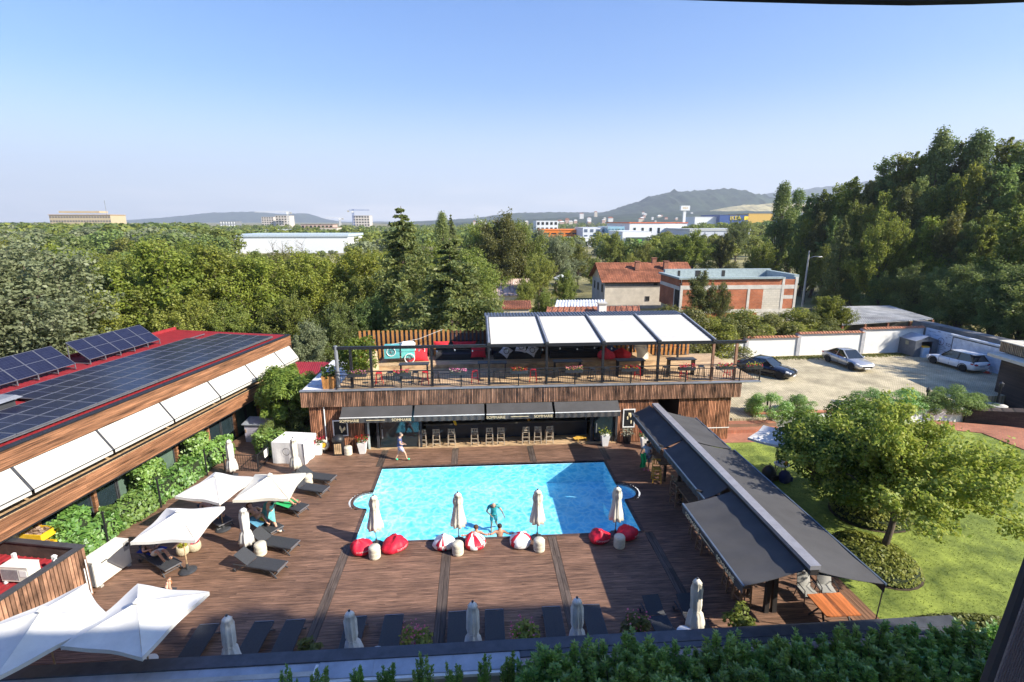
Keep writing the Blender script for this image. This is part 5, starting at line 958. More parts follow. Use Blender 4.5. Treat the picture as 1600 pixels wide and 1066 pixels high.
def person(label, loc, rz, J=None, skin=None, hair=None, clothes=(), skip=(), s=1., curly=0):
    t = thing('person', label, 'person', loc, rz); P = dict(STAND); P.update(J or {}); f = P.pop('_f', Vector((0, 1, 0))); u = P.pop('_u', Vector((0, 0, 1))); P = {k: Vector(v)*s for k, v in P.items()}; skin = skin or SKIN
    ks = [k for k in JR if k not in skip]; ix = {k: i for i, k in enumerate(ks)}
    body = skinmesh('body', [P[k] for k in ks], [(ix[a], ix[b]) for a, b in JE if a in ix and b in ix], [JR[k] for k in ks], skin, t, ix['pel'] if 'pel' in ix else 0)
    c = P['hd1']; sd = f.cross(u)
    for sx in (-1, 1): b = MB(); p = c+f*.088+sd*sx*.035+u*.01; b.lathe([(0, -.012), (.012, 0), (0, .012)], 6, p); b.build('eye', M['black'], t)
    b = MB(); p = c+f*.093-u*.055; b.beam(p-sd*.025, p+sd*.025, .012, .012); b.build('mouth', mat('lips', (.4, .13, .11), .5), t)
    if hair:
        b = MB(); r = .108*(1.25 if curly else 1)
        def hf(a, v):
            th = a*2*PI; ph = v*PI*(.62 if math.cos(th) < .3 else .40); k = r*(1+(.12*math.sin(9*th)*math.sin(7*ph) if curly else .02*math.sin(7*th))); d = f*math.cos(th)*math.sin(ph)+sd*math.sin(th)*math.sin(ph)+u*math.cos(ph); return tuple(c+u*.015-f*.012+d*k)
        b.grid(hf, 16, 7); b.build('hair', hair, t, smooth=True)
    for sd_ in 'LR':
        if 'wr'+sd_ in skip or 'el'+sd_ in skip: continue
        w = P['wr'+sd_]; d = (w-P['el'+sd_]).normalized(); o1 = d.orthogonal().normalized(); o2 = d.cross(o1); b = MB()
        b.hexa([w-o1*.03-o2*.012, w+o1*.03-o2*.012, w+o1*.03+o2*.012, w-o1*.03+o2*.012], [w+d*.09-o1*.042-o2*.011, w+d*.09+o1*.042-o2*.011, w+d*.09+o1*.042+o2*.011, w+d*.09-o1*.042+o2*.011])
        for k, L1 in enumerate((.065, .078, .072, .055)): q = w+d*.088+o1*(-.032+.0213*k); b.tube([q, q+d*L1*.5, q+d*L1*.8+o2*.02, q+d*L1+o2*.035], [.0095, .009, .008, .006], 5)
        q = w+d*.03+o1*.035; b.tube([q, q+o1*.03+d*.03, q+o1*.035+d*.065+o2*.01], [.012, .010, .007], 5); b.build('hand', skin, t, smooth=True)
    for nm, m, chain, ex in clothes:
        vs = []; rs = []; id_ = {}; es = []
        def add(k):
            if k in id_: return id_[k]
            if '>' in k:
                a, b_, fr = k.split('>'); p = P[a].lerp(P[b_], float(fr)); ra, rb = [(x if not isinstance(x, tuple) else x[0]) for x in (JR[a], JR[b_])]; r_ = ra+(rb-ra)*float(fr)
            else: p = P[k]; r_ = JR[k] if not isinstance(JR[k], tuple) else JR[k][0]
            id_[k] = len(vs); vs.append(p); rs.append(r_+ex); return id_[k]
        for a, b_ in chain: es.append((add(a), add(b_)))
        skinmesh(nm, vs, es, rs, m, t)
    return t
TS = [('wai', 'che'), ('che', 'shL'), ('shL', 'shL>elL>.6'), ('che', 'shR'), ('shR', 'shR>elR>.6'), ('wai', 'pel>wai>.2'), ('che', 'che>nec>.6')]
SHO = [('pel', 'pel>wai>.5'), ('pel', 'hiL'), ('hiL', 'hiL>knL>.8'), ('pel', 'hiR'), ('hiR', 'hiR>knR>.8')]
SLIP = [('anL>toL>.1', 'anL>toL>1.0')], [('anR>toR>.1', 'anR>toR>1.0')]
def printmat(name, a, b_, sc_):
    m = mat(name, a, .85, var=.1, scale=sc_, col2=b_); return m
HG = mat('grey_hair', (.20, .17, .15), .8); HB = mat('dark_hair', (.025, .018, .014), .7); HC = mat('brown_hair', (.09, .045, .022), .8)
J = {'pel': (0, 0, .92), 'knR': (.11, .26, .53), 'anR': (.11, .36, .12), 'toR': (.11, .53, .10), 'knL': (-.10, -.06, .50), 'anL': (-.10, -.28, .10), 'toL': (-.10, -.13, .04), 'elL': (-.25, -.05, 1.14), 'wrL': (-.17, .17, 1.02), 'elR': (.24, .02, 1.13), 'wrR': (.13, .22, 1.05), 'nec': (0, .03, 1.47)}
head_at(J, (0, .10, 1.60), (.1, 1, -.45))
p = at(626, 720); person('man in a printed navy shirt and green slippers walking past the bar looking down', (p.x, p.y, 0), R(-80), J, SKIN2, HG, [('shirt', printmat('navy_print', (.03, .04, .13), (.13, .16, .30), 22), TS, .03), ('shorts', printmat('floral_print', (.32, .36, .55), (.60, .45, .5), 16), SHO, .035), ('slipper', mat('green_slipper', (.05, .55, .30), .6), SLIP[0], .02), ('slipper', MATS['green_slipper'], SLIP[1], .02)])
# bather standing in the pool
J = {'elL': (-.38, .06, 1.16), 'wrL': (-.48, .22, 1.0), 'elR': (.34, .0, 1.10), 'wrR': (.12, .26, 1.02), 'che': (0, .06, 1.28), 'nec': (0, .12, 1.44), 'knL': (-.12, .06, .5), 'anL': (-.2, -.3, .14), 'toL': (-.2, -.4, .04), 'knR': (.10, .1, .5), 'anR': (.12, -.1, .1)}
head_at(J, (0, .20, 1.56), (0, 1, -.4)); p = at(771, 793, -.1); person('bald man in a teal rash top wading in the sunlit pool', (p.x, p.y-.15, -1.3), R(180), J, SKIN, None, [('swim_top', mat('teal_top', (.03, .26, .26), .5), TS, .02), ('swim_shorts', MATS['teal_top'], SHO, .02)])
# two bathers resting at the pool edge, backs to us
for (px, py), hair, lab in (((744, 832), HC, 'bather whose brown head shows behind a red and white bean bag'), ((781, 830), HB, 'dark haired bather resting arms on the near pool edge')):
    J = {'shL': (-.19, 0, 1.41), 'elL': (-.34, -.12, 1.36), 'wrL': (-.52, -.16, 1.38), 'elR': (.34, -.12, 1.36), 'wrR': (.5, -.16, 1.38)}; head_at(J, (0, .03, 1.64)); p = at(px, py, .2); person(lab, (p.x, 20.05, -1.30), 0, J, SKIN, hair, [('swim_shorts', M['black'], SHO, .02)])
# woman wrapped in a turquoise towel
J = {'knR': (.10, .18, .5), 'anR': (.10, .26, .09), 'toR': (.10, .43, .04), 'knL': (-.10, -.02, .48), 'anL': (-.10, -.24, .09), 'toL': (-.1, -.1, .03), 'elL': (-.2, .08, 1.16), 'wrL': (-.05, .2, 1.25), 'elR': (.2, .1, 1.16), 'wrR': (.06, .22, 1.28)}; head_at(J, (0, .05, 1.62), (.2, 1, -.3))
p = at(425, 832); W_ = person('woman wrapped in a turquoise towel walking between the loungers', (p.x, p.y, 0), R(-75), J, SKIN2, HC, [('swimsuit', mat('blue_print_suit', (.05, .10, .30), .7), [('pel', 'wai'), ('wai', 'che'), ('pel', 'hiL'), ('pel', 'hiR')], .012), ('sandal', M['cream'], SLIP[0], .018), ('sandal', M['cream'], SLIP[1], .018)], s=.97)
b = MB(); b.grid(lambda u, v: ((.25+.07*math.sin(u*18)*v)*math.sin(-PI*.85+u*PI*1.25)*(1+.25*v), (.22+.05*math.sin(u*18)*v)*math.cos(-PI*.85+u*PI*1.25)*(1+.35*v)-.12*v, 1.40-(.55+.45*math.sin(u*PI))*v), 22, 8); o = b.build('towel_wrap', mat('turquoise_towel', (.16, .50, .48), .95, var=.2, scale=6, bump=.3), W_, smooth=True)
# loungers' guests
def lying(back=40, kneel=.1, cross=False):
    a = R(back); B = lambda d, z=.0: (0, -.36-d*math.cos(a), .47+d*math.sin(a)+z)
    J = {'pel': (0, -.30, .46), 'wai': B(.14), 'che': B(.36), 'nec': B(.54), 'hiL': (-.10, -.26, .45), 'hiR': (.10, -.26, .45), 'knL': (-.13, .18, .47+kneel), 'anL': (-.12, .60, .42), 'toL': (-.14, .66, .54), 'knR': (.13, .17, .47+kneel*1.6), 'anR': (.10, .58, .43), 'toR': (.12, .64, .55)}
    s_ = Vector(B(.47)); J['shL'] = s_+Vector((-.19, 0, 0)); J['shR'] = s_+Vector((.19, 0, 0)); J['elL'] = s_+Vector((-.30, .16, -.16)); J['elR'] = s_+Vector((.30, .16, -.16)); J['wrL'] = s_+Vector((-.15, .34, -.1)); J['wrR'] = s_+Vector((.15, .34, -.1))
    h_ = Vector(B(.70)); head_at(J, h_, (0, math.sin(a), math.cos(a)), (0, -math.cos(a), math.sin(a))); return J
def lie(i, label, kneel, hair, cl, skin=SKIN, back=34, curly=0):
    (h_, f_), _ = LL[i]; a, c = at(*h_, .33), at(*f_, .33); d = (c-a).normalized(); rz = math.atan2(-d.x, d.y); p = c-d*.95; return person(label, (p.x, p.y, 0), rz, lying(back, kneel), skin, hair, cl, curly=curly)
BIK = [('swim_shorts', mat('blue_swim', (.05, .12, .45), .7), [('pel', 'pel>wai>.4'), ('pel', 'hiL'), ('pel', 'hiR')], .015)]
lie(2, 'sunbather with bare legs on the bright green towel', .14, HB, BIK); lie(3, 'curly brown haired sunbather reclining on the blue and yellow towel', .25, HC, BIK+[('swim_top', MATS['blue_swim'], [('wai>che>.6', 'che')], .012)], SKIN2, curly=1)
lie(6, 'person in pale shorts and brown shirt under the third white umbrella', .2, HB, [('shirt', mat('brown_shirt', (.20, .12, .075), .85), TS, .03), ('shorts', mat('pale_shorts', (.55, .52, .46), .85), SHO, .035)]); lie(7, 'sunbather with crossed bare legs under the far left umbrella', .12, HB, BIK)
p = at(270, 914, .55); p.y -= 1.25; l9 = dup(l0, (p.x, p.y, 0), R(176), 'dark lounger mostly hidden under the large near left umbrella'); person('person lying behind the near left umbrella holding up a phone', (p.x, p.y, 0), R(176), {**lying(34, .1), 'elL': (-.28, -.6, .95), 'wrL': (-.30, -.62, 1.2)}, SKIN2, mat('ginger_hair', (.35, .14, .05), .8), BIK)
# person with a green towel in shade
J = {'elL': (-.24, .08, 1.15), 'wrL': (-.14, .24, 1.12), 'elR': (.30, .0, 1.2), 'wrR': (.36, .12, 1.05)}; head_at(J, (0, .04, 1.63), (0, 1, -.3)); p = at(1010, 735); G_ = person('person in grey top holding a green towel in the pergola shade', (p.x, p.y, 0), R(160), J, SKIN, HB, [('shirt', mat('grey_shirt', (.38, .42, .48), .85), TS, .03), ('trousers', mat('slate_shorts', (.18, .2, .25), .85), [('pel', 'hiL'), ('hiL', 'knL'), ('pel', 'hiR'), ('hiR', 'knR')], .03), ('shoe', mat('pink_shoe', (.5, .12, .25), .6), SLIP[0], .02), ('shoe', MATS['pink_shoe'], SLIP[1], .02)])
b = MB(); b.grid(lambda u, v: (.05+.28*u+.03*math.sin(v*9), .22+.05*math.sin(u*11+v*3), 1.15-.85*v-.1*u), 8, 10); b.build('held_towel', MATS['green_towel'], G_, smooth=True)
# lawn picnic
t = thing('garden_table', 'small table of white and blue things on the shaded lawn', 'table', (at(1222, 724, .7)[0], at(1222, 724, .7)[1], 0)); TBX = t.location; b = MB(); b.lathe([(.38, .62), (.4, .65), (.38, .68)], 16); b.build('table_top', M['white'], t)
for a in (0, 2.1, 4.2): b = MB(); b.beam((.3*math.cos(a), .3*math.sin(a), 0), (.1*math.cos(a), .1*math.sin(a), .62), .03, .03); b.build('leg', M['lwood'], t)
for i, (x, y, m, lab) in enumerate(((.1, .1, PIL, 'white blue cup on the lawn table, left one'), (-.15, .05, mat('blue_plastic', (.05, .1, .35), .5), 'blue jug on the lawn table'), (.12, -.18, mat('orange_plastic', (.7, .25, .03), .5), 'orange cup on the lawn table'))): b = MB(); b.lathe([(.06, 0), (.09, .08), (.07, .2), (.05, .22)], 10); o = tag(b.build('cup', m, smooth=True, loc=(TBX.x+x, TBX.y+y, .68)), lab, 'cup')
def bag(label, loc, m, s=1.): t = thing('rucksack', label, 'bag', loc, rnd.uniform(0, 3)); b = MB(); b.lathe([(.24*s, 0), (.30*s, .12*s), (.28*s, .4*s), (.18*s, .58*s), (.05*s, .64*s)], 14, fn=lambda a, z: 1+.1*math.sin(3*a)); b.build('body', m, t, smooth=True); b = MB(); b.tube([(-.1*s, .0, .6*s), (0, .02, .75*s), (.1*s, 0, .6*s)], .02, 6); b.build('handle', m, t); b = MB(); b.box(-.16*s, .16*s, -.36*s, -.24*s, .08*s, .3*s); b.build('pocket', m, t)
bag('navy rucksack standing alone on the lawn in front of the small table', (16.05, 23.6, 0), mat('navy_bag', (.02, .03, .09), .8)); bag('black bag on the grass left of the lawn umbrella pole', (15.4, 23.95, 0), M['black'], 1.2); bag('dark bag on the grass below the round crowned garden tree', (17.7, 23.4, 0), M['black'], 1.1)
# ================================================================ CARS
def car(label, loc, rz, m, L_=4.5, W_=1.8, H_=1.45, hatch=False, trim=None):
    t = thing('parked_car', label, 'car', loc, rz); w = W_/2; G = mat('car_glass', (.012, .016, .022), .04, spec=.9)
    # stations along x (front at +x): (x, half width, z low, z belt/hood)
    st = [(-L_/2, w*.80, .42, .78), (-L_/2+.08, w*.90, .30, .92), (-L_/2+.45, w*.97, .24, .98), (-L_*.18, w, .22, .95), (L_*.08, w, .22, .93), (L_*.22, w*.985, .22, .90), (L_*.36, w*.96, .24, .82), (L_/2-.15, w*.88, .28, .70), (L_/2, w*.72, .36, .58)]
    if hatch: st[0] = (-L_/2, w*.82, .42, .86); st[1] = (-L_/2+.08, w*.92, .30, 1.0); st[2] = (-L_/2+.45, w*.97, .24, 1.02)
    b = MB(); n = 10; rings = []
    for x, hw, zl, zt in st:
        r = [(-hw*.86, zl), (-hw*.98, zl+.12), (-hw, zl+(zt-zl)*.55), (-hw*.95, zt-.06), (-hw*.80, zt), (hw*.80, zt), (hw*.95, zt-.06), (hw, zl+(zt-zl)*.55), (hw*.98, zl+.12), (hw*.86, zl)]; rings += [(x, y, z) for y, z in r]
    k = len(st); b.add(rings, [(i*n+j, (i+1)*n+j, (i+1)*n+(j+1) % n, i*n+(j+1) % n) for i in range(k-1) for j in range(n)]+[tuple(range(n)), tuple((k-1)*n+j for j in range(n-1, -1, -1))]); body = b.build('body', m, t, smooth=True)
    body.data.polygons.foreach_set('use_smooth', [True]*len(body.data.polygons))
    # greenhouse
    xr = (-L_/2+.12, -L_/2+.55) if hatch else (-L_/2+.55, -L_*.20)
    lo = [(xr[0], .93), (L_*.20, .91)]; hi = [(xr[1]+.1, H_-.03), (L_*.02, H_-.01)]
    wl, wh = w*.88, w*.68; b = MB(); bl = [(lo[0][0], -wl, lo[0][1]), (lo[1][0], -wl*.98, lo[1][1]), (lo[1][0], wl*.98, lo[1][1]), (lo[0][0], wl, lo[0][1])]; tl = [(hi[0][0], -wh, hi[0][1]), (hi[1][0], -wh, hi[1][1]), (hi[1][0], wh, hi[1][1]), (hi[0][0], wh, hi[0][1])]; b.hexa(bl, tl); b.build('windows', G, t)
    b = MB(); q = [Vector(p) for p in tl]; b.grid(lambda u, v: (q[0].x-.04+(q[1].x-q[0].x+.1)*u, (v-.5)*2*(wh+.02), H_-.02+.045*math.sin(u*PI)*math.sin(v*PI)**.5+.005), 8, 6); b.grid(lambda u, v: (q[0].x-.04+(q[1].x-q[0].x+.1)*u, (v-.5)*2*(wh+.02), H_-.03), 2, 2); b.build('roof', trim or m, t, smooth=True)
    for s in (-1, 1):
        b = MB(); B1, T1 = Vector(bl[1 if s < 0 else 2]), Vector(tl[1 if s < 0 else 2]); B0, T0 = Vector(bl[0 if s < 0 else 3]), Vector(tl[0 if s < 0 else 3]); o_ = Vector((0, s*.012, .0)); b.beam(B1+o_, T1+o_, .06, .05); b.beam(B0+o_, T0+o_, .09, .06); mid = B0.lerp(B1, .48); mt = T0.lerp(T1, .5); b.beam(mid+o_, mt+o_, .05, .03); b.build('pillars', m if not hatch else M['black'], t)
        b = MB(); c = Vector((L_*.15, s*(w+.09), .97)); b.lathe([(0, -.07), (.09, -.04), (.10, .03), (0, .07)], 8, c); b.beam((L_*.15, s*(w-.1), .93), c, .03, .03); b.build('mirror', m, t, smooth=True)
        b = MB(); b.hexa([(L_/2-.42, s*w*.93-.01, .62), (L_/2-.06, s*w*.80-.01, .56), (L_/2-.04, s*w*.60, .60), (L_/2-.40, s*w*.80, .70)], [(L_/2-.42, s*w*.95, .74), (L_/2-.09, s*w*.82, .655), (L_/2-.07, s*w*.60, .67), (L_/2-.40, s*w*.80, .78)]); b.build('headlight', mat('lamp_glass', (.55, .57, .6), .1, spec=.8), t)
        b = MB(); b.hexa([(-L_/2-.01, s*w*.52, .74), (-L_/2-.01, s*w*.84, .74), (-L_/2+.32, s*w*.99, .80), (-L_/2+.32, s*w*.90, .80)], [(-L_/2-.01, s*w*.52, .84), (-L_/2-.01, s*w*.86, .86), (-L_/2+.32, s*w*.985, .90), (-L_/2+.32, s*w*.90, .90)]); b.build('tail_light', mat('red_lamp', (.45, .01, .015), .15), t)
        b = MB(); b.beam((L_*.05, s*(w+.004), .74), (L_*.01, s*(w+.004), .74), .02, .03); b.beam((-L_*.16, s*(w+.004), .75), (-L_*.20, s*(w+.004), .75), .02, .03); b.build('door_handles', m, t)
        b = MB(); b.beam((L_*.22, s*w*1.0, .27), (-L_*.22, s*w*1.0, .27), .03, .06); b.build('sill', M['black'], t)
        b = MB(); [b.beam((x, s*(w+.002), .32), (x, s*(w*.975), .90), .012, .012) for x in (-L_*.02, L_*.19, -L_*.21)]; b.build('door_seams', M['black'], t)
        for x in (L_*.305, -L_*.29):
            b = MB(); b.lathe([(.22, -.1), (.31, -.1), (.33, -.06), (.33, .06), (.31, .1), (.22, .1)], 20); o = b.build('wheel', mat('tyre', (.018, .018, .018), .85), t, loc=(x, s*(w-.09), .33)); o.rotation_euler = (R(90), 0, 0)
            b = MB(); b.lathe([(.0, -.08), (.22, -.08), (.22, .085), (.2, .085), (.2, .06), (0, .06)], 18); [b.beam((0, 0, .075*(-s)), (.205*math.cos(a), .205*math.sin(a), .08*(-s)), .045, .03) for a in np.linspace(0, 2*PI, 6)[:-1]]; b.build('rim', mat('rim_alloy', (.28, .29, .30), .35, .7), o)
            b = MB(); b.tube([(x+.39*math.cos(a), s*(w+.0), .33+.39*math.sin(a)) for a in np.linspace(-.15, PI+.15, 12)], .035, 5); b.build('wheel_arch', M['black'], t)
    b = MB(); b.box(L_/2-.05, L_/2+.012, -.45, .45, .40, .52); b.build('grille', M['black'], t); b = MB(); b.box(L_/2+.0, L_/2+.02, -.26, .26, .30, .40); b.build('number_plate', M['white'], t)
    b = MB(); b.box(-L_/2-.02, -L_/2+.0, -.26, .26, .58, .69); b.build('number_plate', mat('plate_grey', (.4, .42, .45), .5), t)
    if hatch: b = MB(); b.hexa([(-L_/2-.004, -w*.78, .70), (-L_/2+.02, -w*.78, .9), (-L_/2+.02, w*.78, .9), (-L_/2-.004, w*.78, .70)][::-1], [(-L_/2+.1, -w*.78, .78), (-L_/2+.15, -w*.75, 1.0), (-L_/2+.15, w*.75, 1.0), (-L_/2+.1, w*.78, .78)][::-1]); b.build('tailgate', M['black'], t); b = MB(); b.box(-L_/2+.30, -L_/2+.62, -w*.66, w*.66, H_-.05, H_+.005); b.build('spoiler', m, t)
    return t
Zp = .6
car('silver saloon car parked facing the garden in the cobbled yard', (33.55, 42.75, Zp), R(-86), mat('silver_paint', (.46, .46, .47), .28, .55, var=.03, coat=.6), 4.63, 1.78, 1.5)
car('white hatchback parked with its rear to the stone gate tower', (42.95, 41.6, Zp), R(96), mat('pearl_paint', (.78, .78, .77), .25, var=.02, coat=.7), 4.48, 1.79, 1.62, hatch=True)
car('black car parked by the terrace stairs, nose into the sun', (24.75, 40.75, Zp), R(-52), mat('black_car_paint', (.012, .014, .022), .2, .2, var=.02, coat=.8), 4.6, 1.83, 1.46)
# ================================================================ YARD WALLS, SHED
YW = thing('yard_wall', 'long white yard wall with terracotta coping stepping up to the right', 'wall', (0, 0, Zp)); TC = mat('terracotta_coping', (.40, .17, .09), .8, var=.25, scale=4, bump=.4)
secs = [(9, 46.2, 1.35), (20.5, 46.2, 1.55), (25.9, 46.35, 1.85), (31.2, 46.5, 2.15), (38.0, 46.8, 2.45), (44.6, 47.2, 2.45)]
for (x0, y0, h), (x1, y1, _) in zip(secs, secs[1:]):
    b = MB(); b.hexa([(x0, y0, -.1), (x1, y1, -.1), (x1, y1+.25, -.1), (x0, y0+.25, -.1)], [(x0, y0, h), (x1, y1, h), (x1, y1+.25, h), (x0, y0+.25, h)]); b.build('wall_panel', M['plaster'], YW)
    b = MB(); b.box(x0-.18, x0+.18, y0-.10, y0+.33, -.1, h+.02); b.build('pilaster', mat('grey_pilaster', (.42, .42, .43), .85), YW)
    b = MB(); b.hexa([(x0-.1, y0-.2, h+.021), (x1, y1-.2, h+.021), (x1, y1+.45, h+.021), (x0-.1, y0+.45, h+.021)], [(x0-.1, y0+.1, h+.16), (x1, y1+.1, h+.16), (x1, y1+.15, h+.16), (x0-.1, y0+.15, h+.16)])
    n_ = int((x1-x0)/.3)
    for k in range(n_): xx = x0+(x1-x0)*k/n_; yy = y0+(y1-y0)*k/n_; b.tube([(xx, yy-.22, h+.04), (xx, yy+.1, h+.19)], .035, 4); 
    b.build('coping', TC, YW)
BW = thing('banner_wall', 'pale printed hoarding along the right of the yard behind the white car', 'wall', (44.7, 47.0, Zp), R(0)); BM = mat('banner_white', (.62, .66, .72), .6, var=.04)
b = MB(); b.box(-.05, .05, -13, 0, -.1, 2.5); b.build('hoarding', BM, BW); b = MB(); b.box(-.09, -.051, -12.2, -3.1, .35, 2.2); b.build('blank_screen', mat('screen_white', (.72, .73, .75), .5), BW)
b = MB(); [b.box(*q) for q in ((-.1, -.07, -12.25, -3.05, 2.2, 2.27), (-.1, -.07, -3.1, -3.03, .3, 2.2))]; b.build('screen_frame', M['black'], BW); b = MB(); b.box(-.2, .06, -12.8, -2.9, 2.36, 2.48); b.build('top_roll', M['white'], BW)
b = MB(); b.add([(-.058, -1.85+.36*math.cos(a)*q, 1.5+.36*math.sin(a)*q) for a in np.linspace(0, 2*PI, 25)[:-1] for q in (.88, 1)], [(2*k, 2*k+1, (2*k+3) % 48, (2*k+2) % 48) for k in range(24)]); b.build('emblem_ring', mat('print_ink', (.05, .035, .08), .7), BW)
INK = MATS['print_ink']
text('lettering', 'i', .55, mat('print_maroon', (.25, .02, .05), .7), BW, (-.058, -1.85, 1.5), (R(90), 0, R(-90))); text('lettering', 'TO', .42, INK, BW, (-.058, -2.65, 1.33), (R(90), 0, R(-90)))
b = MB(); g_ = random.Random(4)
for k in range(26): yy = -g_.uniform(.1, 2.8); zz = g_.uniform(.6, 2.35); b.box(-.057, -.0535, yy-g_.uniform(.1, .5), yy, zz, zz+g_.choice((.03, .04, .07)))
b.build('small_print', mat('print_grey', (.25, .27, .33), .7), BW)
b = MB(); b.box(45.4, 46.6, 30, 49.5, -.3, 3.35); t = tag(structure('retaining_wall', b, mat('mossy_concrete', (.17, .165, .155), .95, var=.3, scale=.8, bump=.4)), 'grey retaining wall below the shaded wooded slope', 'wall'); del t['kind']
SD = thing('metal_shed', 'grey ribbed metal garden shed with an open door in the yard corner', 'shed', (42.1, 45.15, Zp)); SM = mat('shed_grey', (.17, .185, .205), .5, .3, var=.08)
b = MB(); b.box(0, .04, 0, 1.95, 0, 1.62); b.box(.04, 2.3, 1.91, 1.95, 0, 1.62); b.box(2.26, 2.3, 0, 1.91, 0, 1.62); b.box(.04, .62, 0, .04, 0, 1.62); b.box(1.72, 2.26, 0, .04, 0, 1.62); b.box(.62, 1.72, 0, .04, 1.5, 1.62); b.add([(0, 0, 1.62), (2.3, 0, 1.62), (1.15, 0, 2.02), (0, .04, 1.62), (2.3, .04, 1.62), (1.15, .04, 2.02)], [(0, 1, 2), (5, 4, 3), (0, 2, 5, 3), (1, 4, 5, 2)]); b.build('walls', SM, SD)
b = MB(); y = .06
while y < 1.9: b.box(-.02, -.001, y, y+.06, 0, 1.6); y += .13
x = .05
while x < .6: b.box(x, x+.05, -.015, -.001, 0, 1.6); b.box(x+1.7, x+1.75, -.015, -.001, 0, 1.6); x += .13
b.build('ribs', SM, SD, kind='stuff'); b = MB(); b.slab([(-.1, -.1, 1.6), (1.15, -.1, 2.06), (1.15, 2.05, 2.06), (-.1, 2.05, 1.6)], .03); b.slab([(1.15, -.1, 2.06), (2.4, -.1, 1.6), (2.4, 2.05, 1.6), (1.15, 2.05, 2.06)], .03); b.build('roof', M['flash'], SD)
b = MB(); b.box(-.03, -.021, .75, 1.15, 1.05, 1.4); b.build('window', mat('yellowed_pane', (.3, .29, .2), .4), SD); b = MB(); b.box(.08, 2.2, 1.7, 1.9, 0, 1.5); b.build('shed_dark_slab', M['dark'], SD); b = MB(); [b.box(x, x+.14, -.05, -.041, 1.75, 1.81) for x in (.85, 1.2)]; b.build('vents', M['black'], SD)  # near-black slab paints the unlit inside of the shed
t = thing('appliance', 'pale blue and white cabinet standing in the shed doorway', 'cabinet', (43.1, 45.0, Zp)); b = MB(); b.box(-.3, .32, -.1, .3, 0, .95); b.build('body', mat('pale_blue', (.5, .62, .74), .5), t); b = MB(); b.box(.321, .36, -.08, .28, .1, .9); b.build('pink_edge', mat('magenta', (.6, .06, .35), .6), t); b = MB(); b.box(-.3, .3, -.05, .28, .951, 1.08); b.build('orange_top', MATS['yellow_paint'], t)
for (x, y), lab in (((44.0, 39.6), 'red and white traffic cone nearer the white car'), ((44.35, 38.6), 'red and white traffic cone nearer the stone tower')):
    t = thing('traffic_cone', lab, 'cone', (x, y, Zp), 0, 'traffic cones'); b = MB(); b.lathe([(.16, .03), (.13, .2)], 12); b.lathe([(.09, .4), (.045, .68), (0, .68)], 12); b.build('cone', mat('cone_red', (.62, .06, .04), .6), t, smooth=True); b = MB(); b.lathe([(.131, .2), (.09, .4)], 12); b.build('white_band', M['white'], t); b = MB(); b.box(-.2, .2, -.2, .2, 0, .03); b.build('base', MATS['cone_red'], t)
t = thing('striped_post', 'red and white striped post by the traffic cones', 'post', (44.45, 38.1, Zp)); b = MB(); b.box(-.1, .1, -.05, .05, 0, 1.5); b.build('post', M['white'], t); [MB().box(-.101, .101, -.052, .052, z, z+.12).build('stripe', MATS['cone_red'], t) for z in (.9, 1.15, 1.38)]
# gate tower on the right
p = at(1560, 640); GT = thing('gate_tower', 'dark stone clad gate building with flat cream roof slab at right edge', 'building', (40.4, 31.9, 0), R(-8)); SC = brickmat('dark_cladding', (.10, .075, .06), (.06, .045, .04), (.03, .025, .02), .32, .07, .008, .85, .8, var=.3)
b = MB(); b.box(-1.0, 6, -1.6, 3, -.3, 3.3); b.build('wall', SC, GT); b = MB(); b.box(-1.6, 7, -2.2, 3.6, 3.301, 3.52); b.build('roof_slab', mat('cream_slab', (.60, .55, .44), .8, var=.08), GT); b = MB(); b.box(-.4, 7, -1.0, 4, 3.551, 4.3); b.build('upper_box', M['fascia'] if 'fascia' in M else MATS['fascia_backing'], GT)
b = MB(); x = -.4
while x < 7: b.box(x, x+.07, -1.05, -1.001, 3.6, 4.35); x += .15
y = -1.0
while y < 4: b.box(-.45, -.401, y, y+.07, 3.6, 4.35); y += .15
b.build('upper_slats', M['lwood'], GT, kind='stuff'); b = MB(); b.box(-.5, 7.1, -1.1, 4.1, 4.351, 4.42); b.build('upper_roof', MATS['cream_slab'], GT); b = MB(); b.box(1.0, 3.2, -1.65, -1.601, .6, 3.0); b.build('window', M['glass'], GT)
gw = MB(); gw.hexa([(33.5, 31.0, -.3), (37.4, 28.6, -.3), (38, 29.4, -.3), (34, 31.6, -.3)], [(33.5, 31.0, .75), (37.4, 28.6, 1.3), (38, 29.4, 1.3), (34, 31.6, .75)]); tag(gw.build('stone_slope_wall', SC), 'dark stone wing wall sloping from the gate tower to the lawn', 'wall')
# retaining walls, planter beds, lamps between lawn and yard
def lowwall(label, pts, h, z0=-.2, th=.25, m=None): b = MB(); [b.beam(Vector((*p, z0+h/2)), Vector((*q, z0+h/2)), th, h) for p, q in zip(pts, pts[1:])]; return tag(b.build('low_wall', m or M['plaster']), label, 'wall')
lowwall('low white retaining wall below the dark shrubs at right', [(30.6, 31.2), (33.6, 31.3)], 1.0); lowwall('white planter wall behind the lawn umbrella', [(18.6, 31.25), (22.8, 31.25)], 1.0); lowwall('low pale end wall of planter beside the brick steps', [(19.1, 32.6), (18.6, 31.3)], .95, m=mat('pinkish_render', (.50, .38, .32), .85)); lowwall('white retaining wall partly hidden behind the garden trees', [(22.9, 31.25), (30.5, 31.25)], .95)
b = MB(); b.beam((18.55, 31.22, .85), (30.5, 31.22, .85), .34, .07); tag(b.build('wall_coping', TC), 'terracotta coping strip along the planter wall', 'coping')
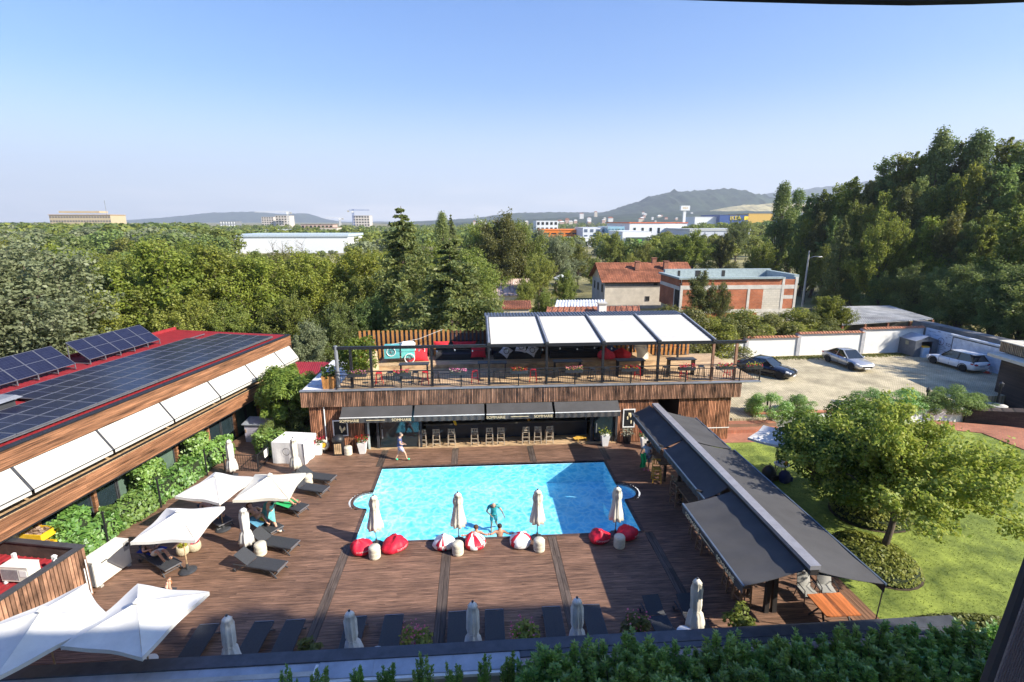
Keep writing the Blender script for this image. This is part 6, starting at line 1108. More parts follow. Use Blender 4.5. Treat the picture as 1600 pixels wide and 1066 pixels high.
def lamp(label, x, y, z, h=1.1): t = thing('garden_lamp', label, 'lamp', (x, y, z), 0, 'black garden lamps'); b = MB(); b.tube([(0, 0, 0), (0, 0, h-.3)], .06, 8); b.build('post', M['black'], t); b = MB(); b.lathe([(.09, h-.3), (.14, h-.26), (.12, h-.08), (.17, h-.06), (.03, h+.06), (0, h+.1)], 8); b.build('lantern', M['black'], t)
lamp('black garden lantern in the shrubs right of the round tree', 32.6, 33.2, .3, 1.3); lamp('taller black garden lantern by the stone gate tower', 36.6, 31.8, .5, 1.9); lamp('small black lantern behind the clipped bush by the brick steps', 20.2, 32.6, .4, 1.2)
t = thing('bird_bath', 'grey stone bird bath bowl by the stone gate tower', 'bird bath', (36.0, 31.3, 0)); b = MB(); b.lathe([(.25, 0), (.12, .2), (.12, .7), (.6, .9), (.62, .95), (.3, .92), (0, .9)], 16); b.build('bowl', M['conc'], t, smooth=True)
# yard shelter behind the wall
SR = thing('lean_to_shelter', 'open shelter with pale corrugated roof behind the yard wall', 'shelter', (0, 0, 0)); q = [Vector((38.5, 50.5, 2.75)), Vector((49.0, 51.0, 3.15)), Vector((51.5, 60, 3.1)), Vector((45.0, 59.5, 3.15))]; RM = mat('weathered_sheet', (.44, .43, .40), .6, var=.25, scale=.8)
b = MB(); b.slab(q, .06); b.build('roof', RM, SR); b = MB(); [b.beam(q[0].lerp(q[1], k/40)+Vector((0, 0, .02)), q[3].lerp(q[2], k/40)+Vector((0, 0, .02)), .1, .05) for k in range(41)]; b.build('roof_ribs', RM, SR, kind='stuff'); b = MB(); [b.box(p.x-.1, p.x+.1, p.y-.1, p.y+.1, -.2, p.z-.1) for p in [q[0].lerp(q[1], k/4) for k in range(5)]]; b.build('posts', mat('rusty_post', (.25, .10, .05), .8), SR); b = MB(); b.box(39, 50, 55, 55.2, -.2, 2.9); b.build('rear_wall', MATS['mossy_concrete'], SR)
t = thing('street_lamp', 'concrete pole street lamp against the dark wood', 'street lamp', (51.5, 77, 0)); p = atY(1242, 392, 77); b = MB(); b.tube([(0, 0, 0), (0, 0, p.z)], [.18, .1], 8); b.build('pole', M['conc'], t); b = MB(); b.tube([(0, 0, p.z-1.2), (.6, -.2, p.z-.9), (1.4, -.4, p.z-.85)], .05, 6); b.build('arm', M['greymetal'], t); b = MB(); b.hexa([(1.2, -.5, p.z-.95), (1.9, -.5, p.z-.95), (1.9, -.25, p.z-.95), (1.2, -.25, p.z-.95)], [(1.2, -.5, p.z-.8), (1.85, -.45, p.z-.83), (1.85, -.3, p.z-.83), (1.2, -.25, p.z-.8)]); b.build('lamp_head', M['greymetal'], t)
# ================================================================ HOUSES
def windows(parent, wins, y, m=None, frame=None, axis='x'):
    for (a, c, z0, z1) in wins:
        b = MB(); f = .07
        if axis == 'x': q = [(a, c, y-.06, y, z0, z0+f), (a, c, y-.06, y, z1-f, z1), (a, a+f, y-.06, y, z0+f, z1-f), (c-f, c, y-.06, y, z0+f, z1-f)]; pn = (a+f, c-f, y-.025, y, z0+f, z1-f)
        else: q = [(y-.06, y, a, c, z0, z0+f), (y-.06, y, a, c, z1-f, z1), (y-.06, y, a, a+f, z0+f, z1-f), (y-.06, y, c-f, c, z0+f, z1-f)]; pn = (y-.025, y, a+f, c-f, z0+f, z1-f)
        [b.box(*k) for k in q]; w_ = b.build('window', frame or M['white'], parent); MB().box(*pn).build('pane', m or M['glass'], w_)
TILE = brickmat('clay_tiles', (.40, .155, .085), (.29, .105, .06), (.12, .05, .03), .28, .34, .04, .85, 1.0, plane='XY', var=.35)
HO = thing('tiled_house', 'two storey rendered house with red tiled gable roof and chimneys', 'house', (0, 0, 0)); RND = mat('beige_render', (.56, .49, .39), .9, var=.12, scale=.6, bump=.2); GRY = mat('bluish_render', (.44, .45, .47), .9, var=.12, scale=.6)
hx0, hx1, hy0, hy1, ez, rz_ = 20.4, 35.2, 80, 89, 4.1, 6.75
b = MB(); b.box(hx0, hx1, hy0, hy1, -.5, ez); b.add([(hx0, hy0, ez), (hx0, hy1, ez), (hx0, (hy0+hy1)/2, rz_-.1), (hx0+.3, hy0, ez), (hx0+.3, hy1, ez), (hx0+.3, (hy0+hy1)/2, rz_-.1)], [(0, 2, 1), (3, 4, 5)]); b.build('walls', RND, HO); b = MB(); b.box(hx0-.04, hx0-.002, hy0, hy1, -.5, ez); b.build('side_render', GRY, HO)
b = MB(); b.box(hx0, hx1, hy0-.06, hy0-.002, 3.2, ez-.05); b.build('eave_band', mat('timber_grey', (.25, .22, .19), .9), HO)
b = MB(); my = (hy0+hy1)/2; b.slab([(hx0-.7, hy0-.5, ez-.1), (hx1+.2, hy0-.5, ez-.1), (hx1+.2, my, rz_), (hx0-.7, my, rz_)], .12); b.slab([(hx0-.7, my, rz_), (hx1+.2, my, rz_), (hx1+.2, hy1+.5, ez-.1), (hx0-.7, hy1+.5, ez-.1)], .12); rf = b.build('roof', TILE, HO)
b = MB()
for k in range(16): t_ = k/16; b.beam((hx0-.7, hy0-.5+(my-hy0+.5)*t_, ez-.06+(rz_-ez+.1)*t_), (hx1+.2, hy0-.5+(my-hy0+.5)*t_, ez-.06+(rz_-ez+.1)*t_), .05, .06)
b.build('tile_courses', TILE, rf, kind='stuff')
for x, y in ((26.2, 82.6), (29.6, 84.4), (31.0, 82.6)): b = MB(); b.box(x-.35, x+.35, y-.3, y+.3, 5, 7.1+(.3 if y > 84 else -.1)); b.box(x-.45, x+.45, y-.4, y+.4, 7.11+(.3 if y > 84 else -.1), 7.2+(.3 if y > 84 else -.1)); b.build('chimney', mat('chimney_brick', (.30, .13, .08), .9, var=.2, scale=4), rf)
windows(HO, [(27.0, 27.7, .9, 1.7), (29.9, 30.6, .9, 1.7)], hy0, M['dark'], mat('window_grey', (.12, .11, .1), .7)); windows(HO, [(28.2, 28.9, 3.35, 3.95), (30.3, 31, 3.35, 3.95)], hy0-.06, M['dark'], MATS['window_grey']); windows(HO, [(81.2, 82.1, 2.2, 3.5), (84, 85, 2.2, 3.5), (86.6, 87.4, 2.2, 3.5)], hx0-.04, M['dark'], MATS['window_grey'], 'y'); b = MB(); b.tube([(hx0-.1, hy0-.1, -.3), (hx0-.1, hy0-.1, ez)], .07, 6); b.build('drain_pipe', M['greymetal'], HO)
UH = thing('unfinished_house', 'unfinished brick house of concrete frame and grey parapet', 'house', (0, 0, 0)); BR = brickmat('hollow_brick', (.46, .15, .07), (.38, .115, .055), (.30, .2, .14), .4, .2, .02, .9, .6, plane='XZ', var=.25); BRy = brickmat('hollow_brick_side', (.40, .13, .065), (.34, .105, .05), (.28, .18, .13), .4, .2, .02, .9, .6, plane='YZ', var=.25); BLK = brickmat('grey_blocks', (.58, .53, .45), (.52, .48, .41), (.42, .38, .32), .6, .3, .02, .9, .4, plane='XZ', var=.12); FRM = mat('cast_concrete', (.55, .52, .47), .9, var=.12, scale=1, bump=.2); GR = mat('grey_green_coat', (.27, .33, .33), .7, var=.12)
ux0, ux1, uy0, uy1 = 27.8, 44.4, 68, 75.6
b = MB(); b.box(ux0+.2, ux1-.2, uy0+.3, uy1-.05, -.5, 4.99); b.build('core', M['conc'], UH)
cols = [25.9, 31.0, 35.0, 37.6, 39.2, 42.2, 44.4]
b = MB(); b.box(ux0, ux1, uy0+.0, uy0+.299, 4.3, 4.85); b.box(ux0, ux1, uy0, uy0+.299, 1.0, 1.5); b.box(ux0, ux1, uy0, uy0+.299, -.5, -.1); b.build('floor_beam', FRM, UH)
for x in (27.8, 31.2, 37.35, 42.2, 44.05): b = MB(); b.box(x, x+.35, uy0-.02, uy0+.28, -.5, 5.9 if x > 42 else 4.29); b.build('column', FRM, UH)
for a, c, z0, z1, m in ((28.15, 31.2, 1.5, 4.3, BR), (31.55, 37.35, 1.5, 4.3, BR), (37.7, 39.6, 1.5, 4.3, BR), (39.6, 42.2, 1.5, 4.3, BLK), (42.55, 44.05, 3.4, 4.3, BR), (42.55, 44.05, 1.5, 2.9, BR), (42.55, 44.05, 2.9, 3.4, FRM), (28.15, 39.0, -.1, 1.0, BR), (39.0, 44.05, -.1, 1.0, FRM), (28.0, 42.2, 4.85, 5.7, BR), (42.55, 44.05, 4.85, 5.6, BR)): b = MB(); b.box(a, c, uy0+.03, uy0+.298, z0, z1); b.build('wall_panel', m, UH)
for a, c, z0, z1, m in ((70.0, 75.6, 1.5, 4.2, BRy), (68.4, 69.7, 0, 4.2, M['dark']), (68.3, 75.6, 4.7, 5.7, BRy)): b = MB(); b.box(ux0-.1, ux0+.19, a, c, z0, z1); b.build('side_panel', m, UH)
b = MB(); b.box(ux0-.12, ux0+.18, 68.3, 75.6, 4.2, 4.69); b.box(ux0-.12, ux0+.18, 69.71, 69.99, -.5, 4.19); b.build('side_frame', FRM, UH)
b = MB(); b.box(ux0-.35, 42.3, uy0-.25, uy0+.5, 5.701, 5.95); b.box(ux0-.35, ux0+.4, uy0+.501, uy1+.3, 5.701, 5.95); b.box(ux0+.4, ux1+.3, uy1-.3, uy1+.3, 5.0, 6.4); b.box(ux1-.4, ux1+.3, uy0+.3, uy1-.301, 5.0, 6.2); b.build('parapet', GR, UH); b = MB(); b.box(ux0+.2, ux1-.4, uy0+.5, uy1-.3, 5.0, 5.05); b.build('roof', M['membrane'], UH)
b = MB(); [b.box(x, x+w_, uy1-.34, uy1-.301, 5.3, 6.2) for x, w_ in ((30.2, .35), (32.9, .8), (34.2, .4), (37, .5))]; b.build('roof_openings', M['dark'], UH); b = MB(); b.box(ux0-.2, ux1+.2, uy0+.1, uy0+.295, 5.05, 5.06); b.build('edge', GR, UH)
def shed_roof(label, px0, px1, py0, py1, Y0, Y1, m, name='shed'):
    q = [atY(px0, py1, Y0), atY(px1, py1, Y0), atY(px1-2, py0, Y1), atY(px0+3, py0, Y1)]; q[1].z = q[0].z = (q[0].z+q[1].z)/2; q[2].z = q[3].z = (q[2].z+q[3].z)/2
    t = thing(name, label, name.replace('_', ' '), (0, 0, 0)); b = MB(); b.slab(q, .1); r_ = b.build('roof', m, t); b = MB(); [b.beam(q[0].lerp(q[1], k/16)+Vector((0, 0, .03)), q[3].lerp(q[2], k/16)+Vector((0, 0, .03)), .12, .07) for k in range(17)]; b.build('roof_ridges', m, r_, kind='stuff'); b = MB(); b.prism([(p.x+(.2 if i in (0, 3) else -.2), p.y+(.2 if i < 2 else -.2)) for i, p in enumerate(q)], -.4, min(p.z for p in q)-.12); b.build('walls', RND, t); return t
RUST = mat('rusty_sheet', (.30, .12, .08), .8, var=.5, scale=.9, stretch=(3, .3, 1), col2=(.52, .40, .36), bump=.2)
shed_roof('old shed with rusty striped sheet roof among the trees', 768, 828, 436, 462, 78, 84, RUST); shed_roof('low outbuilding with blue edged pale roof behind the terrace roof', 868, 946, 469, 480, 56, 60, M['membrane'], 'outbuilding'); shed_roof('old tiled outbuilding just behind the terrace pergola roof', 853, 1000, 479, 494, 49, 52, TILE, 'outbuilding'); shed_roof('small hut with orange tiled roof left of the terrace roof', 785, 830, 470, 482, 58, 61, TILE, 'hut')
t = thing('chimney_stack', 'pale square chimney of the tiled outbuilding behind the pergola', 'chimney', (0, 0, 0)); p = atY(941, 478, 50); b = MB(); b.box(p.x-.38, p.x+.38, 49.7, 50.5, 0, p.z+.2); b.build('stack', M['plaster'], t); b = MB(); b.box(p.x-.48, p.x+.48, 49.6, 50.6, p.z+.201, p.z+.32); b.build('cap', M['conc'], t)
t = thing('dovecote', 'small pale roofed post box structure among trees left of tiled house', 'dovecote', (0, 0, 0)); p = atY(877, 437, 80); b = MB(); b.tube([(p.x, 80, -.3), (p.x, 80, p.z)], .3, 8); b.build('post', MATS['chimney_brick'], t); b = MB(); b.lathe([(1.4, p.z), (1.3, p.z+.25), (.4, p.z+.7), (0, p.z+.8)], 12, (p.x, 80, 0)); b.build('cap', M['membrane'], t)
# ================================================================ FAR BUILDINGS
def block(label, px0, px1, pt, pb, Y, depth, m, rows=0, cols=0, wm=None, name='building', roof=None, fs=(.55, .5), rh=.0, cat='building', group=None):
    a, c = atY(px0, pt, Y), atY(px1, pt, Y); zt = (a.z+c.z)/2; zb = min(0, atY((px0+px1)/2, pb, Y).z)-3; x0, x1 = a.x, c.x
    t = thing(name, label, cat, (x0, Y, 0), 0, group); w_ = x1-x0; b = MB(); b.box(0, w_, 0, depth, zb, zt); b.build('walls', m, t)
    b = MB(); b.box(-.01*w_, w_*1.01, -.01*w_, depth+.01*w_, zt+.001, zt+max(rh, .02*w_*.3)); b.build('roof', roof or m, t)
    if rows: 
        vb = atY((px0+px1)/2, pb, Y).z; hh = (zt-vb)/rows
        for i in range(rows):
            for j in range(cols): cw = w_/cols; b = MB(); x = cw*(j+.5-fs[0]/2); z = vb+hh*(i+.5-fs[1]/2); b.box(x, x+cw*fs[0], -.15, -.02, z, z+hh*fs[1]); wn_ = b.build('window', wm or M['glass'], t)
    return t
OR = mat('orange_panel', (.75, .20, .02), .6, var=.05); WP = mat('white_cladding', (.72, .73, .74), .6, var=.04); YB = mat('yellow_render', (.50, .40, .25), .85); CRM = mat('cream_concrete', (.58, .52, .46), .9, var=.1); BLU = mat('blue_cladding', (.03, .075, .25), .5, var=.06); YEL = mat('yellow_cladding', (.62, .38, .07), .5)
block('long white warehouse beyond the meadow at left', 362, 543, 370, 389, 235, 30, WP, roof=mat('pale_blue_roof', (.45, .52, .58), .6), name='warehouse', rh=1.0)
for k in range(24): pass
H1 = block('wide yellowish multi storey block on the left horizon', 76, 172, 336, 349, 720, 30, YB, 2, 22, mat('window_shade', (.16, .14, .13), .5), fs=(.7, .4), roof=mat('orange_roof_edge', (.6, .33, .13), .8)); b = MB(); b.tube([(68, 5, 22), (68, 5, 40)], .35, 5); b.build('mast', M['greymetal'], H1); b = MB(); b.box(10, 60, 4, 20, 24, 26.5); b.build('roof_storey', YB, H1)
block('left twin apartment block under construction below a tower crane', 408, 427, 339, 356, 900, 22, CRM, 5, 5, M['dark']); block('right twin apartment block under construction below a tower crane', 430, 452, 337, 360, 880, 22, CRM, 6, 5, M['dark']); block('stepped apartment block under construction right of the twin blocks', 551, 577, 337, 358, 820, 22, CRM, 5, 6, M['dark'])
block('small grey block on the horizon left of the twin blocks', 343, 368, 346, 355, 800, 20, M['greymetal'], 2, 6, M['white'], fs=(.5, .7)); block('low white villa row above the long white warehouse', 414, 456, 359, 368, 420, 14, WP, 2, 8, M['dark']); block('beige low house right of the white villas', 500, 526, 356, 368, 430, 16, RND, 1, 4, M['dark'], roof=TILE); block('reddish low roofs between the construction sites', 470, 520, 351, 358, 560, 18, mat('rose_render', (.50, .36, .30), .9), 1, 8, M['dark'], roof=TILE)
def crane(label, px, pt, Y, jib0, jib1, pj, m):
    t = thing('tower_crane', label, 'crane', (0, 0, 0)); p = atY(px, pt, Y); b = MB(); s_ = 1.1; [b.beam((p.x+dx, Y+dy, 0), (p.x+dx, Y+dy, p.z), .4, .4) for dx in (-s_, s_) for dy in (-s_, s_)]
    for k in range(12): z = p.z*k/12; b.beam((p.x-s_, Y-s_, z), (p.x+s_, Y-s_, z+p.z/12), .25, .25)
    b.build('mast', m, t); a, c = atY(jib0, pj, Y), atY(jib1, pj, Y); b = MB(); [b.beam((a.x, Y+dy, a.z), (c.x, Y+dy, a.z), .4, .4) for dy in (-.8, .8)]; b.beam((a.x, Y, a.z+1.6), (c.x, Y, a.z+1.6), .35, .35); b.beam((p.x, Y, p.z), (p.x+(c.x-p.x)*.7, Y, a.z+1.7), .2, .2); b.build('jib', m, t); b = MB(); b.box(a.x-2.5, a.x+.5, Y-1, Y+1, a.z-2.5, a.z); b.build('counterweight', M['conc'], t); b = MB(); b.box(p.x-1.4, p.x+1.4, Y-2.8, Y-1.2, a.z-3, a.z-.5); b.build('cab', M['white'], t)
CW = mat('crane_white', (.70, .68, .66), .6); crane('pale tower crane above the right twin block', 449, 330, 870, 455, 398, 332, CW); crane('blue masted tower crane at the stepped apartment block', 551, 327, 815, 545, 577, 329, mat('crane_blue', (.10, .16, .35), .6)); crane('thin pale tower crane right of the twin blocks', 531, 341, 950, 536, 508, 341, CW)
t = thing('lattice_pylon', 'pale lattice pylon rising from the wood below the yellowish block', 'pylon', (0, 0, 0)); p = atY(143, 357, 330); b = MB(); [b.beam((p.x+dx, 330+dy, 0), (p.x+dx*.15, 330+dy*.15, p.z), .3, .3) for dx in (-2.5, 2.5) for dy in (-2.5, 2.5)]; [b.beam((p.x-3+abs(z-.75)*2, 330, p.z*z), (p.x+3-abs(z-.75)*2, 330, p.z*z), .3, .3) for z in (.75, .85, .95)]; b.build('lattice', CW, t)
block('white modern villa left of the orange building', 838, 872, 345, 362, 400, 20, WP, 2, 5, M['dark']); block('long orange shop with flat roof in the middle distance', 849, 915, 360, 370, 330, 30, OR, 1, 6, M['dark'], fs=(.7, .2), rh=.5); block('white office block with grey windows right of the orange shop', 911, 948, 356, 374, 310, 25, WP, 2, 4, mat('slate_glass', (.12, .15, .2), .3)); block('pale blue glass fronted showroom', 950, 976, 354, 372, 300, 25, mat('teal_glass', (.20, .34, .40), .15, spec=.8), 1, 5, mat('teal_glass_dark', (.08, .16, .2), .1), fs=(.6, .6)); W1 = block('large white warehouse with slit windows and thin red roof line', 984, 1074, 349, 372, 340, 60, WP, 0, 0, roof=mat('red_edge', (.6, .13, .05), .7), name='warehouse', rh=.6)
for k in range(5): a = atY(990+12.6*k, 356, 340); b = MB(); b.box(a.x-atY(984, 349, 340).x, a.x-atY(984, 349, 340).x+1.5, -.2, -.02, a.z-3.5, a.z); b.build('window', M['glass'], W1)
W2 = block('white fronted shop carrying a dark panel and green sign', 973, 1018, 362, 386, 270, 30, WP, name='shop'); o = atY(973, 362, 270); a, c = atY(978, 371, 269.5), atY(1012, 381, 269.5); b = MB(); b.box(a.x-o.x, c.x-o.x, -1.0, -.3, c.z, a.z); b.build('dark_panel', mat('dark_panel', (.06, .085, .08), .4), W2); a, c = atY(986, 374, 268), atY(1003, 380, 268); b = MB(); b.box(a.x-o.x, c.x-o.x, -1.3, -1.05, c.z, a.z); sg = b.build('green_sign', mat('sign_green', (.06, .50, .04), .5), W2); text('lettering', 'maxx', 1.5, M['white'], sg, ((a.x+c.x)/2-o.x, -1.34, (a.z+c.z)/2), (R(90), 0, 0))
block('white low shop below the orange building', 896, 936, 372, 394, 280, 20, WP, 1, 3, M['dark'], fs=(.3, .5), name='shop'); block('long grey roofed hall right of the large white warehouse', 1078, 1172, 361, 382, 300, 40, mat('lilac_cladding', (.50, .52, .58), .6), 1, 6, M['greymetal'], fs=(.1, .8), roof=mat('grey_hall_roof', (.42, .43, .42), .7), rh=1.2, name='hall')
block('white hall left of the blue store', 1086, 1125, 339, 350, 700, 40, WP, 0, 0, name='hall'); IB = block('big blue store with yellow lettering', 1125, 1169, 336, 347, 690, 60, BLU, name='store'); o = atY(1125, 336, 690); a = atY(1149, 341.0, 690); text('lettering', 'IKEA', 7.5, mat('sign_yellow', (.9, .62, .02), .5), IB, (a.x-o.x, -.6, a.z), (R(90), 0, 0), .1); a, c = atY(1163, 338, 690), atY(1168.5, 344, 690); b = MB(); b.box(a.x-o.x, c.x-o.x, -.4, -.1, c.z, a.z); b.build('yellow_panel', MATS['sign_yellow'], IB)
block('yellow store block right of the blue store', 1170, 1208, 334, 345, 690, 60, YEL, name='store'); block('blue block beyond the yellow store', 1208, 1216, 340, 346, 700, 40, BLU, name='store')
t = thing('sign_tower', 'tall white sign mast with a lettered box on top', 'sign', (0, 0, 0)); p = atY(1070, 325, 620); b = MB(); b.box(p.x-1.6, p.x+1.6, 619, 621, 0, p.z-2); b.build('mast', WP, t); b = MB(); b.box(p.x-5.5, p.x+5.5, 618, 622, p.z-3, p.z+2.5); sb = b.build('sign_box', WP, t); text('lettering', 'IKEA', 3.2, YEL, sb, (p.x, 617.9, p.z-.2), (R(90), 0, 0))
g_ = random.Random(12); HR = [mat('far_white', (.68, .66, .62), .8), mat('far_cream', (.58, .50, .40), .8), mat('far_rose', (.5, .34, .27), .8)]
for k in range(46):
    px = g_.uniform(735, 1120); py = g_.uniform(331, 347) if px > 900 else g_.uniform(343, 351); Y = 900+(350-py)*55; w_ = g_.uniform(3, 8); a, c = atY(px, py, Y), atY(px+w_, py, Y); w = c.x-a.x; h = w*g_.uniform(.35, .7)
    t = thing('suburb_house', 'tiny pale house scattered among trees below the wooded mountain', 'house', (a.x, Y, a.z-h), 0, 'far houses below the mountain'); b = MB(); b.box(0, w, 0, w*.8, -14, h); b.build('walls', HR[k % 3], t); b = MB(); b.prism([(-.3, -.3), (w+.3, -.3), (w+.3, w*.8+.3), (-.3, w*.8+.3)], h+.01, h+.02); b.hexa([(-.5, -.5, h+.03), (w+.5, -.5, h+.03), (w+.5, w*.8+.5, h+.03), (-.5, w*.8+.5, h+.03)], [(w*.2, w*.3, h*1.4), (w*.8, w*.3, h*1.4), (w*.8, w*.5, h*1.4), (w*.2, w*.5, h*1.4)]); b.build('roof', TILE if k % 2 else HR[0], t)
# ================================================================ VEGETATION
LM = {'bright': leafmat('broad_bright', (0.172, 0.218, 0.029), (0.330, 0.343, 0.053)), 'mid': leafmat('broad_mid', (0.160, 0.206, 0.038), (0.309, 0.324, 0.063)), 'dark': leafmat('broad_dark', (0.134, 0.193, 0.059), (0.255, 0.309, 0.078)), 'silver': leafmat('willow_silver', (0.172, 0.205, 0.099), (0.317, 0.343, 0.185), ov=.08), 'needle': leafmat('needle', (0.107, 0.159, 0.054), (0.296, 0.318, 0.086), gloss=.03), 'olive': leafmat('olive_leaf', (0.120, 0.138, 0.036), (0.228, 0.228, 0.060)),
      'laurel': leafmat('laurel_leaf', (0.129, 0.283, 0.043), (0.309, 0.481, 0.086), gloss=.09), 'garden': leafmat('garden_leaf', (0.231, 0.302, 0.039), (0.420, 0.420, 0.079)), 'ball': leafmat('ball_leaf', (0.085, 0.142, 0.021), (0.194, 0.245, 0.034))}
PR = {}
for i in range(5): PR['b%d' % i] = limb_proto(10, (4.3, 4.8, 3.9, 4.5, 4.1)[i], (2.4, 2.0, 2.8, 1.8, 2.2)[i], (30, 34, 26, 36, 32)[i], LM['mid'], 40+i, .135, 26000, (.36, .33, .38, .32, .35)[i], spread=.42)
for i in range(3): PR['u%d' % i] = limb_proto(14, (3.1, 2.7, 3.4)[i], 3.0, 36, LM['mid'], 90+i, .17, 24000, .36, e0=12, e1=86, spread=.5)
for i in range(2): PR['p%d' % i] = tree_proto('p', 22, 2.5, 2.0, 80, 16000, 1.0, .20, LM['dark'], 60+i, .5, flat=1.5, nlimb=30)
for i in range(2): PR['s%d' % i] = tree_proto('s', 4, 2.2, .0, 40, 9000, .6, .10, LM['mid'], 70+i)
PR['f'] = [tree_proto('f', 10, 4.2, 2.0, 22, 2200, 1.6, .5, LM['mid'], 80+i) for i in range(3)]
PR['c0'] = conifer_proto(15, 4.6, 1, LM['needle'], 22, 7, .14, .12, 150); PR['c1'] = conifer_proto(12, 4.6, 2, LM['needle'], 17, 7, .16, .02, 160)
BP = lambda: PR['b%d' % rnd.randint(0, 4)]
def T(px, pt, Y, proto, label, lm='mid', h0=10., group=None, wide=1., base=0., name='tree'):
    p = atY(px, pt, Y); h = max(1.5, p.z-base); s = h/h0; return tree(proto, label, (p.x, Y, base), None, (s*wide, s*wide, s), group, lm=LM[lm] if lm else None, name=name)
# left wood behind the solar roof
for px, pt, Y, w, lm, lab in ((20, 392, 36, 1.25, 'silver', 'big silvery willow at the left picture edge above the solar panels'), (-60, 400, 34, 1.2, 'silver', 'silvery willow cut off by the left edge of the picture'), (75, 440, 42, 1.2, 'silver', 'smaller silvery willow just right of the big one'), (165, 418, 46, 1.25, 'mid', 'round green tree right of the silvery willows'), (240, 384, 47, 1.2, 'bright', 'tall spreading bright green walnut behind the solar panels'), (330, 388, 50, 1.15, 'bright', 'bright green broad tree right of the walnut above the roof end'), (395, 410, 50, 1.1, 'bright', 'bright green tree above the far corner of restaurant roof'), (470, 405, 52, 1.1, 'bright', 'light green tree left of the tall spruce'), (545, 398, 56, 1.15, 'bright', 'yellowish green tree immediately left of the spruce'), (450, 470, 44, 1.0, 'mid', 'green tree behind the red link roof'), (520, 480, 44, .95, 'dark', 'dark leafy tree behind the left end of the terrace'), (480, 505, 41, .9, 'silver', 'pale leaved small tree by the restaurant end wall'), (420, 500, 45, 1.0, 'mid', 'green tree behind the end wall of the restaurant'), (130, 470, 40, 1.1, 'mid', 'green tree filling the gap above the tilted panels'), (60, 505, 37, 1.0, 'silver', 'low silvery bush tree right behind the tilted panels'), (280, 470, 43, 1.1, 'mid', 'green tree below the walnut behind the roof'), (350, 480, 44, 1.0, 'mid', 'green tree behind the far end of the panel array'), (585, 470, 47, .9, 'dark', 'dark tree behind the orange slat fence'), (560, 440, 50, 1.0, 'mid', 'mid green tree left of the spruce foot')):
    T(px, pt, Y, BP(), lab, lm, wide=w)
T(626, 322, 50, PR['c0'], 'tall dark spruce rising above the skyline behind the terrace', 'needle', 15, name='spruce_tree', wide=1.15); T(702, 372, 43, PR['c1'], 'broad drooping conifer with brown cones behind the terrace sofas', 'needle', 12, name='conifer_tree', wide=1.25); T(690, 330, 95, PR['p0'], 'dark pointed poplar behind the conifers', 'dark', 22, wide=1.0); T(704, 334, 110, PR['c0'], 'thin spruce top beside the pointed poplar', 'needle', 15, wide=.6); T(672, 385, 70, BP(), 'light green tree between spruce and drooping conifer', 'bright')
for px, pt, Y, w, lm, lab in ((785, 338, 85, .95, 'olive', 'tall yellowish poplar like tree right of the conifers'), (815, 352, 88, .9, 'mid', 'tall green tree right of the yellowish one'), (755, 352, 90, .9, 'mid', 'tall green tree left of the yellowish one'), (740, 395, 64, 1.0, 'mid', 'mid green tree above the rusty shed'), (720, 430, 55, 1.0, 'olive', 'olive green tree at left of the rusty shed'), (845, 362, 105, 1.1, 'silver', 'grey green willow in front of the orange shop'), (870, 372, 100, 1.1, 'silver', 'pale willow left of the white shop'), (842, 405, 78, 1.0, 'mid', 'green tree beside the dovecote'), (905, 385, 110, .9, 'mid', 'green tree in front of the white low shop'), (960, 364, 130, .9, 'mid', 'tree before the pale blue showroom'), (1010, 382, 125, 1.0, 'mid', 'tree below the green sign'), (1045, 372, 115, 1.0, 'mid', 'tree behind the tiled roof, middle'), (1085, 362, 112, 1.1, 'bright', 'large green tree behind the right end of tiled roof'), (1130, 370, 115, 1.0, 'olive', 'olive tree before the long grey hall'), (1155, 345, 160, .9, 'dark', 'darker tall tree right of the grey hall'), (1197, 384, 92, 1.0, 'bright', 'bright green tree left of the street lamp'), (1175, 405, 100, .9, 'dark', 'dark tree behind the unfinished house'), (930, 405, 100, .9, 'mid', 'green tree left behind the tiled house'), (985, 398, 108, .9, 'mid', 'green tree right behind the tiled house'), (885, 425, 74, .8, 'mid', 'small green tree left of the tiled house'), (820, 440, 68, .7, 'mid', 'small tree right of the rusty shed'), (850, 455, 62, .7, 'mid', 'small tree in front of the dovecote'), (765, 470, 52, .9, 'olive', 'drooping olive shrub tree at left end of the cream roof')):
    T(px, pt, Y, BP(), lab, lm, wide=w)
T(1098, 428, 62, BP(), 'fruit tree in front of the unfinished brick house', 'olive', wide=.8)
T(1128, 445, 61, BP(), 'smaller right half of the fruit trees before the brick house', 'olive', wide=.6)
for px, pt, Y, lab in ((1165, 486, 50, 'bushy shrub behind the yard wall left of the brick panels'), (1200, 492, 50, 'shrub behind the yard wall below the brick house'), (1245, 485, 51, 'shrub behind the yard wall at the brick house corner'), (1300, 466, 52, 'bright leafy tree behind the yard wall beside the shelter'), (1080, 486, 48, 'grey green shrub beside the cream terrace roof'), (1110, 498, 47.5, 'dense shrub right of the cream roof behind the wall'), (1140, 500, 48, 'low shrub behind the left part of the yard wall'), (1050, 482, 50, 'grey shrub peeping over the terrace roof corner'), (1270, 492, 50.5, 'small shrub behind the middle of yard wall')):
    T(px, pt, Y, BP() if px == 1300 else PR['s%d' % rnd.randint(0, 1)], lab, 'bright' if px == 1300 else rnd.choice(('mid', 'bright', 'olive')), 10 if px == 1300 else 4, wide=1.25, name='shrub')
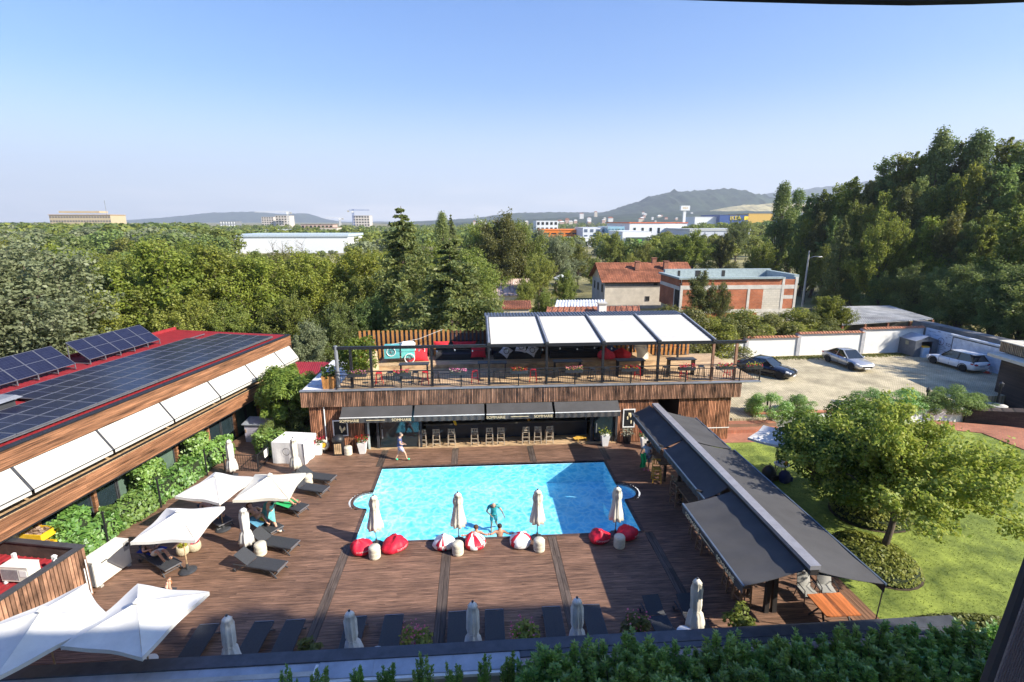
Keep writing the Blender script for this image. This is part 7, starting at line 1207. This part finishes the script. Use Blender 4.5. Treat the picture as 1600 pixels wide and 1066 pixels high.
# right wood
sk = [(1215, 300), (1232, 284), (1250, 300), (1300, 298), (1330, 284), (1362, 292), (1390, 258), (1430, 250), (1455, 246), (1483, 204), (1510, 236), (1545, 188), (1575, 230), (1600, 240), (1660, 210), (1760, 240)]
WG_ = 'trees of the dark wood on the right'
for i, (px, pt, Y, pr, w, lm, lab) in enumerate(((1226, 283, 105, 'p0', 1.1, 'dark', 'tall poplar at the left end of the right wood'), (1248, 287, 108, 'p1', 1.0, 'dark', 'second poplar at the left end of the right wood'), (1475, 198, 84, 'p0', .85, 'dark', 'tall poplar in the middle of the right skyline'), (1492, 202, 86, 'p1', .7, 'dark', 'poplar touching the tall middle poplar on its right'), (1545, 186, 80, 'p1', .95, 'dark', 'tallest poplar near the right picture edge'))): T(px, pt, Y, PR[pr], lab, lm, 22, wide=w)
UPR = lambda: PR['u%d' % rnd.randint(0, 2)]
def lmk(px):
    for k, v in ((1272, 'right of the two poplars'), (1302, 'behind the street lamp'), (1332, 'left of the sparse pine'), (1368, 'right of the sparse pine'), (1404, 'above the pale shelter roof'), (1436, 'above the metal shed'), (1468, 'left of the tall middle poplar'), (1502, 'under the tall middle poplar'), (1535, 'between the two tallest poplars'), (1568, 'under the tallest poplar'), (1592, 'right of the tallest poplar')):
        if px < k: return v
    return 'cut by the right picture edge'
for tier, wide, hs, lst in (('skyline', .9, 14, [(1270, 312, 100), (1288, 306, 99), (1310, 300, 98), (1335, 288, 94), (1360, 294, 90), (1388, 262, 90), (1408, 256, 89), (1430, 252, 88), (1455, 248, 86), (1510, 240, 84), (1530, 232, 82), (1575, 232, 80), (1600, 238, 76), (1640, 225, 74), (1690, 230, 70)]),
    ('second tier', .85, 14, [(1262, 350, 92), (1282, 340, 90), (1306, 345, 88), (1335, 325, 84), (1360, 332, 82), (1382, 312, 80), (1415, 305, 78), (1440, 292, 78), (1462, 305, 77), (1490, 285, 76), (1520, 275, 74), (1545, 285, 73), (1575, 275, 72), (1615, 280, 68), (1660, 280, 64)]),
    ('third tier', 1.0, 14, [(1265, 400, 84), (1292, 388, 81), (1318, 395, 78), (1348, 380, 74), (1378, 372, 72), (1405, 362, 70), (1432, 372, 69), (1455, 350, 68), (1492, 345, 66), (1518, 358, 64), (1548, 340, 62), (1590, 338, 58), (1640, 340, 55), (1700, 350, 52)]),
    ('shaded foot', 1.15, 10, [(1290, 450, 76), (1335, 440, 72), (1380, 430, 68), (1430, 420, 64), (1475, 425, 60), (1520, 420, 56), (1570, 420, 53), (1620, 420, 50), (1555, 470, 51), (1500, 470, 56), (1450, 470, 60), (1400, 470, 64), (1350, 475, 66), (1600, 480, 48)])):
    for k, (px, pt, Y) in enumerate(lst):
        lm_ = 'dark' if tier == 'shaded foot' else ('mid', 'bright', 'dark', 'mid', 'olive')[(k*3+len(tier)) % 5]  # foot of the wood takes darker leaves, its shade put into the colour
        T(px, pt, Y, (UPR() if hs == 14 else BP()), 'tree in the %s of the dark right wood, %s' % (tier, lmk(px)), lm_, hs, wide=wide*rnd.uniform(.85, 1.15), group=WG_)
T(1322, 335, 74, PR['c0'], 'sparse tall pine with bare lower trunk at the front of right wood', 'needle', 15, wide=.7, name='pine_tree'); T(1385, 340, 70, BP(), 'lighter green tree catching the sun in front of right wood', 'bright', wide=.65)  # brighter leaf colour stands in for sun on the front tree
# the wood goes on past the right edge of the view
for x, y, h in ((58, 30, 17), (66, 36, 20), (62, 22, 16), (74, 28, 20), (70, 16, 18), (80, 40, 22), (60, 10, 15), (56, 40, 13)): tree(BP(), 'tree of the right wood beyond the gate tower', (x, y, 0), None, (h/10*.8, h/10*.8, h/10), 'trees right of the gate tower', lm=LM['dark'])
# woodland in the middle distance at left: meadow belt and beyond
n0 = 0; g_ = random.Random(5)
CW_ = {'mid': 'mid green', 'bright': 'yellow green', 'olive': 'olive', 'dark': 'dark green', 'silver': 'silvery'}
def spot(px):
    for k, v in ((30, 'above the silvery willows'), (100, 'below the yellowish block'), (180, 'right below the yellowish block'), (260, 'under the blue mountain'), (345, 'left of the white warehouse'), (400, 'before the left warehouse end'), (460, 'before the dead trees'), (520, 'before the right warehouse end'), (580, 'left of the spruce'), (640, 'behind the spruce'), (780, 'behind the conifers'), (850, 'below the orange shop'), (920, 'below the white shop'), (980, 'below the glass showroom'), (1050, 'below the green sign'), (1110, 'below the white warehouse'), (1160, 'before the grey hall')):
        if px < k: return v
    return 'below the yellow store'
def mid(px, Y, h, lm, lab, grp, pool, w=1.):
    lab = '%s tree %s in the %s of the %s' % (CW_[lm], spot(px), 'near part' if Y < (85 if 'belt' in grp else 165) else 'middle part' if Y < (108 if 'belt' in grp else 200) else 'far part', 'tree belt' if 'belt' in grp else 'meadow edge' if 'meadow' in grp else 'shopping area')
    p = atY(px, 400, Y); s = h/10; tree(rnd.choice(pool), lab, (p.x, Y, 0), None, (s*w, s*w, s), grp, lm=LM[lm])
B5 = [PR['b%d' % i] for i in range(5)]
for k in range(62):
    Y = g_.uniform(62, 130); px = g_.uniform(-80, 620); h = g_.uniform(6, 10)
    if 350 < px < 580: h = min(h, 13.4-46/800*Y*1.02-.3)
    if h < 2: continue
    mid(px, Y, h, g_.choice(('mid', 'bright', 'olive', 'dark', 'mid', 'bright')), 'green tree of the belt between solar roof and meadow', 'tree belt behind the restaurant', B5, 1.15)
for k in range(66):
    Y = g_.uniform(130, 230); px = g_.uniform(-60, 640); h = g_.uniform(7, 11)
    if 350 < px < 560: h = g_.uniform(1.5, 3.2) if Y < 225 else 2
    if 350 < px < 560 and h > 13.4-40/800*Y*1.02: h = 1.4
    mid(px, Y, h, g_.choice(('dark', 'mid', 'silver', 'olive', 'dark')), 'distant tree or scrub round the dry meadow', 'trees round the meadow', PR['f'], 1.2)
for k in range(40):
    Y = g_.uniform(125, 260); px = g_.uniform(735, 1200); h = g_.uniform(6, 9); mid(px, Y, h, g_.choice(('mid', 'bright', 'dark', 'silver')), 'tree among the shops in the middle distance', 'trees among the shops', PR['f'], 1.1)
p = atY(440, 376, 140); DTr = thing('dead_tree', 'bare grey dead trees before the long white warehouse', 'tree', (p.x, 140, 0))
b = MB()
for k in range(3):
    x0 = (-2.5, 0, 5)[k]; b.tube([(x0, 0, -.3), (x0+.1, 0, p.z*.5), (x0, 0, p.z*(.95, 1, .8)[k])], [.22, .14, .03], 5, cap=False)
    for j in range(16): a = g_.uniform(0, 6.3); z = p.z*g_.uniform(.3, .9); e = Vector((x0+math.cos(a)*1.6, math.sin(a)*1.2, z+g_.uniform(.6, 1.8))); b.tube([(x0, 0, z), e], [.06, .015], 3, cap=False); [b.tube([e, e+Vector((g_.uniform(-.7, .7), g_.uniform(-.7, .7), g_.uniform(.1, .9)))], [.02, .008], 3, cap=False) for _ in range(3)]
b.build('branches', BARK2, DTr)
for k, (px, pt) in enumerate(((1082, 352), (1098, 349), (1114, 351), (1130, 348), (1146, 350), (1160, 347), (1176, 349), (1192, 346), (1208, 347), (1040, 366), (1060, 364), (1022, 372))): p = atY(px, pt, 330+k*6); s_ = p.z/10; tree(PR['f'][k % 3], 'tree hiding the foot of the far stores, %s' % ('left of the blue store,below the white hall,right under the white hall,below the blue lettering,right of the lettering,at the yellow corner,below the yellow store,right below the yellow store,at the far blue block,before the grey hall,right of the white warehouse,beside the green sign'.split(',')[k]), (p.x, 330+k*6, 0), None, (s_*1.5, s_*1.5, s_), 'trees below the far stores', lm=LM[('mid', 'dark', 'bright')[k % 3]])
# far woodland: one mass of crowns, low in detail
def mass(name, spots, lm, q=130, ls=1.6):
    V = []; 
    for (x, y, z0, h, r) in spots:
        d = nr.normal(size=(q, 3)); d /= np.linalg.norm(d, axis=1)[:, None]; d[:, 2] = np.abs(d[:, 2])*1.2-.25; c = np.array([x, y, z0+h*.45])+d*np.array([r, r, h*.5])*nr.uniform(.75, 1.08, (q, 1)); V.append(leafquads(c, np.full(q, ls*r/5), .3, d, 1.2))
    V = np.concatenate(V); return link(name, npmesh(name, V, quadidx(len(V)//4), lm), kind='stuff')
sp = {'dark': [], 'mid': [], 'silver': []}
for k in range(1500):
    Y = 230*(4.2**g_.random()); px = g_.uniform(-120, 760)
    if 340 < px < 575 and Y < 262: continue
    p = atY(px, 400, Y); h = g_.uniform(8, 13)*(1 if px < 330 else .75)
    sp[g_.choice(('dark', 'mid', 'dark', 'silver', 'mid', 'mid'))].append((p.x, Y, 0, h, h*g_.uniform(.4, .6)))
for k in range(900):
    Y = 270*(4.5**g_.random()); px = g_.uniform(720, 1300); p = atY(px, 400, Y); h = g_.uniform(6, 10)
    if Y < 700 and 820 < px < 1215: h *= .55
    z0 = max(0, (Y-900)/1300*18) if px > 800 else 0
    sp[g_.choice(('dark', 'mid', 'dark', 'mid', 'silver'))].append((p.x, Y, z0, h, h*g_.uniform(.45, .7)))
for k, v in sp.items(): mass('far_woodland', v, LM[k])
# ---------------------------------------------------------------- garden
GA = limb_proto(6.4, 4.4, 2.8, 34, LM['garden'], 103, .105, 36000, .28, r0=.13, e0=6, e1=72, spread=.40); GB = tree_proto('gb', 5.4, 3.5, 1.5, 70, 36000, .8, .10, LM['ball'], 102, r0=.14, nlimb=30, flat=.75)
t = tree(GA, 'light green spreading garden tree with a leaning trunk on the lawn', (16.4, 17.4, 0), R(30), (.9, .9, .93)); t.rotation_euler = (R(-3), R(10), R(0)); pb = at(1338, 706, 3.0); tree(GB, 'rounded dark green garden tree beside the lawn umbrella', (pb.x, pb.y, 0), 0, (1.02, 1.02, .93))
# leaf helpers for hedges and plants
def hedge_pts(x0, x1, y0, y1, z0, z1, n, seed, lump=.12):
    g = np.random.RandomState(seed); f = g.randint(0, 5, n); u = g.uniform(0, 1, (n, 3)); L_ = np.array([x1-x0, y1-y0, z1-z0]); p = u*L_+np.array([x0, y0, z0]); o = np.zeros((n, 3))
    for k, (ax, v, sgn) in enumerate(((0, x0, -1), (0, x1, 1), (1, y0, -1), (1, y1, 1), (2, z1, 1))): m = f == k; p[m, ax] = v-sgn*g.uniform(0, .14, m.sum()); o[m, ax] = sgn
    w = lump*(np.sin(p[:, [1, 2, 0]]*2.6+seed)+np.sin(p[:, [2, 0, 1]]*5.1)); return p+w*.6+g.normal(size=(n, 3))*.03, o
def hedge(label, loc, rz, dims, n, seed, lm='laurel', ls=.115, name='laurel_hedge', group=None, cat='hedge', lump=.12):
    t = thing(name, label, cat, loc, rz, group); x0, x1, y0, y1, z0, z1 = dims; p, o = hedge_pts(*dims, n, seed, lump); link('foliage', npmesh('foliage', leafquads(p, np.full(n, ls), .5, o, 1.7), quadidx(n), LM[lm]), t)
    b = MB(); b.box(x0+.12, x1-.12, y0+.12, y1-.12, max(0, z0), z1-.15); b.build('dark_core', mat('hedge_core', (.018, .028, .010), .95), t); return t  # solid near-black green block fills the hedge behind its leaves
for s0, s1, zt, off0, off1, n, lab in ((-5.3, -3.5, 1.0, .85, 1.65, 1900, 'low laurel hedge nearest the small building, left end of the row'), (-3.4, -1.5, 1.05, .75, 1.6, 2000, 'low laurel hedge below the glass front, middle of the row'), (-1.4, 1.7, 1.1, .75, 1.6, 2800, 'low laurel hedge behind the far left umbrella'), (1.8, 4.4, 1.1, .75, 1.5, 2200, 'low laurel hedge at far end by the iron fence')):
    hedge(lab, LP(0, 0), -R(10.6), (off0, off1, s0, s1, 0, zt), n, int(s0*3+50), group='laurel hedge along the restaurant front')
for s, zt, lab in ((-4.95, 1.7, 'tall clipped laurel bush beside the yellow crates'), (-.9, 1.9, 'tall clipped laurel bush before the middle glass doors'), (2.4, 2.0, 'tall clipped laurel bush in front of the far glass doors')): hedge(lab, LP(0, s), -R(10.6), (.25, 1.15, -.65, .65, 0, zt), 2200, int(s*5+60), name='laurel_bush', cat='bush', group='tall laurel bushes')
for s in (-4.35, -1.45, 1.75): b = MB(); p = LP(1.72, s); t = thing('fence_post', {-4.35: 'black post in the hedge nearest the camera', -1.45: 'black post in the hedge behind the far left umbrella', 1.75: 'black post at the far end of the hedge'}[s], 'post', p, 0, 'black posts in the hedge'); b.box(-.03, .03, -.03, .03, 0, 1.5); b.build('post', M['black'], t); b = MB(); b.box(-.05, .05, -.05, .05, 1.501, 1.53); b.build('cap', M['black'], t)
p = at(430, 715); hedge('bright laurel bush between the lilac cabinet and the white cube cover', (p.x-.4, p.y+.6, 0), R(-30), (-1.0, 1.0, -.5, .5, 0, 1.25), 2600, 9, name='laurel_bush', cat='bush')
# pine by the restaurant end
PT = thing('pine_tree', 'yellow green young pine between restaurant and bar', 'tree', (-12.0, 31.6, 0)); P, O, cs = crown_pts(4.6, 1.75, .5, 60, 20000, .45, seed=33, flat=1.3); V = leafquads(P, np.full(len(P), .075), 1.1, O, 4); link('crown', npmesh('crown', V, quadidx(len(P)), leafmat('pine_tuft', (0.105, 0.173, 0.027), (0.270, 0.330, 0.060))), PT); b = MB(); b.tube([(0, 0, -.2), (.1, 0, 2), (0, 0, 4)], [.12, .08, .02], 7); limbs(b, (0, 0, 0), cs[:14], .1); b.build('trunk', BARK, PT)
for x, y, h, lab in ((-11.2, 34.0, 3.2, 'dark shrub behind the young pine'), (-13.0, 34.5, 3.5, 'dark shrub under the restaurant end wall'), (-10.6, 31.0, 2.4, 'dark shrub at the left corner of the bar'), (-12.6, 29.8, 1.6, 'low dark shrub behind the lilac cabinet')): tree(PR['s0'], lab, (x, y, 0), None, h/4, name='shrub', lm=LM['dark'])
# ground cover beds and clipped bushes on the lawn
def bed(label, c, rx, ry, h, n, lm, seed, ls=.09):
    t = thing('shrub_bed', label, 'shrub bed', (c[0], c[1], 0)); g = np.random.RandomState(seed); a = g.uniform(0, 2*PI, n); r = np.sqrt(g.uniform(0, 1, n)); p = np.stack([np.cos(a)*r*rx, np.sin(a)*r*ry, h*np.sqrt(np.maximum(.06, 1-r**3))*g.uniform(.75, 1.08, n)], 1); o = np.stack([np.cos(a)*r, np.sin(a)*r, np.ones(n)*.6], 1); link('foliage', npmesh('foliage', leafquads(p, np.full(n, ls), .5, o, 1.5), quadidx(n), LM[lm]), t, kind='stuff'); b = MB(); b.lathe([(1, 0), (.93, h*.5), (.6, h*.72), (0, h*.78)], 20); o_ = b.build('dark_core', MATS['hedge_core'], t); o_.scale = (rx, ry, 1); b = MB(); b.lathe([(1.04, 0), (1.0, .02), (0, .025)], 24); o_ = b.build('soil', M['soil'], t); o_.scale = (rx, ry, 1)
bed('oval bed of low green shrubs round the leaning garden tree trunk', (15.9, 17.2), 1.5, 1.75, .55, 3800, 'mid', 1); bed('dark shrub bed under the middle of the light green tree', (18.3, 20.4), 1.7, 1.5, .75, 3800, 'mid', 2); bed('low creeping shrub bed along the near edge of the lawn', (15.6, 13.4), 2.6, .55, .5, 3200, 'olive', 3)
for px, py, r, h, lab, lm in ((1207, 654, 1.1, 1.9, 'round clipped laurel bush in the planter beside brick steps', 'laurel'), (1255, 650, 1.0, 1.6, 'laurel bush right of the round clipped one', 'laurel'), (1370, 640, 1.2, 1.6, 'leafy laurel bush behind the round garden tree', 'laurel'), (1425, 640, 1.2, 1.6, 'leafy laurel bush left of the small lantern', 'laurel'), (1465, 642, 1.2, 1.5, 'dark shrub above the white retaining wall, left one', 'dark'), (1500, 642, 1.3, 1.9, 'dark shrub above the white retaining wall, right one', 'dark'), (1535, 640, 1.0, 1.3, 'dark shrub beside the taller lantern', 'dark')):
    p = at(px, py, .6); tree(PR['s%d' % (px % 2)], lab, (p.x, p.y+.5, .25), None, (r/1.9, r/1.9, h/4), name='shrub', cat='bush', lm=LM[lm])
p = at(1165, 622, .6); tree(PR['s0'], 'small potted bush at the right end of the bar building', (16.6, 33.6, .6), None, .33, name='shrub', cat='bush', lm=LM['mid'])
# flowering plants in the near row
for (x, y), h, m, lm, lab in (((-5.35, 13.3), 1.0, None, 'olive', 'olive green grassy plant in the near shaded row'), ((-2.05, 13.5), 1.25, 'pink', 'mid', 'pink flowering oleander in the near shaded row'), ((1.25, 13.45), 1.15, 'pink', 'mid', 'green plant with a pink tinge in the near row'), ((4.95, 13.5), 1.25, 'pink', 'olive', 'orange pink tipped plant left of the sunlit loungers'), ((8.45, 13.6), 1.3, None, 'mid', 'dark green bush beside the boundary wall right of the cream umbrella')):
    t = thing('potted_plant', lab, 'plant', (x, y, 0)); b = MB(); b.lathe([(.2, 0), (.27, .4), (.24, .4)], 14); b.build('pot', M['conc'], t); P, O, _ = crown_pts(h, .42, .3, 12, 500, .2, seed=int(x*7+50)); link('foliage', npmesh('foliage', leafquads(P, np.full(len(P), .085), .6, O, 2), quadidx(len(P)), LM[lm]), t)
    if m: flowers(t, 'flowers', 110, (.38, .36, .32), PET[m], int(x*9+70), (0, 0, h*.8), .06)
# near hedge of upright laurel below the wall
HP = []
for i in range(4):
    g = np.random.RandomState(200+i); V = []; b = MB()
    for k in range(11):
        a = g.uniform(0, 6.28); r = g.uniform(.05, .34); h = g.uniform(1.55, 2.25); tip = np.array([math.cos(a)*r*1.35, math.sin(a)*r*1.35, h]); n = 120; u = g.uniform(.25, 1, n)**.75; base = np.array([math.cos(a)*.1, math.sin(a)*.1, 0]); ax = base+(tip-base)*u[:, None]; th = g.uniform(0, 6.28, n); rr = (.05+.13*(1-u**3))*g.uniform(.5, 1.1, n); d = np.stack([np.cos(th), np.sin(th), np.full(n, .9)], 1); d /= np.linalg.norm(d, axis=1)[:, None]; c = ax+d*rr[:, None]
        s = np.cross(d, g.normal(size=(n, 3))); s /= np.linalg.norm(s, axis=1)[:, None]; ln = (g.uniform(.05, .085, n))[:, None]; V.append(np.stack([c-d*ln, c-s*ln*.36, c+d*ln, c+s*ln*.36], 1).reshape(-1, 3)); b.tube([tuple(base), tuple(tip*np.array([.9, .9, .95]))], [.015, .006], 4, cap=False)
    V = np.concatenate(V); HP.append((b.mesh('stems', BARK, True), npmesh('foliage', V, quadidx(len(V)//4), LM['laurel'])))
def hl(x):
    for k, v in ((1.9, 'at its left end beside the zinc sheets'), (2.7, 'below the closed grey umbrella right of centre'), (3.5, 'below the half sunlit lounger'), (4.3, 'left of the orange pink tipped plant'), (5.1, 'below the orange pink tipped plant'), (5.9, 'below the sunlit loungers'), (6.7, 'below the white round table'), (7.5, 'below the cream closed umbrella'), (8.3, 'below the dark green deck bush'), (9.1, 'below the lettered awning corner'), (9.9, 'left of the pergola end posts'), (10.7, 'below the pergola end posts'), (11.5, 'below the orange table'), (12.3, 'right of the orange table'), (13.1, 'below the timber edge boards'), (14, 'below the creeping lawn bed'), (15, 'left of the window sash')):
        if x < k: return v
    return 'behind the window sash'
x = -5.2; k = 0; SHL = 0
while x < 16.5:
    near = x < 1.2; s = rnd.uniform(.70, .86) if near else rnd.uniform(.76, .98)
    for row in (0, 1):
        if near and row == 1: continue
        t = thing('laurel_plant', ('%s laurel plant of the near hedge, %s' % (('back row', 'front row')[row], hl(x))) if not near else 'young laurel shoot before the zinc sheets, %s from the left' % 'first second third fourth fifth sixth seventh eighth ninth tenth'.split()[min(k, 9)], 'hedge plant', (x+rnd.uniform(-.1, .1), (11.65 if not near else 11.75)-.62*row, 0), rnd.uniform(0, 6), 'laurel plants in the near hedge' if not near else 'young laurel shoots before the wall'); t.scale = (s*(1.5 if not near else .8), s*(1.5 if not near else .8), s*(1-.04*row)); link('stems', HP[k % 4][0], t); link('foliage', HP[k % 4][1], t); k += 1
    x += rnd.uniform(.42, .6) if not near else rnd.uniform(.7, 1.0)
# grass edges on the car park
n = 5000; P = np.stack([nr.uniform(27, 44, n), 46.0-np.abs(nr.normal(0, .5, n)), np.full(n, .62)], 1); P[:, 1] += (P[:, 0]-27)*.04; link('grass_tufts', npmesh('grass_tufts', leafquads(P, np.full(n, .09), .9, None, 2), quadidx(n), LM['olive']), kind='stuff')
n = 60000; P = np.stack([nr.uniform(12.8, 34, n), nr.uniform(11.5, 28.4, n), np.full(n, .0)], 1); link('lawn_blades', npmesh('lawn_blades', leafquads(P, np.full(n, .020), .25, None, 2.6), quadidx(n), leafmat('grass_blade', (.12, .185, .024), (.22, .26, .05), ov=0)), kind='stuff')
# ================================================================ HOTEL THE PHOTO IS TAKEN FROM
HT = thing('hotel_building', 'tall hotel facade with the opened window the view is taken from', 'building', (0, 0, 0)); HM = mat('hotel_bounce_white', (.80, .79, .76), .9, var=.08)  # white chosen so the unseen facade bounces fill light into the shade
b = MB(); b.box(-40, 23.4, -24, -1.6, -.3, 24.2); b.box(23.4, 35.9, -24, -1.6, -.3, 26.0); b.box(35.9, 40.1, -24, -1.6, -.3, 23.2); b.build('walls', HM, HT)  # roof heights stepped to place the shadow edge on the deck
for i, (x, s) in enumerate(((22, .30), (24.2, .36), (25.6, .42), (27.2, .30), (29.5, .26), (16, .2), (18.5, .26))): tree(PR['b%d' % (i % 5)], 'unseen tree added on the hotel roof to roughen its cast shadow', (x+1.9, -3.0, 25.95 if x > 21.6 else 24.15), None, s*.6, 'unseen trees added on the hotel roof', lm=LM['mid'])  # added out of view to give the deck shadow a lumpy edge
WF = thing('window_sash', 'dark open window sash with grey mesh cutting the lower right corner', 'window', (0, 0, 0)); DPT = .62
def nearpt(x, y, d): r_ = ray(x, y); return CAMP+r_*d
fm = mat('sash_frame', (.012, .011, .015), .6); b = MB(); A0, A1 = nearpt(1655, 716, DPT), nearpt(1478, 1211, DPT); away = FW*-.008; sd_ = RT
b.hexa([A0, A0+sd_*.008, A0+sd_*.008+away, A0+away], [A1, A1+sd_*.008, A1+sd_*.008+away, A1+away]); b.build('frame_edge', fm, WF)
ms_ = mat('mesh_fabric', (.30, .25, .24), .9, var=.15, scale=260, bump=.5, bscale=500); b = MB(); b.hexa([A0+sd_*.0085, A0+sd_*.075, A0+sd_*.075+away, A0+sd_*.0085+away], [A1+sd_*.0085, A1+sd_*.075, A1+sd_*.075+away, A1+sd_*.0085+away]); b.build('mesh_fabric', ms_, WF)
b = MB()
for k in range(18): o_ = sd_*(.012+.0035*k)+away-FW*.001; b.beam(A0+o_, A1+o_, .0012, .0012)
b.build('mesh_threads', mat('mesh_thread', (.13, .105, .11), .8), WF, kind='stuff'); b = MB(); b.hexa([A0+sd_*.076, A0+sd_*.13, A0+sd_*.13+away*1.4, A0+sd_*.076+away*1.4], [A1+sd_*.076, A1+sd_*.13, A1+sd_*.13+away*1.4, A1+sd_*.076+away*1.4]); b.build('frame_post', fm, WF)
pts = [nearpt(x, y, DPT) for x, y in ((880, -9), (1000, -2), (1150, 3), (1300, 7), (1420, 9), (1520, 7), (1600, 4), (1680, -2))]; b = MB()
for p, q in zip(pts, pts[1:]): b.hexa([p, q, q+away, p+away], [p+UP*.004, q+UP*.004, q+UP*.004+away, p+UP*.004+away]); b.hexa([p+UP*.0041, q+UP*.0041, q+UP*.0041+away, p+UP*.0041+away], [p+UP*.06, q+UP*.06, q+UP*.06+away, p+UP*.06+away], 1)
b.build('top_edge', [fm, mat('top_fabric', (.26, .22, .18), .9)], WF)
# ================================================================ HAZE
b = MB(); b.box(-7500, 7500, -120, 8500, -6, 900); hz = b.build('haze', [], kind='stuff'); hm = bpy.data.materials.new('haze_air'); hm.use_nodes = True; t_ = hm.node_tree; t_.nodes.clear(); o_ = t_.nodes.new('ShaderNodeOutputMaterial'); pv = t_.nodes.new('ShaderNodeVolumePrincipled'); pv.inputs['Density'].default_value = .00014; pv.inputs['Color'].default_value = (.80, .88, 1, 1); pv.inputs['Anisotropy'].default_value = .1; t_.links.new(pv.outputs[0], o_.inputs['Volume']); hz.data.materials.clear(); hz.data.materials.append(hm); hz.display_type = 'WIRE'
